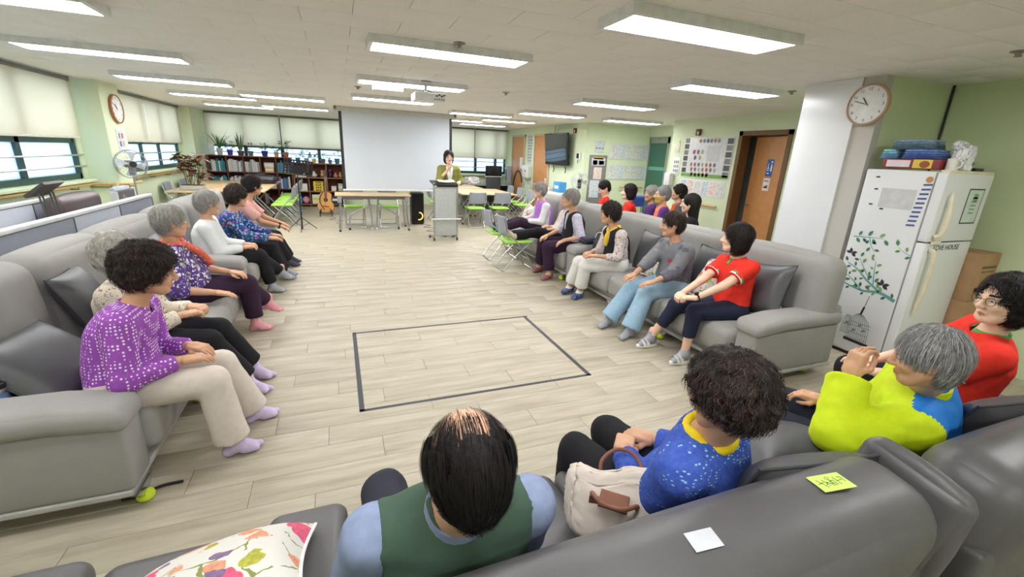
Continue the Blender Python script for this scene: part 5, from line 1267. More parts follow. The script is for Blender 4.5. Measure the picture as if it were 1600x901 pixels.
MB().tube([(-.02, -.015, -.12), (0, 0, .03)], [.010, .013], 10).build('handle', STL, m_); MB().sphere((.003, .003, .05), .024, 12, 8).build('mesh_head', WHP, m_)
# ---- screen --------------------------------------------------------------------
t = empty('projection_screen', (1.24, 9.85, CEIL), 'large white roll-down projection screen with black side borders', 'screen')
MB().rbox((0, 0, -.045), (2.46, .10, .09), .012).build('case', mat('screen_case', (196, 194, 190), .4), t)
N = NT('screen_fabric'); N.l(N.mix(N.noise(N.coord(), 4), lin((198, 206, 218)), lin((205, 213, 225))), N.p.inputs['Base Color']); N.set(.7)
MB().box((-1.09, -.003, -1.60), (1.09, .003, -.08)).build('fabric', N.m, t, False)
for s in (-1, 1): MB().box((s*1.115-.028, -.004, -1.60), (s*1.115+.028, .004, -.08)).build('border', BLKP, t, False)
MB().rbox((0, 0, -1.61), (2.30, .022, .03), .006).build('bottom_bar', WHP, t)
for s in (-1, 1): MB().cbox((s*1.20, 0, -.03), (.05, .12, .06)).build('end_cap', mat('end_cap_dark', (110, 108, 104), .5), t, False)
# ---- projector ------------------------------------------------------------------
t = empty('projector', (1.03, 5.55, CEIL), 'white projector hanging from its ceiling mount in front of the screen', 'projector')
MB().cyl((0, 0, 0), (0, 0, -.012), .07, n=20).build('ceiling_plate', STL, t)
MB().tube([(0, 0, -.01), (0, 0, -.11)], .018, 10).build('mount_pole', STL, t)
for s in (-1, 1):
    for q in (-1, 1): MB().tube([(0, 0, -.09), (s*.06, q*.06, -.125), (s*.10, q*.08, -.135)], .007, 6).build('mount_arm', mat('mount_dark', (70, 66, 70), .5), t)
b = MB().rbox((.03, 0, -.18), (.36, .28, .09), .018).build('body', WHP, t)
MB().rbox((.03, 0, -.134), (.30, .22, .008), .003).build('top_plate', mat('mount_dark', (70, 66, 70), .5), t)
for i in range(4): MB().cbox((.10+i*.03, -.142, -.165+.012*(i % 2)), (.022, .004, .016)).build('socket', BLKP, t, False)
for i in range(5): MB().cbox((.08+i*.026, -.142, -.200), (.016, .004, .010)).build('socket', BLKP, t, False)
MB().cyl((-.08, .14, -.18), (-.08, .17, -.18), .035, n=16).build('lens', BLKP, t)
t = empty('ceiling_bracket_box', (.62, 5.75, CEIL), 'white slotted cable box on the ceiling left of the projector', 'box')
MB().rbox((0, 0, -.10), (.34, .16, .05), .01).build('tray', WHP, t)
MB().rbox((-.20, 0, -.09), (.16, .18, .02), .006, 0, Matrix.Rotation(.35, 4, 'Y')).build('flap', WHP, t)
for i in range(3): MB().cbox((-.12+.04*i, 0, -.072), (.016, .12, .004)).build('slot', BLKP, t, False)
for s in (-1, 1): MB().tube([(s*.1, 0, 0), (s*.1, 0, -.08)], .006, 6).build('hanger', STL, t)
for (x, y, lb) in ((.91, 3.53, 'ceiling sprinkler head just behind the middle ceiling light'), (2.12, 5.80, 'ceiling sprinkler head right of the projector'), (4.58, 3.65, 'ceiling sprinkler head near the white column'), (.33, 6.6, 'flat round detector on the ceiling left of the projector'), (4.15, 1.75, 'ceiling sprinkler head near the right edge of the picture')):
    t = empty('sprinkler', (x, y, CEIL), lb, 'sprinkler', 'ceiling sprinklers')
    MB().lathe([(.045, 0), (.045, -.006), (.018, -.014), (.012, -.03)][::-1], n=16).build('rose', mat('sprinkler_steel', (150, 146, 140), .4, .6), t)
    MB().lathe([(.02, -.034), (.02, -.03), (.004, -.03)], n=12).build('deflector', mat('sprinkler_steel', (150, 146, 140), .4, .6), t)
# ---- speaker, stands, guitar ----------------------------------------------------------
t = empty('loudspeaker', (1.69, 10.45, 0), 'black floor loudspeaker with a glowing orange ring beside the desk', 'speaker')
MB().rbox((0, 0, .375), (.29, .30, .72), .03).build('cabinet', BLKP, t)
MB().rbox((0, -.153, .385), (.25, .012, .64), .008).build('grille', mat('grille_cloth', (22, 22, 28), .9), t)
MB().tube([(.02+.085*math.cos(a), -.165, .20+.085*math.sin(a)) for a in np.linspace(-1.75, 1.5, 16)], .011, 8).build('ring_light', emit_mat('ring_glow', (255, 190, 80), 2.2), t)
for s in (-1, 1): MB().cbox((s*.1, 0, .008), (.05, .2, .016)).build('foot', BLKP, t, False)
cb = MB().tube(spline([(1.78, 10.25, .008), (1.95, 10.1, .006), (1.75, 9.9, .006), (2.0, 9.7, .006), (1.72, 9.4, .006), (1.95, 9.2, .006), (1.85, 8.95, .006), (2.0, 8.7, .006)], 6), .005, 6).build('cable', mat('grey_cable', (90, 90, 92), .5)); tag(cb, 'thin cable snaking on the floor from loudspeaker to lectern', 'cable')
cb = MB().tube(spline([(-.35, 11.8, .006), (-.1, 11.5, .006), (-.25, 11.2, .006), (.05, 11.0, .006), (-.1, 10.7, .006), (0, 10.4, .006)], 6), .004, 6).build('cable', mat('grey_cable', (90, 90, 92), .5)); tag(cb, 'thin cable trailing on the floor below the guitar', 'cable')
t = empty('music_stand', (-.74, 9.80, 0), 'black perforated music stand standing at the end of the left sofas', 'music stand')
MB().tube([(0, 0, .26), (0, 0, 1.10)], .012, 10).build('pole', BLKP, t); MB().tube([(0, 0, .02), (0, 0, .6)], .016, 10).build('lower_pole', BLKP, t)
for k in range(3):
    a = .5+k*2*PI/3; MB().tube([(0, 0, .26), (.30*math.cos(a), .30*math.sin(a), .01)], .008, 6).build('leg', BLKP, t); MB().tube([(0, 0, .08), (.16*math.cos(a), .16*math.sin(a), .14)], .005, 6).build('brace', BLKP, t)
MB().sphere((0.02, -.02, .62), .02, 10, 8).build('clamp_knob', BLKP, t)
SBK = mat('stand_black', (20, 20, 22), .75, spec=.2); M = Matrix.Translation((.03, -.02, 1.24)) @ Matrix.Rotation(-.35, 4, 'X') @ Matrix.Rotation(.10, 4, 'Y')
pl_ = MB(); nx, nz, W_, H_ = 9, 5, .52, .30
xs = np.linspace(-W_/2, W_/2, nx*2+2); zs = np.linspace(-H_/2, H_/2, nz*2+2)
for i in range(len(xs)-1):
    for j in range(len(zs)-1):
        if i % 2 and j % 2 and not (6 < i < 12 and j < 6): continue
        pl_.box((xs[i], -.002, zs[j]), (xs[i+1], .002, zs[j+1]), 0, M)
pl_.build('desk_plate', SBK, t, False); MB().box((-W_/2, -.05, -H_/2-.003), (W_/2, .0, -H_/2), 0, M).build('lip', BLKP, t, False)
MB().rbox((0, .015, -.02), (.10, .02, .08), .006, 0, M).build('bracket', BLKP, t)
# guitar on its stand
t = empty('acoustic_guitar', (-.33, 12.0, 0), 'honey coloured acoustic guitar leaning on a small black stand', 'guitar')
GM = Matrix.Translation((0, 0, .08)) @ Matrix.Rotation(-.16, 4, 'X') @ Matrix.Rotation(.05, 4, 'Y')
def gout(z):   # half width of the body at height z (0-.5)
    return float(np.interp(z, [0, .02, .06, .13, .20, .27, .32, .38, .44, .48, .50], [.03, .11, .165, .195, .18, .135, .122, .135, .14, .10, .03]))
zz = [0, .008, .02, .04, .06, .1, .13, .17, .2, .24, .27, .3, .32, .35, .38, .41, .44, .465, .48, .49, .5]
poly = [(gout(z), z) for z in zz]+[(-gout(z), z) for z in reversed(zz)]
GB = GM @ Matrix.Rotation(PI/2, 4, 'X')
MB().prism(poly, -.05, .05, 0, GB).build('body', [mat('guitar_side', (150, 92, 44), .3)], t)
MB().prism([(x*.985, y*.985+.004) for x, y in poly], .05, .0515, 0, GB).build('soundboard', mat('spruce_top', (206, 146, 74), .25, 0, .06, 20), t)
MB().prism([(.05*math.cos(a), .30+.05*math.sin(a)) for a in np.linspace(0, 2*PI, 21)[:-1]], .0516, .0525, 0, GB).build('sound_hole', BLKP, t, False)
MB().cbox((0, .14, .054), (.15, .018, .008), 0, GB).build('bridge', mat('dark_wood', (60, 38, 26), .5), t, False)
nk = MB().rbox((0, .60, .052), (.052, .52, .022), .006, 0, GB).build('neck', mat('neck_wood', (120, 84, 50), .4), t)
MB().rbox((0, .94, .048), (.07, .16, .016), .006, 0, GB).build('headstock', mat('dark_wood', (60, 38, 26), .5), t)
for i in range(6): MB().tube([(-.02+.008*i, .15, .068), (-.02+.008*i, .88, .068)], .0009, 4, 0, GB).build('string', STL, t)
MB().tube(spline([(-.06, .49, .06), (-.13, .36, .07), (-.12, .2, .07), (-.03, .05, .07)], 5), .012, 6, 0, GB).build('strap', BLKP, t)
t = empty('guitar_stand', (-.33, 12.0, 0), 'small black folding stand under the guitar', 'stand')
for s in (-1, 1):
    MB().tube([(s*.14, -.22, .012), (s*.12, -.10, .10), (s*.08, .10, .28)], .011, 6).build('leg', BLKP, t); MB().tube([(s*.16, .22, .012), (s*.08, .10, .28)], .011, 6).build('rear_leg', BLKP, t)
    MB().tube([(s*.12, -.10, .075), (s*.11, -.13, .085), (s*.11, -.14, .12)], .010, 6).build('cradle', BLKP, t)
MB().tube([(-.13, -.08, .06), (.13, -.08, .06)], .01, 6).build('cross_bar', BLKP, t)
# ---- wall clocks ----------------------------------------------------------------------
def clock(label, o, xax, r, rim, hm=(10, 48)):
    t = empty('wall_clock', o, label, 'clock'); z = Vector((0, 0, 1)); M = frame_M((0, 0, 0), xax, z)
    MB().lathe([(r*.90, .030), (r*.93, .040), (r, .034), (r, .0), (r*.3, 0)][::-1], n=40, M=M, cap=False).build('rim', rim, t)
    MB().lathe([(0, .026), (r*.92, .026)], n=40, M=M).build('dial', mat('clock_dial', (232, 232, 234), .35), t)
    nm = MB()
    for k in range(1, 13):
        a = PI/2-k*PI/6; V, F = text_mesh(str(k), r*.2); nm.add(V+np.array((.74*r*math.cos(a), .74*r*math.sin(a), .0275)), F, 0, M)
    nm.build('numerals', mat('clock_ink', (90, 90, 96), .5), t, False)
    for (ang, L, w) in ((PI/2-(hm[0]+hm[1]/60)*PI/6, r*.42, r*.05), (PI/2-hm[1]*PI/30, r*.68, r*.035)):
        MB().box((-.01, -w/2, .029), (L, w/2, .031), 0, M @ Matrix.Rotation(ang, 4, 'Z')).build('hand', mat('hand_dark', (60, 60, 64), .4), t, False)
    MB().lathe([(r*.045, .029), (r*.045, .034), (0, .034)], n=12, M=M).build('hub', STL, t)
clock('round wood-rimmed clock on the white column at upper right', (4.35, 2.70, 2.20), (0, -1, 0), .17, mat('pale_wood_rim', (190, 158, 128), .4))
clock('round brown-rimmed clock on the green column at left', (-3.118, 8.93, 2.07), (0, 1, 0), .21, mat('brown_rim', (170, 104, 62), .4), (10, 50))
# ---- pedestal fans --------------------------------------------------------------------
def fan(label, x, y, zc, yawdir, r, body, tilt=0.0, cage=STL):
    t = empty('pedestal_fan', (x, y, 0), label, 'fan'); d = Vector((math.sin(yawdir), math.cos(yawdir), tilt)).normalized()
    M = frame_M((0, 0, zc), Vector((d.y, -d.x, 0)), Vector((0, 0, 1))); B = np.array(M)
    MB().lathe([(.18, 0), (.18, .015), (.05, .035), (.025, .05)], n=24).build('base', body, t)
    MB().tube([(0, 0, .04), (0, 0, zc-.12)], .014, 10).build('pole', STL, t)
    MB().rbox((0, 0, zc-.09), (.07, .08, .14), .015).build('control_box', body, t)
    MB().rbox((0, 0, 0), (.11, .11, .16), .04, 0, M @ Matrix.Translation((0, 0, .09))).build('motor', body, t)
    Z = -1.0
    g = MB()
    for rr, zz in ((r, 0), (r*.99, .02), (r*.98, -.03), (r*.5, -.055), (r*.25, -.06), (r*.5, .05)): g.tube([(rr*math.cos(a), rr*math.sin(a), zz) for a in np.linspace(0, 2*PI, 29)[:-1]], .004 if rr > r*.9 else .002, 5, 0, M, closed=True)
    for k in range(28):
        a = 2*PI*k/28; c_, s_ = math.cos(a), math.sin(a)
        g.tube([(r*.2*c_, r*.2*s_, -.062), (r*.6*c_, r*.6*s_, -.055), (r*.98*c_, r*.98*s_, -.02)], .0014, 4, 0, M)
        if k % 2 == 0: g.tube([(r*.2*c_, r*.2*s_, .05), (r*.98*c_, r*.98*s_, .02)], .0014, 4, 0, M)
    g.build('cage', cage, t)
    MB().cyl((0, 0, -.058), (0, 0, -.072), r*.22, n=20, M=M).build('cage_cap', BLKP, t)
    for k in range(4):
        a = k*PI/2+.3; V = []
        for u in np.linspace(.12, .88, 6):
            for w in (-.32, .0, .32):
                an = a+w*(.7+.6*u)-.2*u; V.append((r*u*math.cos(an), r*u*math.sin(an), -.012+.05*w*1.0))
        F = [(i*3+j, i*3+j+1, (i+1)*3+j+1, (i+1)*3+j) for i in range(5) for j in range(2)]
        MB().add(V, F, 0, M).build('blade', mat('fan_blade', (190, 194, 206), .25), t)
fan('grey pedestal fan by the left column, beyond the partition', -2.93, 8.55, 1.27, 140*D2R, .21, mat('fan_grey', (128, 124, 128), .4))
fan('black and white pedestal fan below the wall television', 5.02, 8.75, 1.16, 215*D2R, .19, mat('fan_black', (46, 46, 50), .4), cage=mat('cage_pale', (196, 198, 196), .3))
# ---- doors, signs and notices on the right ------------------------------------------------
DW = mat('door_wood', (196, 138, 84), .4, 0, .08, 10); DFR = mat('door_frame_wood', (112, 80, 48), .5, 0, .1, 12); DK = mat('dark_void', (30, 26, 24), .9)
wall_with_holes('wall_washroom', 'x', 7.25, .15, 2.6, 7.3, [], WH); tag(MB().box((XB+.15, 2.6, 0), (7.25, 3.2, CEIL)).build('wall_washroom_side', WH, None, False), kind='structure')
dr = empty('door_1', (XB, 5.22, 0), kind='structure')
for lo, hi in (((-.02, -.47, 0), (.17, -.40, 2.18)), ((-.02, .40, 0), (.17, .47, 2.18)), ((-.02, -.47, 2.11), (.17, .47, 2.18))): MB().box(lo, hi).build('frame', DFR, dr, False)
lf = MB().box((0, 0, .01), (.04, .76, 2.10), 0, Matrix.Translation((.10, -.40, 0)) @ Matrix.Rotation(-.20, 4, 'Z')).build('door_leaf', DW, dr, False)
DM = Matrix.Translation((.10, -.40, 0)) @ Matrix.Rotation(-.20, 4, 'Z')
MB().tube([(0, .69, 1.02), (-.05, .69, 1.02), (-.05, .60, 1.02)], .009, 8, 0, DM).build('handle', STL, lf)
sg = MB().box((-.003, .28, 1.50), (-.0005, .42, 1.76), 0, DM).build('restroom_sign', mat('sign_blue', (40, 90, 170), .4), lf, False)
ic = MB(); IM = DM @ frame_M((-.0045, .35, 1.64), (0, -1, 0), (0, 0, 1))
ic.add([(-.03+.026*math.cos(a), -.03+.026*math.sin(a), 0) for a in np.linspace(0, 2*PI, 15)[:-1]]+[(-.03+.018*math.cos(a), -.03+.018*math.sin(a), 0) for a in np.linspace(0, 2*PI, 15)[:-1]], [(i, (i+1) % 14, 14+(i+1) % 14, 14+i) for i in range(14)], 0, IM)
ic.box((-.04, -.02, 0), (-.03, .03, .0005), 0, IM); ic.box((-.04, -.012, 0), (-.012, -.004, .0005), 0, IM)
ic.add([(-.036+.008*math.cos(a), .045+.008*math.sin(a), 0) for a in np.linspace(0, 2*PI, 11)[:-1]], [tuple(range(10))], 0, IM)
ic.box((.024, -.06, 0), (.05, .02, .0005), 0, IM); ic.add([(.037+.011*math.cos(a), .036+.011*math.sin(a), 0) for a in np.linspace(0, 2*PI, 11)[:-1]], [tuple(range(10))], 0, IM); ic.box((.02, .07, 0), (.05, .09, .0005), 0, IM); ic.box((-.04, -.10, 0), (.0, -.085, .0005), 0, IM)
ic.build('pictogram', mat('sign_white', (236, 238, 240), .4), lf, False)
MB().box((-.003, .29, 1.28), (-.0005, .43, 1.47), 0, DM).build('paper_sign', mat('paper_pinkish', (232, 222, 220), .6), lf, False)
pc = MB(); IM2 = DM @ frame_M((-.0045, .36, 1.37), (0, -1, 0), (0, 0, 1))
for i in range(4): pc.box((-.05+i*.026, .05, 0), (-.032+i*.026, .07, .0005), 0, IM2)
pc.box((-.05, -.05, 0), (.05, -.035, .0005), 0, IM2); pc.box((-.03, -.035, 0), (.03, -.02, .0005), 0, IM2); pc.box((.0, -.02, 0), (.05, -.008, .0005), 0, IM2)
pc.build('sign_marks', FBk, lf, False)
def sheet(name, label, cat, o, xax, w, h, m, parts=(), group=None, th=.006, pname='panel'):
    """flat sheet or board on a wall: o = centre, xax = its horizontal direction seen from the room; parts (x, z, w, h, material, name) in its plane"""
    t = empty(name, o, label, cat, group); M = frame_M((0, 0, 0), xax, (0, 0, 1))
    MB().rbox((0, 0, 0), (w, h, th), min(.002, th*.4), 0, M, n=1, k=0).build(pname, m, t, True, 30)
    for i, (x, z, pw, ph, pm, pn) in enumerate(parts):
        b = MB()
        if pn in ('portrait', 'round_photo'): b.add([(x+pw/2*math.cos(a), z+ph/2*math.sin(a), th/2+.0012) for a in np.linspace(0, 2*PI, 13)[:-1]]+[(x, z, th/2+.0012)], [(k, (k+1) % 12, 12) for k in range(12)], 0, M)
        else: b.box((x-pw/2, z-ph/2, th/2-.001), (x+pw/2, z+ph/2, th/2+.0012), 0, M)
        b.build(pn, pm, t, False)
    return t
PW_ = mat('poster_white', (232, 234, 234), .5); PRB = print_mat('print_blue', (224, 230, 236), (120, 140, 180), 45); PRK = print_mat('print_grey', (230, 232, 230), (150, 152, 156), 40); PRR = print_mat('print_red', (238, 230, 226), (196, 110, 100), 38)
yb = (0, -1, 0)   # on walls facing -X the picture's right is -Y
PB = mat('photo_dark', (70, 74, 78), .4, 0, .35, 30); PB2 = mat('photo_mid', (120, 116, 112), .4, 0, .4, 30); GRS = mat('board_grass', (118, 166, 76), .5, 0, .2, 20)
port = [mat('portrait_%d' % i, c, .5, 0, .25, 60) for i, c in enumerate(((150, 120, 104), (170, 84, 70), (96, 100, 140), (170, 160, 120)))]
pts_ = [(-.57+.065, .30-.105*i, .11, .085, PB if i % 2 else PB2, 'photo') for i in range(6)]+[(.57-.075, .28-.11*i, .13, .09, PB if i % 2 == 0 else PB2, 'photo') for i in range(6)]
pts_ += [(0, -.31, 1.12, .06, GRS, 'grass_band')]
for i in range(6): pts_.append((-.18+.085*i, .29, .07, .07, PB2 if i % 2 else port[i % 4], 'round_photo'))
for i in range(3): pts_.append((-.30+.10*i, .10, .07, .085, port[(i+1) % 4], 'portrait'))
for i in range(2): pts_.append((-.26+.12*i, .0, .07, .085, port[(i+2) % 4], 'portrait'))
pts_ += [(.16, .07, .30, .26, mat('board_grey_box', (206, 208, 212), .5), 'caption_box')]
for r_ in range(3):
    for i in range(7 if r_ < 2 else 5): pts_.append((-.33+.093*i+.02*r_, -.12-.085*r_, .06, .074, port[(i+r_) % 4], 'portrait'))
sheet('photo_board', 'big photo board with small round portraits beside the wooden door', 'board', (XB-.0065, 6.34, 1.75), yb, 1.14, .70, mat('board_white', (222, 224, 228), .4), pts_, th=.012)
nts = [(-.45+.18*i, 0, .15, .24, (PRB, PRR, PRK)[i % 3], 'notice_sheet') for i in range(6)]
sheet('notice_strip', 'row of paper notices under the photo board', 'notices', (XB-.004, 6.35, 1.22), yb, 1.10, .28, PW_, nts)
sheet('notice', 'white calendar-like notice left of the photo board', 'notice', (XB-.004, 7.08, 1.58), yb, .20, .34, PW_, [(-.05+.05*(i % 3), .08-.08*(i//3), .03, .05, PB2, 'picture') for i in range(9)])
sheet('paper_house', 'cream paper house shape pinned high on the wall left of the photo board', 'decoration', (XB-.004, 7.12, 1.93), yb, .14, .17, mat('cream_paper', (232, 230, 206), .7), [(0, .11, .09, .06, mat('cream_paper', (232, 230, 206), .7), 'roof')])
sheet('small_sign', 'small cream sign with a triangle beside the wooden door', 'sign', (XB-.004, 4.68, 1.57), yb, .10, .13, mat('sign_cream', (226, 228, 200), .5), [(0, .0, .03, .05, FBk, 'mark')])
t = empty('soap_dispenser', (XB-.06, 7.17, 1.22), 'white wall dispenser beside the green glass door', 'dispenser'); MB().rbox((0, 0, .11), (.11, .17, .24), .02).build('case', WHP, t); MB().rbox((-.02, 0, -.02), (.06, .08, .03), .008).build('nozzle', GRYP, t)
def siren(label, o, ax):
    t = empty('alarm_box', o, label, 'alarm', 'fire alarm boxes'); MB().rbox((0, 0, 0), (.05 if ax == 'x' else .10, .10 if ax == 'x' else .05, .11), .008).build('case', mat('alarm_maroon', (96, 44, 40), .45), t); MB().rbox((-.027 if ax == 'x' else -.02, -.02 if ax == 'x' else -.027, -.015), (.012 if ax == 'x' else .035, .035 if ax == 'x' else .012, .05), .004).build('horn', WHP, t)
siren('maroon alarm box above the photo board', (XB-.025, 6.60, 2.19), 'x'); siren('maroon alarm box high above the wall intercom', (XW1-.025, 9.70, 2.27), 'x')
# notices wall
xa = (1, 0, 0)
sheet('poster_locker', 'grey metal locker front with stuck-on posters, behind the looking-down man', 'locker', (5.72, 9.185, .87), xa, .46, 1.73, mat('panel_grey', (128, 128, 130), .5),
  [(-.0, .72, .36, .17, mat('poster_lilac', (214, 208, 226), .5), 'poster'), (0, .80, .26, .05, mat('poster_gold', (224, 184, 60), .5), 'poster_title'), (-.09, .70, .12, .10, mat('poster_purple', (140, 60, 130), .5), 'poster_picture'), (.08, .70, .14, .09, mat('poster_blue', (130, 160, 206), .5, 0, .3, 60), 'poster_picture'), (0, .46, .22, .27, PRR, 'poster'), (-.06, .10, .26, .40, PRB, 'poster')], th=.03)
sheet('notice', 'pale notice above the grey metal panel', 'notice', (5.73, 9.194, 1.92), xa, .26, .27, PRB, [(-.08+.08*(i % 3), -.06-.05*(i//3)+.03, .05, .03, PB2, 'picture') for i in range(3)])
for z, h, lb in ((1.84, .36, 'upper white notice board with timetables on the green wall'), (1.37, .34, 'lower white notice board with printed sheets on the green wall')):
    sheet('notice_board', lb, 'board', (6.56, 9.19, z), xa, 1.10, h, mat('board_sheet', (216, 222, 222), .3), [(-.42+.21*i, 0, .18, h-.06, (PRK, PRB, PRK)[i % 3], 'sheet') for i in range(5)], th=.01)
gd = empty('door_2', (7.1, 8.78, 0), kind='structure')
GLS = NT('green_glass'); GLS.p.inputs['Base Color'].default_value = lin((60, 110, 92)); GLS.set(.08); 
for lo, hi in (((-.04, -.34, 0), (.0, -.30, 2.2)), ((-.04, .30, 0), (0, .34, 2.2)), ((-.04, -.34, 2.06), (0, .34, 2.2))): MB().box(lo, hi).build('frame', STL, gd, False)
MB().box((-.03, -.30, .02), (-.018, .30, 2.06)).build('glass', GLS.m, gd, False); MB().box((-.032, -.28, 1.45), (-.0305, .28, 1.53)).build('band', mat('glass_band', (110, 170, 160), .4), gd, False)
# far right wall: two wooden doors, television, things
for n_, (a, b, z1) in enumerate(((12.78, 13.72, 2.2), (11.05, 11.98, 2.2))):
    d = empty('door_%d' % (n_+3), (XW1, (a+b)/2, 0), kind='structure'); w = b-a
    MB().box((-.03, -w/2, 0), (0, w/2, z1)).build('door_leaf', DW, d, False)
    for lo, hi in (((-.045, -w/2-.05, 0), (0, -w/2, z1+.05)), ((-.045, w/2, 0), (0, w/2+.05, z1+.05)), ((-.045, -w/2-.05, z1), (0, w/2+.05, z1+.05))): MB().box(lo, hi).build('frame', mat('door_frame_light', (196, 190, 160), .5), d, False)
    MB().tube([(-.03, w/2-.08, 1.0), (-.07, w/2-.08, 1.0), (-.07, w/2-.18, 1.0)], .009, 6).build('handle', STL, d)
sheet('paper_strip', 'white paper hung on the far wooden door', 'notice', (XW1-.035, 12.95, 1.43), yb, .22, .34, PW_)
sheet('wall_poster', 'tall narrow pale poster between the two far wooden doors', 'poster', (XW1-.005, 12.40, 1.83), yb, .30, .80, print_mat('poster_print', (206, 212, 214), (130, 140, 150), 12, amount=.45))
t = empty('towel_dispenser', (XW1-.08, 12.38, 1.02), 'white box dispenser on the wall between the two far doors', 'dispenser'); MB().rbox((0, 0, .18), (.14, .42, .36), .02).build('case', WHP, t); MB().cbox((-.072, -.05, .2), (.004, .1, .05)).build('label', PB2, t, False)
t = empty('television', (XW1, 10.33, 1.84), 'black flat television mounted high on the wall and tilted down', 'television')
TM = Matrix.Translation((-.16, 0, 0)) @ Matrix.Rotation(-.10, 4, 'Y')
MB().rbox((0, 0, 0), (.07, 1.24, .76), .012, 0, TM).build('casing', mat('tv_black', (26, 26, 28), .25), t)
N = NT('tv_screen'); N.p.inputs['Base Color'].default_value = lin((44, 50, 54)); N.set(.06); N.l(N.mix(N.noise(N.coord(), 2), lin((38, 44, 48)), lin((50, 56, 60))), N.p.inputs['Base Color'])
MB().box((-.0365, -.58, -.30), (-.0352, .58, .35), 0, TM).build('screen', N.m, t, False)
MB().rbox((.08, 0, 0), (.14, .40, .30), .01).build('bracket', BLKP, t)
for s in (-.4, .25): MB().tube([(-.10, s, -.40), (-.06, s+.03, -.48), (-.09, s, -.56)], .012, 6).build('hanging_cable', BLKP, t)
for s in (.25, .45): MB().tube([(-.04, s, .36), (-.01, s, .58)], .006, 6).build('lead', STL, t)
t = empty('intercom', (XW1-.02, 9.45, 1.70), 'white wall intercom with a dark screen beside the television', 'intercom'); MB().rbox((0, 0, 0), (.03, .20, .17), .01).build('case', WHP, t); MB().cbox((-.016, .01, 0), (.003, .11, .11)).build('screen', BLKP, t, False); MB().tube([(-.01, 0, -.09), (-.012, .0, -.17)], .008, 6).build('plug', BLKP, t)
# cabinet with clutter under the television
t = empty('side_cabinet', (5.08, 9.95, 0), 'low pale cabinet below the wall television', 'cabinet'); MB().rbox((0, 0, .42), (.46, 1.3, .84), .01).build('body', mat('cabinet_pale', (214, 216, 206), .5), t)
for s in (-.32, .32): d_ = MB().rbox((-.235, s, .42), (.02, .60, .76), .005).build('door', mat('cabinet_door', (222, 224, 216), .5), t); MB().cbox((-.25, s*.2, .6), (.012, .02, .10)).build('handle', STL, d_, False)
for (nm, lb, ct, x, y, sz, c) in (('tissue_box', 'blue and white carton on the cabinet below the television', 'box', 5.0, 9.65, (.18, .34, .24), (70, 150, 214)), ('paper_stack', 'pile of papers on the cabinet below the television', 'papers', 5.0, 10.12, (.24, .3, .08), (214, 210, 204)), ('pink_bottle', 'pink bottle on the cabinet below the television', 'bottle', 5.0, 10.48, (.09, .09, .26), (214, 150, 160))):
    t = empty(nm, (x, y, .842), lb, ct)
    if nm == 'pink_bottle': MB().lathe([(.045, 0), (.045, .17), (.018, .21), (.018, .25), (0, .25)], n=14).build('bottle', mat('pink_glass', c, .25), t); MB().lathe([(.022, .24), (.022, .27), (0, .27)], n=12).build('cap', WHP, t)
    else:
        MB().rbox((0, 0, sz[2]/2), sz, .008).build('body', mat(nm+'_mat', c, .5), t)
        MB().cbox((-sz[0]/2-.001, 0, sz[2]*.5), (.003, sz[1]*.6, sz[2]*.3)).build('label', PW_, t, False)
# tubular trolley and a curved black floor hose
t = empty('trolley', (4.92, 10.86, 0), 'grey tubular trolley in front of the far wooden door', 'trolley')
for s in (-1, 1): MB().tube([(s*.22, 0, .05), (s*.22, 0, .88), (s*.18, 0, .95), (s*.18, .3, .95), (s*.22, .34, .88), (s*.22, .34, .05)], .014, 8).build('side_frame', GRYP, t)
for z in (.25, .62, .94): MB().rbox((0, .17, z), (.44, .34, .018), .004).build('shelf', GRYP, t)
for s in (-1, 1):
    for q in (0, .34): MB().cyl((s*.22-.012, q, .025), (s*.22+.012, q, .025), .025, n=12).build('castor', BLKP, t)
t = empty('floor_hose', (4.95, 12.3, 0), 'black curved hose of a floor cleaner by the far door', 'hose'); MB().tube(spline([(0, .25, .35), (-.02, .25, .8), (-.02, .1, 1.12), (0, -.05, 1.22), (.03, -.2, 1.1), (.04, -.26, .9)], 6), .022, 8).build('hose', BLKP, t); MB().rbox((0, .25, .18), (.30, .34, .36), .05).build('canister', mat('canister_grey', (70, 70, 76), .4), t)
bb = empty('blue_bag', (5.75, 7.6, 0), 'blue bag hanging on a chair behind the bobbed woman in red', 'bag'); MB().rbox((0, 0, .85), (.32, .16, .22), .05).build('bag', mat('bag_blue', (44, 74, 170), .6), bb); MB().tube([(-.12, 0, 0), (-.12, 0, .76)], .012, 6).build('stand_leg', STL, bb); MB().tube([(.12, 0, 0), (.12, 0, .76)], .012, 6).build('stand_leg', STL, bb)
# ---- computer desk at the far right ----------------------------------------------------
t = empty('computer_desk', (4.40, 13.55, 0), 'grey computer desk below the far right window', 'desk'); MB().rbox((0, 0, .73), (1.55, .62, .03), .006).build('desk_top', mat('desk_grey', (150, 152, 150), .5), t)
for s in (-.74, .74): MB().cbox((s, 0, .36), (.03, .58, .71)).build('side_panel', mat('desk_dark', (70, 72, 74), .6), t, False)
MB().cbox((0, .2, .42), (1.45, .02, .5)).build('back_panel', mat('desk_dark', (70, 72, 74), .6), t, False)
t = empty('monitor', (4.60, 13.45, .746), 'black computer monitor with a white lower edge on the far desk', 'monitor'); MB().rbox((0, 0, .40), (.54, .03, .32), .006).build('screen', mat('monitor_black', (28, 28, 32), .2), t); MB().rbox((0, -.004, .232), (.55, .034, .028), .005).build('chin', WHP, t); MB().cbox((0, .02, .13), (.06, .03, .2)).build('stem', WHP, t, False); MB().rbox((0, 0, .01), (.24, .18, .02), .006).build('base', WHP, t)
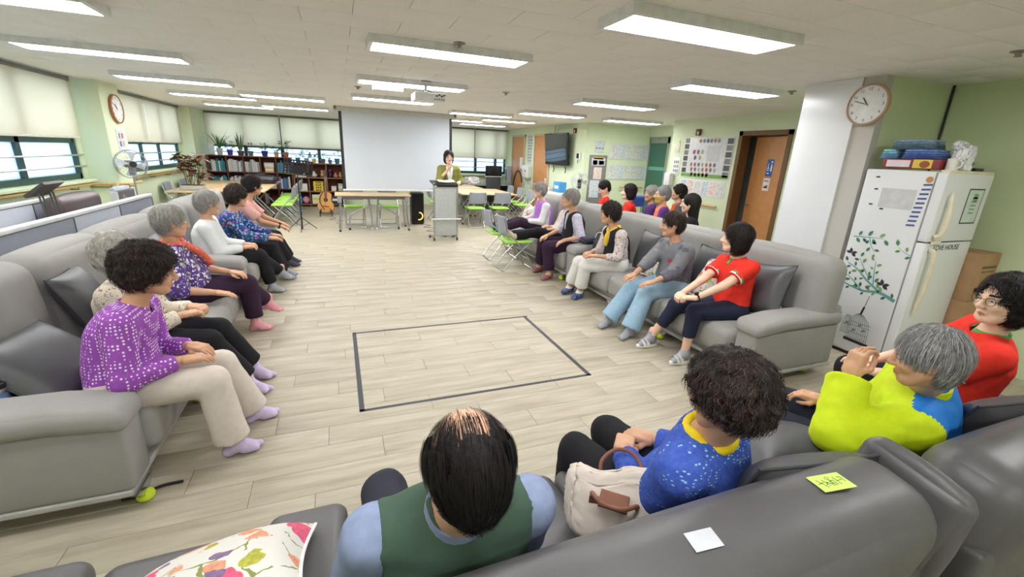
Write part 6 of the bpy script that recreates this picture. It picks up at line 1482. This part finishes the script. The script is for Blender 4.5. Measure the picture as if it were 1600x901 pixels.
t = empty('keyboard', (4.55, 13.28, .746), 'dark keyboard in front of the far monitor', 'keyboard'); MB().rbox((0, 0, .012), (.44, .14, .022), .005).build('case', BLKP, t); MB().rbox((0, 0, .026), (.42, .12, .008), .002).build('keys', mat('keys', (60, 60, 64), .5), t)
t = empty('crumpled_bag', (3.88, 13.4, .746), 'crumpled white plastic bag on the far computer desk', 'bag'); V, F = softbox((.20, .14, .10), .06, 0, 5, 2); V = V+np.random.RandomState(3).normal(0, .014, V.shape); V[:, 2] = np.maximum(V[:, 2]+.10, 0); MB().add(V, F).build('bag', mat('white_plastic', (236, 236, 240), .3), t, True, 40)
t = empty('tower_fan', (5.12, 13.5, .746), 'grey upright air cleaner at the right end of the far desk', 'air cleaner'); MB().rbox((0, 0, .28), (.16, .2, .56), .03).build('body', mat('cleaner_grey', (150, 156, 166), .4), t); MB().cbox((-.082, 0, .3), (.004, .12, .34)).build('grille', mat('grille_blue', (70, 90, 120), .5), t, False)
oc = empty('office_chair', (4.35, 12.95, 0), 'dark office chair pushed to the computer desk', 'chair'); MB().rbox((0, 0, .46), (.48, .46, .08), .035, bulge=.01).build('seat', mat('office_black', (52, 54, 60), .7), oc); MB().rbox((0, -.22, .78), (.46, .06, .46), .03).build('backrest', mat('office_black', (52, 54, 60), .7), oc); MB().tube([(0, 0, .1), (0, 0, .42)], .025, 8).build('gas_lift', BLKP, oc)
for k in range(5): a = k*2*PI/5; l = MB().tube([(0, 0, .12), (.26*math.cos(a), .26*math.sin(a), .07)], .018, 6).build('leg', BLKP, oc); MB().sphere((.26*math.cos(a), .26*math.sin(a), .03), .03, 8, 6).build('castor', BLKP, l)
# ---- bookcases ------------------------------------------------------------------------
BRN = mat('walnut_shelf', (112, 66, 46), .5, 0, .12, 12); OAK = mat('oak_edge_shelf', (156, 112, 78), .5, 0, .1, 12); BRD = mat('bookcase_back', (92, 46, 36), .7)
def bookcase(label, x0, x1, yf, top, shelves, divs, m, depth=.34):
    t = empty('bookcase', ((x0+x1)/2, yf, 0), label, 'bookcase'); cx = (x0+x1)/2
    MB().box((x0-cx, depth-.015, 0), (x1-cx, depth, top)).build('back', BRD, t, False)
    MB().rbox((0, depth/2, top-.012), (x1-x0+.02, depth, .025), .003).build('top_board', m, t)
    for z in shelves: MB().box((x0-cx, 0, z-.011), (x1-cx, depth-.015, z+.011)).build('shelf', m, t, False)
    for x in [x0+.012]+list(divs)+[x1-.012]: MB().box((x-cx-.012, 0, 0), (x-cx+.012, depth-.015, top-.025)).build('upright', m, t, False)
    return t
YS = 13.80
d1 = (-2.70, -2.31, -1.92, -1.54); sh1 = (.06, .48, .91)
bookcase('dark walnut bookcase full of files under the far left blinds', -3.12, -1.16, YS, 1.33, sh1, d1, BRN)
d2 = (-.76, -.29); sh2 = (.06, .42, .80)
bookcase('lower oak bookcase with toys and boxes behind the guitar', -1.14, .16, YS, 1.20, sh2, d2, OAK)
rb = random.Random(11); bookpal = [(60, 140, 160), (70, 150, 170), (214, 212, 208), (196, 200, 206), (150, 156, 166), (230, 226, 216), (110, 120, 140), (210, 190, 170), (90, 100, 160)]
bnames = ['teal', 'bright teal', 'white', 'pale grey', 'grey', 'cream', 'slate', 'tan', 'violet-blue']
bmats = [mat('book_%d' % i, c, .55, 0, .12, 40) for i, c in enumerate(bookpal)]
def bmesh_book(w, h, d, mi):
    key = (round(w, 3), round(h, 2), mi)
    if key not in BK:
        BK[key] = (MB().box((-w/2, 0, 0), (w/2, d, .0)).box((-w/2, 0, 0), (-w/2+.003, d, h)).box((w/2-.003, 0, 0), (w/2, d, h)).box((-w/2, 0, 0), (w/2, .003, h)).mesh('cover', bmats[mi], False), MB().box((-w/2+.003, .003, .004), (w/2-.003, d-.004, h-.004)).mesh('pages', PW_, False))
    return BK[key]
BK = {}
rown = {.91: 'top', .48: 'middle', .06: 'bottom'}; coln = ['first', 'second', 'third', 'fourth', 'fifth']
edges = [-3.096]+list(d1)+[-1.184]
for z in sh1:
    for ci in range(5):
        if (ci == 3 and z > .9): continue
        x = edges[ci]+.02; end = edges[ci+1]-.02
        pal = {0: (0, 1, 0, 1, 5), 1: (2, 3, 2, 4, 5), 2: (2, 6, 4, 3, 2), 3: (2, 3, 5), 4: (8, 2, 6, 0)}[ci] if z > .4 else (3, 4, 6, 2)
        if z == .06 and ci > 1: end = edges[ci]+.12
        while x < end-.03:
            w = rb.choice((.028, .036, .048)); h = rb.choice((.26, .29, .32)); mi = rb.choice(pal)
            c_, p_ = bmesh_book(w, h, .22, mi); t = empty('book', (x+w/2, YS+.06, z+.0115), '%s file in the %s column, %s shelf of the walnut bookcase' % (bnames[mi], coln[ci], rown[z]), 'book', 'books in the walnut bookcase, %s column, %s shelf' % (coln[ci], rown[z]))
            link('cover', c_, t); link('pages', p_, t); x += w+.002
def small_box(name, label, cat, x, y, z, sz, c, stripe=None, rz=0):
    t = empty(name, (x, y, z), label, cat, None, rz); MB().rbox((0, 0, sz[2]/2), sz, min(sz)*.08).build('body', mat('sb_%d_%d_%d' % c, c, .5, 0, .12, 30), t)
    MB().cbox((0, -sz[1]/2-.001, sz[2]*.55), (sz[0]*.7, .003, sz[2]*.3)).build('label', mat('sbl_%s' % str(stripe or 'w'), stripe or (230, 228, 222), .5), t, False)
    return t
Z1, Z2, Z3 = .812, .432, .072
small_box('carton', 'cream carton standing on its own in the fourth column of the walnut bookcase', 'box', -1.72, YS+.17, .922, (.22, .2, .12), (226, 196, 150)); small_box('carton', 'white carton under the cream one in the walnut bookcase', 'box', -1.72, YS+.17, 1.043, (.24, .2, .13), (216, 206, 200)) 
stuff_ = [('carton', 'white roll-shaped carton on the oak bookcase upper left', 'box', -.95, Z1, (.28, .2, .10), (214, 214, 210)), ('toy_case', 'white round toy case on the upper middle oak shelf', 'toy', -.62, Z1, (.18, .18, .17), (222, 216, 212)), ('toy_figure', 'brown toy on the upper middle oak shelf', 'toy', -.40, Z1, (.12, .16, .20), (196, 150, 110)), ('toy_figure', 'purple toy on the upper right oak shelf', 'toy', -.20, Z1, (.10, .14, .24), (84, 50, 96)), ('toy_figure', 'pinkish toy on the upper right oak shelf', 'toy', -.05, Z1, (.14, .16, .14), (214, 150, 130)), ('toy_figure', 'orange toy at the right end of the upper oak shelf', 'toy', .08, Z1, (.10, .14, .16), (226, 160, 90)),
 ('white_basket', 'white basket on the second oak shelf at left', 'basket', -.96, Z2, (.30, .24, .20), (224, 224, 222)), ('book_pile', 'pile of yellow printed boxes on the second oak shelf', 'boxes', -.53, Z2, (.26, .22, .28), (232, 200, 70)), ('small_rack', 'small white rack on the second oak shelf at right', 'rack', -.12, Z2, (.14, .14, .14), (226, 210, 200)), ('paper_sacks', 'green and white wrapped bundles at the right end of the oak bookcase', 'bundle', .06, Z2, (.13, .2, .22), (176, 190, 170)),
 ('blue_box', 'blue box on the bottom oak shelf at left', 'box', -1.05, Z3, (.13, .2, .22), (90, 140, 200)), ('pink_ball', 'pink round cushion ball on the bottom oak shelf', 'ball', -.88, Z3, (.16, .16, .2), (226, 160, 184)), ('white_tub', 'white tub with yellow label on the bottom oak shelf', 'tub', -.61, Z3, (.22, .2, .26), (228, 226, 220)), ('yellow_carton', 'yellow and cream carton on the bottom oak shelf behind the guitar', 'box', -.40, Z3, (.16, .2, .28), (226, 196, 100)), ('navy_bag', 'navy bag on the bottom right oak shelf', 'bag', -.08, Z3, (.3, .2, .22), (50, 56, 84))]
for nm, lb, ct, x, z, sz, c in stuff_:
    if ct in ('ball',):
        t = empty(nm, (x, YS+.15, z), lb, ct); MB().sphere((0, 0, .10), .10, 16, 12).build('ball', mat('ball_pink', c, .6), t); MB().tube([(.101*math.cos(a), .101*math.sin(a), .10) for a in np.linspace(0, 2*PI, 21)[:-1]], .003, 5, closed=True).build('seam', PW_, t)
    elif ct == 'toy':
        t = empty(nm, (x, YS+.14, z), lb, ct); MB().sphere((0, 0, sz[2]*.35), (sz[0]/2, sz[1]/2, sz[2]*.35), 12, 8).build('body', mat('toy_%d%d' % c[:2], c, .5), t); MB().sphere((0, -.01, sz[2]*.8), sz[2]*.2, 12, 8).build('head', mat('toyh_%d%d' % c[:2], shade(c, 1.2), .5), t)
    elif nm == 'book_pile':
        t = empty(nm, (x, YS+.14, z), lb, ct)
        for i in range(4): MB().rbox((.006*(i % 2), 0, .034+.068*i), (.26, .22, .064), .006).build('box', mat('yel_box', c, .5), t); MB().add([(.006*(i % 2)-.05+.05*k+.02*math.cos(a), -.1112, .034+.068*i+.02*math.sin(a)) for k in range(3) for a in np.linspace(0, 2*PI, 9)[:-1]], [tuple(range(8*k, 8*k+8)) for k in range(3)]).build('print', BLKP, t, False)
    else: small_box(nm, lb, ct, x, YS+.14, z, sz, c, (232, 210, 70) if 'yellow label' in lb else None)
# ---- potted plants on the bookcases ------------------------------------------------------
LV = [mat('plant_green_%d' % i, c, .5, 0, .2, 40) for i, c in enumerate(((96, 138, 66), (70, 112, 56), (120, 152, 84), (96, 104, 62), (134, 90, 80)))]; SOIL = mat('soil', (70, 54, 42), .9)
def leafmesh(mb, base, d, L, w, bend=.2, n=4):
    d = nrm(d); side = np.cross(d, (0, 0, 1)); side = nrm(side if np.linalg.norm(side) > .1 else (1, 0, 0)); V = []; p = np.array(base, float)
    for i in range(n+1):
        t_ = i/n; ww = w*math.sin(PI*min(.98, .08+.9*t_))**.8
        V += [p-side*ww/2, p+side*ww/2]; d = nrm(d-np.array((0, 0, bend/n))); p = p+d*L/n
    mb.add(V, [(2*i, 2*i+1, 2*i+3, 2*i+2) for i in range(n)])
def plant(label, x, z, kind, pot, s=1.0, y=YS+.15, ph=.13, pr=.065, mi=0, seed=0):
    t = empty('potted_plant', (x, y, z), label, 'plant', 'potted plants along the bookcase tops'); rp = random.Random(seed)
    MB().lathe([(pr*.72, 0), (pr, ph), (pr*1.08, ph), (pr*1.08, ph-.012), (pr*.9, ph-.012)], n=18).build('pot', mat('pot_%d_%d_%d' % pot, pot, .4), t)
    MB().lathe([(0, ph-.018), (pr*.93, ph-.018)], n=16).build('soil', SOIL, t)
    if kind == 'snake':
        for i in range(9): a = rp.uniform(0, 6.28); l = MB(); leafmesh(l, (.03*math.cos(a), .03*math.sin(a), ph-.02), (.22*math.cos(a), .22*math.sin(a), 1), rp.uniform(.28, .5)*s, .05, -.1); l.build('leaf', LV[3 if i % 2 else 1], t, True, 180)
    elif kind == 'grass':
        for i in range(26): a = rp.uniform(0, 6.28); l = MB(); leafmesh(l, (.02*math.cos(a), .02*math.sin(a), ph-.02), (rp.uniform(.1, .55)*math.cos(a), rp.uniform(.1, .55)*math.sin(a), 1), rp.uniform(.3, .5)*s, .02, .9, 5); l.build('leaf', LV[i % 3], t, True, 180)
    else:
        for i in range(14 if kind == 'bush' else 9):
            a = rp.uniform(0, 6.28); h = rp.uniform(.05, .22)*s; b0 = np.array((.02*math.cos(a), .02*math.sin(a), ph-.02)); b1 = b0+np.array((.07*math.cos(a)*s, .07*math.sin(a)*s, h))
            st_ = MB().tube([b0, b1], .003, 5).build('stem', LV[1], t); l = MB()
            for k in range(4): a2 = a+rp.uniform(-1.6, 1.6); leafmesh(l, b1, (math.cos(a2), math.sin(a2), rp.uniform(-.1, .8)), .085*s*rp.uniform(.8, 1.3), .042*s, .4)
            l.build('leaf_cluster', LV[(mi+i) % 3 if mi < 3 else mi], t, True, 180)
zt1, zt2 = 1.335, 1.20
plants = [(-2.84, zt1, 'grass', (206, 206, 202), 1.15, .17, .075, 0, 'tall spiky green plant in a white pot at the left end of the bookcase'), (-2.61, zt1, 'bush', (92, 54, 170), 1.1, .14, .075, 0, 'leafy plant in a purple pot on the bookcase'), (-2.36, zt1, 'snake', (92, 64, 60), 1.0, .12, .09, 0, 'upright sword-leaved plant in a striped dark pot'), (-2.13, zt1, 'sparse', (118, 116, 100), 1.0, .12, .07, 4, 'reddish leaved plant in a grey-green pot'), (-1.80, zt1, 'bush', (44, 48, 130), .9, .14, .085, 2, 'low plant in a navy blue pot on the bookcase'), (-1.52, zt1, 'bush', (210, 156, 116), .8, .12, .065, 0, 'small plant in a tan pot on the bookcase'), (-1.28, zt1, 'bush', (186, 96, 50), 1.3, .13, .07, 0, 'plant in an orange-brown pot at the right end of the walnut bookcase'),
 (-1.0, zt2, 'sparse', (60, 110, 130), 1.0, .13, .065, 1, 'sparse plant in a teal pot on the oak bookcase'), (-.78, zt2, 'bush', (130, 138, 138), 1.0, .12, .065, 0, 'bushy plant in a grey pot on the oak bookcase'), (-.59, zt2, 'bush', (232, 190, 40), .9, .11, .055, 0, 'plant in a bright yellow pot on the oak bookcase'), (-.36, zt2, 'sparse', (96, 92, 92), 1.0, .12, .075, 4, 'dark leaved plant in a black-striped pot on the oak bookcase'), (-.17, zt2, 'sparse', (96, 116, 124), .7, .10, .055, 1, 'tiny plant in a slate pot on the oak bookcase'), (.02, zt2, 'sparse', (70, 126, 150), 1.1, .14, .075, 1, 'plant in a blue pot at the edge of the projection screen')]
for i, (x, z, k, c, s, ph, pr, mi, lb) in enumerate(plants): plant(lb, x, z, k, c, s, ph=ph, pr=pr, mi=mi, seed=i)
bx = MB().rbox((-3.03, YS+.2, zt1+.14), (.12, .12, .28), .006).build('white_post_box', PW_); tag(bx, 'white upright box at the far left end of the bookcase top', 'box')
# red-leaved croton on the floor by the left wall
t = empty('croton_plant', (-2.64, 10.35, .7395), 'bushy plant with red and green leaves in a low grey trough on the left table', 'plant'); rp = random.Random(5)
MB().rbox((0, 0, .045), (.38, .26, .09), .015).build('planter', mat('planter_grey', (176, 176, 170), .6), t); MB().box((-.175, -.115, .08), (.175, .115, .096)).build('soil', SOIL, t, False)
CRO = [mat('croton_red', (122, 74, 66), .45, 0, .25, 40), mat('croton_brown', (146, 104, 84), .45, 0, .2, 40), mat('croton_green', (110, 122, 74), .45, 0, .2, 40)]
for i in range(18):
    a = rp.uniform(0, 6.28); rr_ = rp.uniform(.03, .30); h = rp.uniform(.15, .58); b0 = np.array((.10*math.cos(a), .06*math.sin(a), .09)); b1 = np.array((rr_*math.cos(a), rr_*math.sin(a), .16+h))
    sm_ = MB().tube([b0, (b0+b1)/2+np.array((.02, 0, 0)), b1], .006, 5).build('stem', mat('croton_stem', (120, 100, 80), .7), t)
    for k in range(9):
        a2 = rp.uniform(0, 6.28); l = MB(); leafmesh(l, b1-np.array((0, 0, rp.uniform(0, .10))), (math.cos(a2), math.sin(a2), rp.uniform(-.2, .8)), rp.uniform(.14, .22), .085, .5); l.build('leaf', CRO[rp.choice((0, 0, 1, 2))], t, True, 180)
# black bag on the left table
t = empty('black_bag', (-1.72, 12.3, .740), 'black bag lying on the left table', 'bag'); V, F = softbox((.32, .22, .09), .08, .02, 5, 3); V = V+np.random.RandomState(8).normal(0, .006, V.shape); V[:, 2] = np.maximum(V[:, 2], -.09)
MB().add(V+np.array((0, 0, .092)), F).build('bag', mat('bag_black', (44, 44, 50), .35), t, True, 60); MB().tube(spline([(-.2, -.1, .17), (-.1, -.15, .22), (.1, -.15, .22), (.2, -.1, .17)], 5), .012, 6).build('handle', BLKP, t)
# ---- low partitions and desks behind the left sofa ----------------------------------------
PTC = mat('partition_cloth', (136, 140, 152), .85, 0, .06, 60); PTL = mat('partition_light', (176, 182, 194), .8, 0, .05, 60); PTR = mat('partition_rail', (208, 210, 210), .4); PTD = mat('partition_edge', (86, 88, 96), .5)
def partition(label, x, y0, y1, h, cuts, lite):
    t = empty('partition', (x, (y0+y1)/2, 0), label, 'partition'); cy = (y0+y1)/2; ys = [y0]+list(cuts)+[y1]
    for i in range(len(ys)-1):
        MB().rbox((0, (ys[i]+ys[i+1])/2-cy, h/2-.01), (.045, ys[i+1]-ys[i]-.012, h-.05), .006).build('panel', PTL if i in lite else PTC, t)
        MB().cbox((0, ys[i+1]-cy-.0, h/2-.02), (.05, .012, h-.04)).build('edge_strip', PTD, t, False)
    MB().rbox((0, 0, h-.015), (.06, y1-y0, .03), .006).build('top_rail', PTR, t)
    for yy in (y0+.1, y1-.1): MB().cbox((0, yy-cy, .02), (.25, .04, .04)).build('foot', PTD, t, False)
partition('long grey low partition right behind the left sofas', -1.98, 2.3, 6.08, 1.07, (3.4, 4.44, 5.26), (2,))
partition('second grey low partition with pale rail nearer the left windows', -2.72, 3.6, 6.35, 1.05, (4.6, 5.5), (1,))
t = empty('office_desk', (-2.36, 4.25, 0), 'desk between the two low partitions at the left edge', 'desk'); MB().rbox((0, 0, .74), (.60, 2.2, .03), .005).build('desk_top', mat('desk_cream', (206, 200, 186), .5), t)
for s in (-1.05, 0, 1.05): MB().cbox((0, s, .36), (.5, .03, .72)).build('leg_panel', PTC, t, False)
t = empty('document_stand', (-2.34, 4.98, .756), 'dark tilted document holder on thin legs above the partition', 'stand')
MB().box((-.012, -.15, -.09), (.012, .15, .09), 0, Matrix.Translation((0, 0, .45)) @ Matrix.Rotation(.9, 4, 'Y')).build('board', mat('holder_dark', (70, 66, 68), .5), t, False)
for s in (-.11, -.06, .06, .11): MB().tube([(.04, s, 0), (0, s*.95, .42)], .008, 6).build('leg', mat('holder_leg', (80, 78, 80), .4), t)
for s in (-.13, .13): MB().cbox((.03, s, .005), (.12, .12, .01)).build('foot', mat('holder_dark', (70, 66, 68), .5), t, False)
t = empty('dark_bench', (-2.45, 5.86, 0), 'dark brown leather high-backed bench behind the partition', 'bench'); MB().rbox((-.10, 0, .65), (.16, .84, .86), .07, bulge=.02).build('backrest', mat('brown_leather', (78, 64, 66), .35, 0, .15, 8, .3, 200), t); MB().rbox((.10, 0, .30), (.42, .84, .30), .06, bulge=.02).build('seat', mat('brown_leather', (78, 64, 66), .35, 0, .15, 8, .3, 200), t)
for q in (-.35, .35): MB().cbox((.1, q, .07), (.3, .05, .14)).build('leg', BLKP, t, False)
t = empty('marble_panel', (-2.40, 6.62, 0), 'dark marbled screen panel standing at the end of the partitions', 'panel'); MB().rbox((0, 0, .53), (.06, .48, 1.05), .006).build('slab', floral_mat('dark_marble', (84, 80, 84), ((120, 114, 116), (62, 60, 64)), 8, .5), t); MB().cbox((0, -.25, .53), (.07, .02, 1.06)).build('edge', PTR, t, False); MB().cbox((0, 0, .01), (.2, .4, .02)).build('foot', PTD, t, False)
t = empty('grey_screen_panel', (-2.62, 7.15, 0), 'pale grey screen panel with black edge before the fan', 'panel'); MB().rbox((0, 0, .53), (.05, .46, 1.04), .006).build('panel', PTL, t); MB().cbox((0, .235, .53), (.055, .015, 1.05)).build('edge', BLKP, t, False); MB().cbox((0, 0, .01), (.2, .4, .02)).build('foot', PTD, t, False)
for (lb, y, sz, c) in (('white printer tray at the far left edge on the desk', 3.95, (.34, .42, .20), (226, 226, 226)), ('stack of papers and a clipboard on the desk behind the partition', 4.45, (.26, .34, .10), (216, 214, 210))):
    t = empty('desk_item', (-2.30, y, .756), lb, 'office item'); MB().rbox((0, 0, sz[2]/2), sz, .015).build('body', mat('di_%d' % c[1], c, .4), t); MB().cbox((.02, 0, sz[2]+.006), (sz[0]*.7, sz[1]*.7, .012)).build('top', BLKP, t, False)
t = sheet('notice', 'small picture sheet below the left column clock', 'notice', (-3.117, 8.92, 1.60), (0, 1, 0), .28, .36, PRB, [(-.05+.1*(i % 2), .08-.12*(i//2), .06, .08, port[i % 4], 'picture') for i in range(4)])
# ---- small things on and around the sofas ---------------------------------------------------
t = empty('tumbler', (-1.46, 2.375, .45), 'light blue tumbler with black cap at the far left edge beside the sofa arm', 'bottle')
MB().lathe([(.036, 0), (.040, .01), (.040, .11)], n=24).build('body', mat('tumbler_blue', (120, 158, 220), .35), t); MB().lathe([(.041, .11), (.041, .13), (.038, .135)], n=24).build('steel_ring', STL, t); MB().lathe([(.040, .132), (.040, .155), (.016, .16), (.014, .185), (0, .185)], n=24).build('cap', BLKP, t); MB().tube([(.03, 0, .155), (.0, 0, .20), (-.03, 0, .155)], .006, 6).build('cap_loop', BLKP, t)
t = empty('tumbler', (3.30, 2.36, .43), 'clear bottle with a pink lid on the right sofa beside the arm', 'bottle')
MB().lathe([(.030, 0), (.034, .01), (.036, .10)], n=20).build('body', mat('clear_grey', (170, 168, 172), .1), t); MB().lathe([(.040, .10), (.040, .125), (.03, .132), (0, .132)], n=20).build('lid', mat('pink_lid', (226, 176, 206), .4), t); MB().tube([(0, .01, .13), (.01, .02, .165)], .006, 6).build('spout', mat('pink_lid', (226, 176, 206), .4), t)
# tote bag
t = empty('tote_bag', (.80, .97, .425), 'cream canvas tote bag with brown leather handles on the dark sofa', 'bag')
V, F = softbox((.15, .115, .12), .07, .012, 7, 4); V = V.copy(); k = np.clip((V[:, 2]+.12)/.24, 0, 1); V[:, 1] *= 1-.72*k**1.3; V[:, 0] *= 1+.10*k; V[:, 2] += .03*np.sin(V[:, 0]*22)*k; V = V+np.random.RandomState(2).normal(0, .0025, V.shape)
TR = Matrix.Rotation(-.75, 4, 'Z'); MB().add(V+np.array((0, 0, .12)), F, 0, TR).build('bag_body', mat('cream_canvas', (214, 202, 190), .7, 0, .05, 10, .3, 300), t, True, 180)
LTH = mat('tan_leather', (122, 76, 54), .5, 0, .12, 30)
for s in (-1, 1):
    h_ = MB().tube(spline([(-.065, s*.055, .16), (-.07, s*.085, .205), (-.03, s*.14, .225), (.03, s*.14, .225), (.07, s*.085, .205), (.065, s*.055, .16)], 5), .007, 8, 0, TR).build('handle', LTH, t)
    for q in (-1, 1): MB().cbox((q*.065, s*.062, .15), (.03, .010, .05), 0, TR).build('handle_tab', LTH, h_, False)
MB().rbox((0, -.03, .225), (.09, .06, .008), .003, 0, TR @ Matrix.Rotation(.3, 4, 'X')).build('flap', LTH, t)
t = empty('glasses_case', (.90, 1.22, .42), 'blue soft glasses case beside the blue sweater lady\'s leg', 'case'); MB().rbox((0, 0, .03), (.07, .15, .055), .025, 0, Matrix.Rotation(.4, 4, 'Z')).build('case', mat('case_blue', (44, 74, 140), .6), t); MB().cbox((0, 0, .03), (.072, .152, .004), 0, Matrix.Rotation(.4, 4, 'Z')).build('zip', BLKP, t, False)
# notes lying on the foreground sofa back
nt = MB().box((-.035, -.022, 0), (.035, .022, .0012)).build('paper_note', mat('note_white', (196, 200, 208), .6), None, False); nt.location = (.672, .52, .888); nt.rotation_euler = (.10, 0, -.08); tag(nt, 'blank white paper slip lying on the foreground dark sofa back', 'note')
t = empty('sticky_note', (1.12, .55, .8885), 'lime green paper note with handwriting on the dark sofa back', 'note'); t.rotation_euler = (-.05, 0, -.12)
MB().box((-.05, -.028, 0), (.05, .028, .0012)).build('paper', mat('note_lime', (200, 236, 110), .6), t, False)
hw = MB()
def stroke(*p):
    for a, b in zip(p[:-1], p[1:]): hw.tube([(a[0], a[1], .0014), (b[0], b[1], .0014)], .0009, 4)
stroke((-.036, .012), (-.024, -.016)); stroke((-.042, -.002), (-.022, .002)); stroke((-.020, .010), (-.014, -.012)); stroke((-.014, .002), (-.004, -.010)); stroke((-.012, .0), (-.022, -.008))
hw.tube([(.0+.005*math.cos(a), .013+.005*math.sin(a), .0014) for a in np.linspace(0, 2*PI, 11)[:-1]], .0008, 4, closed=True)
stroke((-.003, .004), (.010, .004), (.010, -.006), (-.003, -.006), (-.003, .004)); stroke((.002, .004), (.002, -.006)); stroke((-.006, -.012), (.014, -.010)); stroke((.018, .014), (.020, -.014)); stroke((.020, .0), (.036, .002)); stroke((.030, .012), (.040, .010), (.040, -.006))
hw.build('handwriting', FBk, t)
# strap on the floor by the left sofa foot
t = empty('floor_strap', (-.95, 2.24, 0), 'dark strap with a buckle lying on the floor under the left sofa foot', 'strap'); MB().tube(spline([(-.09, -.02, .010), (-.03, -.01, .010), (.04, .02, .012), (.12, .03, .008)], 5), .008, 6).build('strap', BLKP, t); MB().rbox((-.08, -.02, .012), (.06, .03, .022), .006).build('buckle', mat('buckle_brown', (60, 40, 34), .5), t)
rc_ = MB().rbox((1.74, .86, .44), (.10, .12, .05), .02).build('red_cloth', mat('red_cloth', (196, 70, 66), .8)); tag(rc_, 'bit of red cloth showing between the dark cushions', 'cloth')
# backpack between two ladies on the right
t = empty('backpack', (3.18, 4.72, .42), 'dark grey backpack with white curved trim on the right sofa', 'bag')
V, F = softbox((.10, .15, .20), .09, .015, 5, 4); MB().add(V+np.array((0, 0, .20)), F).build('pack', mat('pack_grey', (62, 64, 70), .6), t); V, F = softbox((.04, .12, .10), .038, .01, 4, 3); MB().add(V+np.array((-.10, 0, .13)), F).build('pocket', mat('pack_dark', (44, 46, 52), .6), t)
MB().tube([(-.108, .11*math.cos(a), .22+.12*math.sin(a)) for a in np.linspace(.2, 2.6, 12)], .005, 6).build('trim', PW_, t); MB().tube([(0, -.05, .39), (-.01, 0, .44), (0, .05, .39)], .008, 6).build('top_loop', BLKP, t)
t = empty('jacket', (3.12, 5.0, .565), 'dark folded jacket on the sofa arm beside the pastel-sleeved lady', 'jacket'); V, F = softbox((.15, .10, .04), .035, .008, 5, 3); MB().add(V+np.array((0, 0, .042)), F).build('cloth', mat('jacket_navy', (44, 44, 62), .8), t); MB().tube([(-.152, -.04, .04), (-.152, .04, .05)], .006, 5).build('zip', PW_, t)
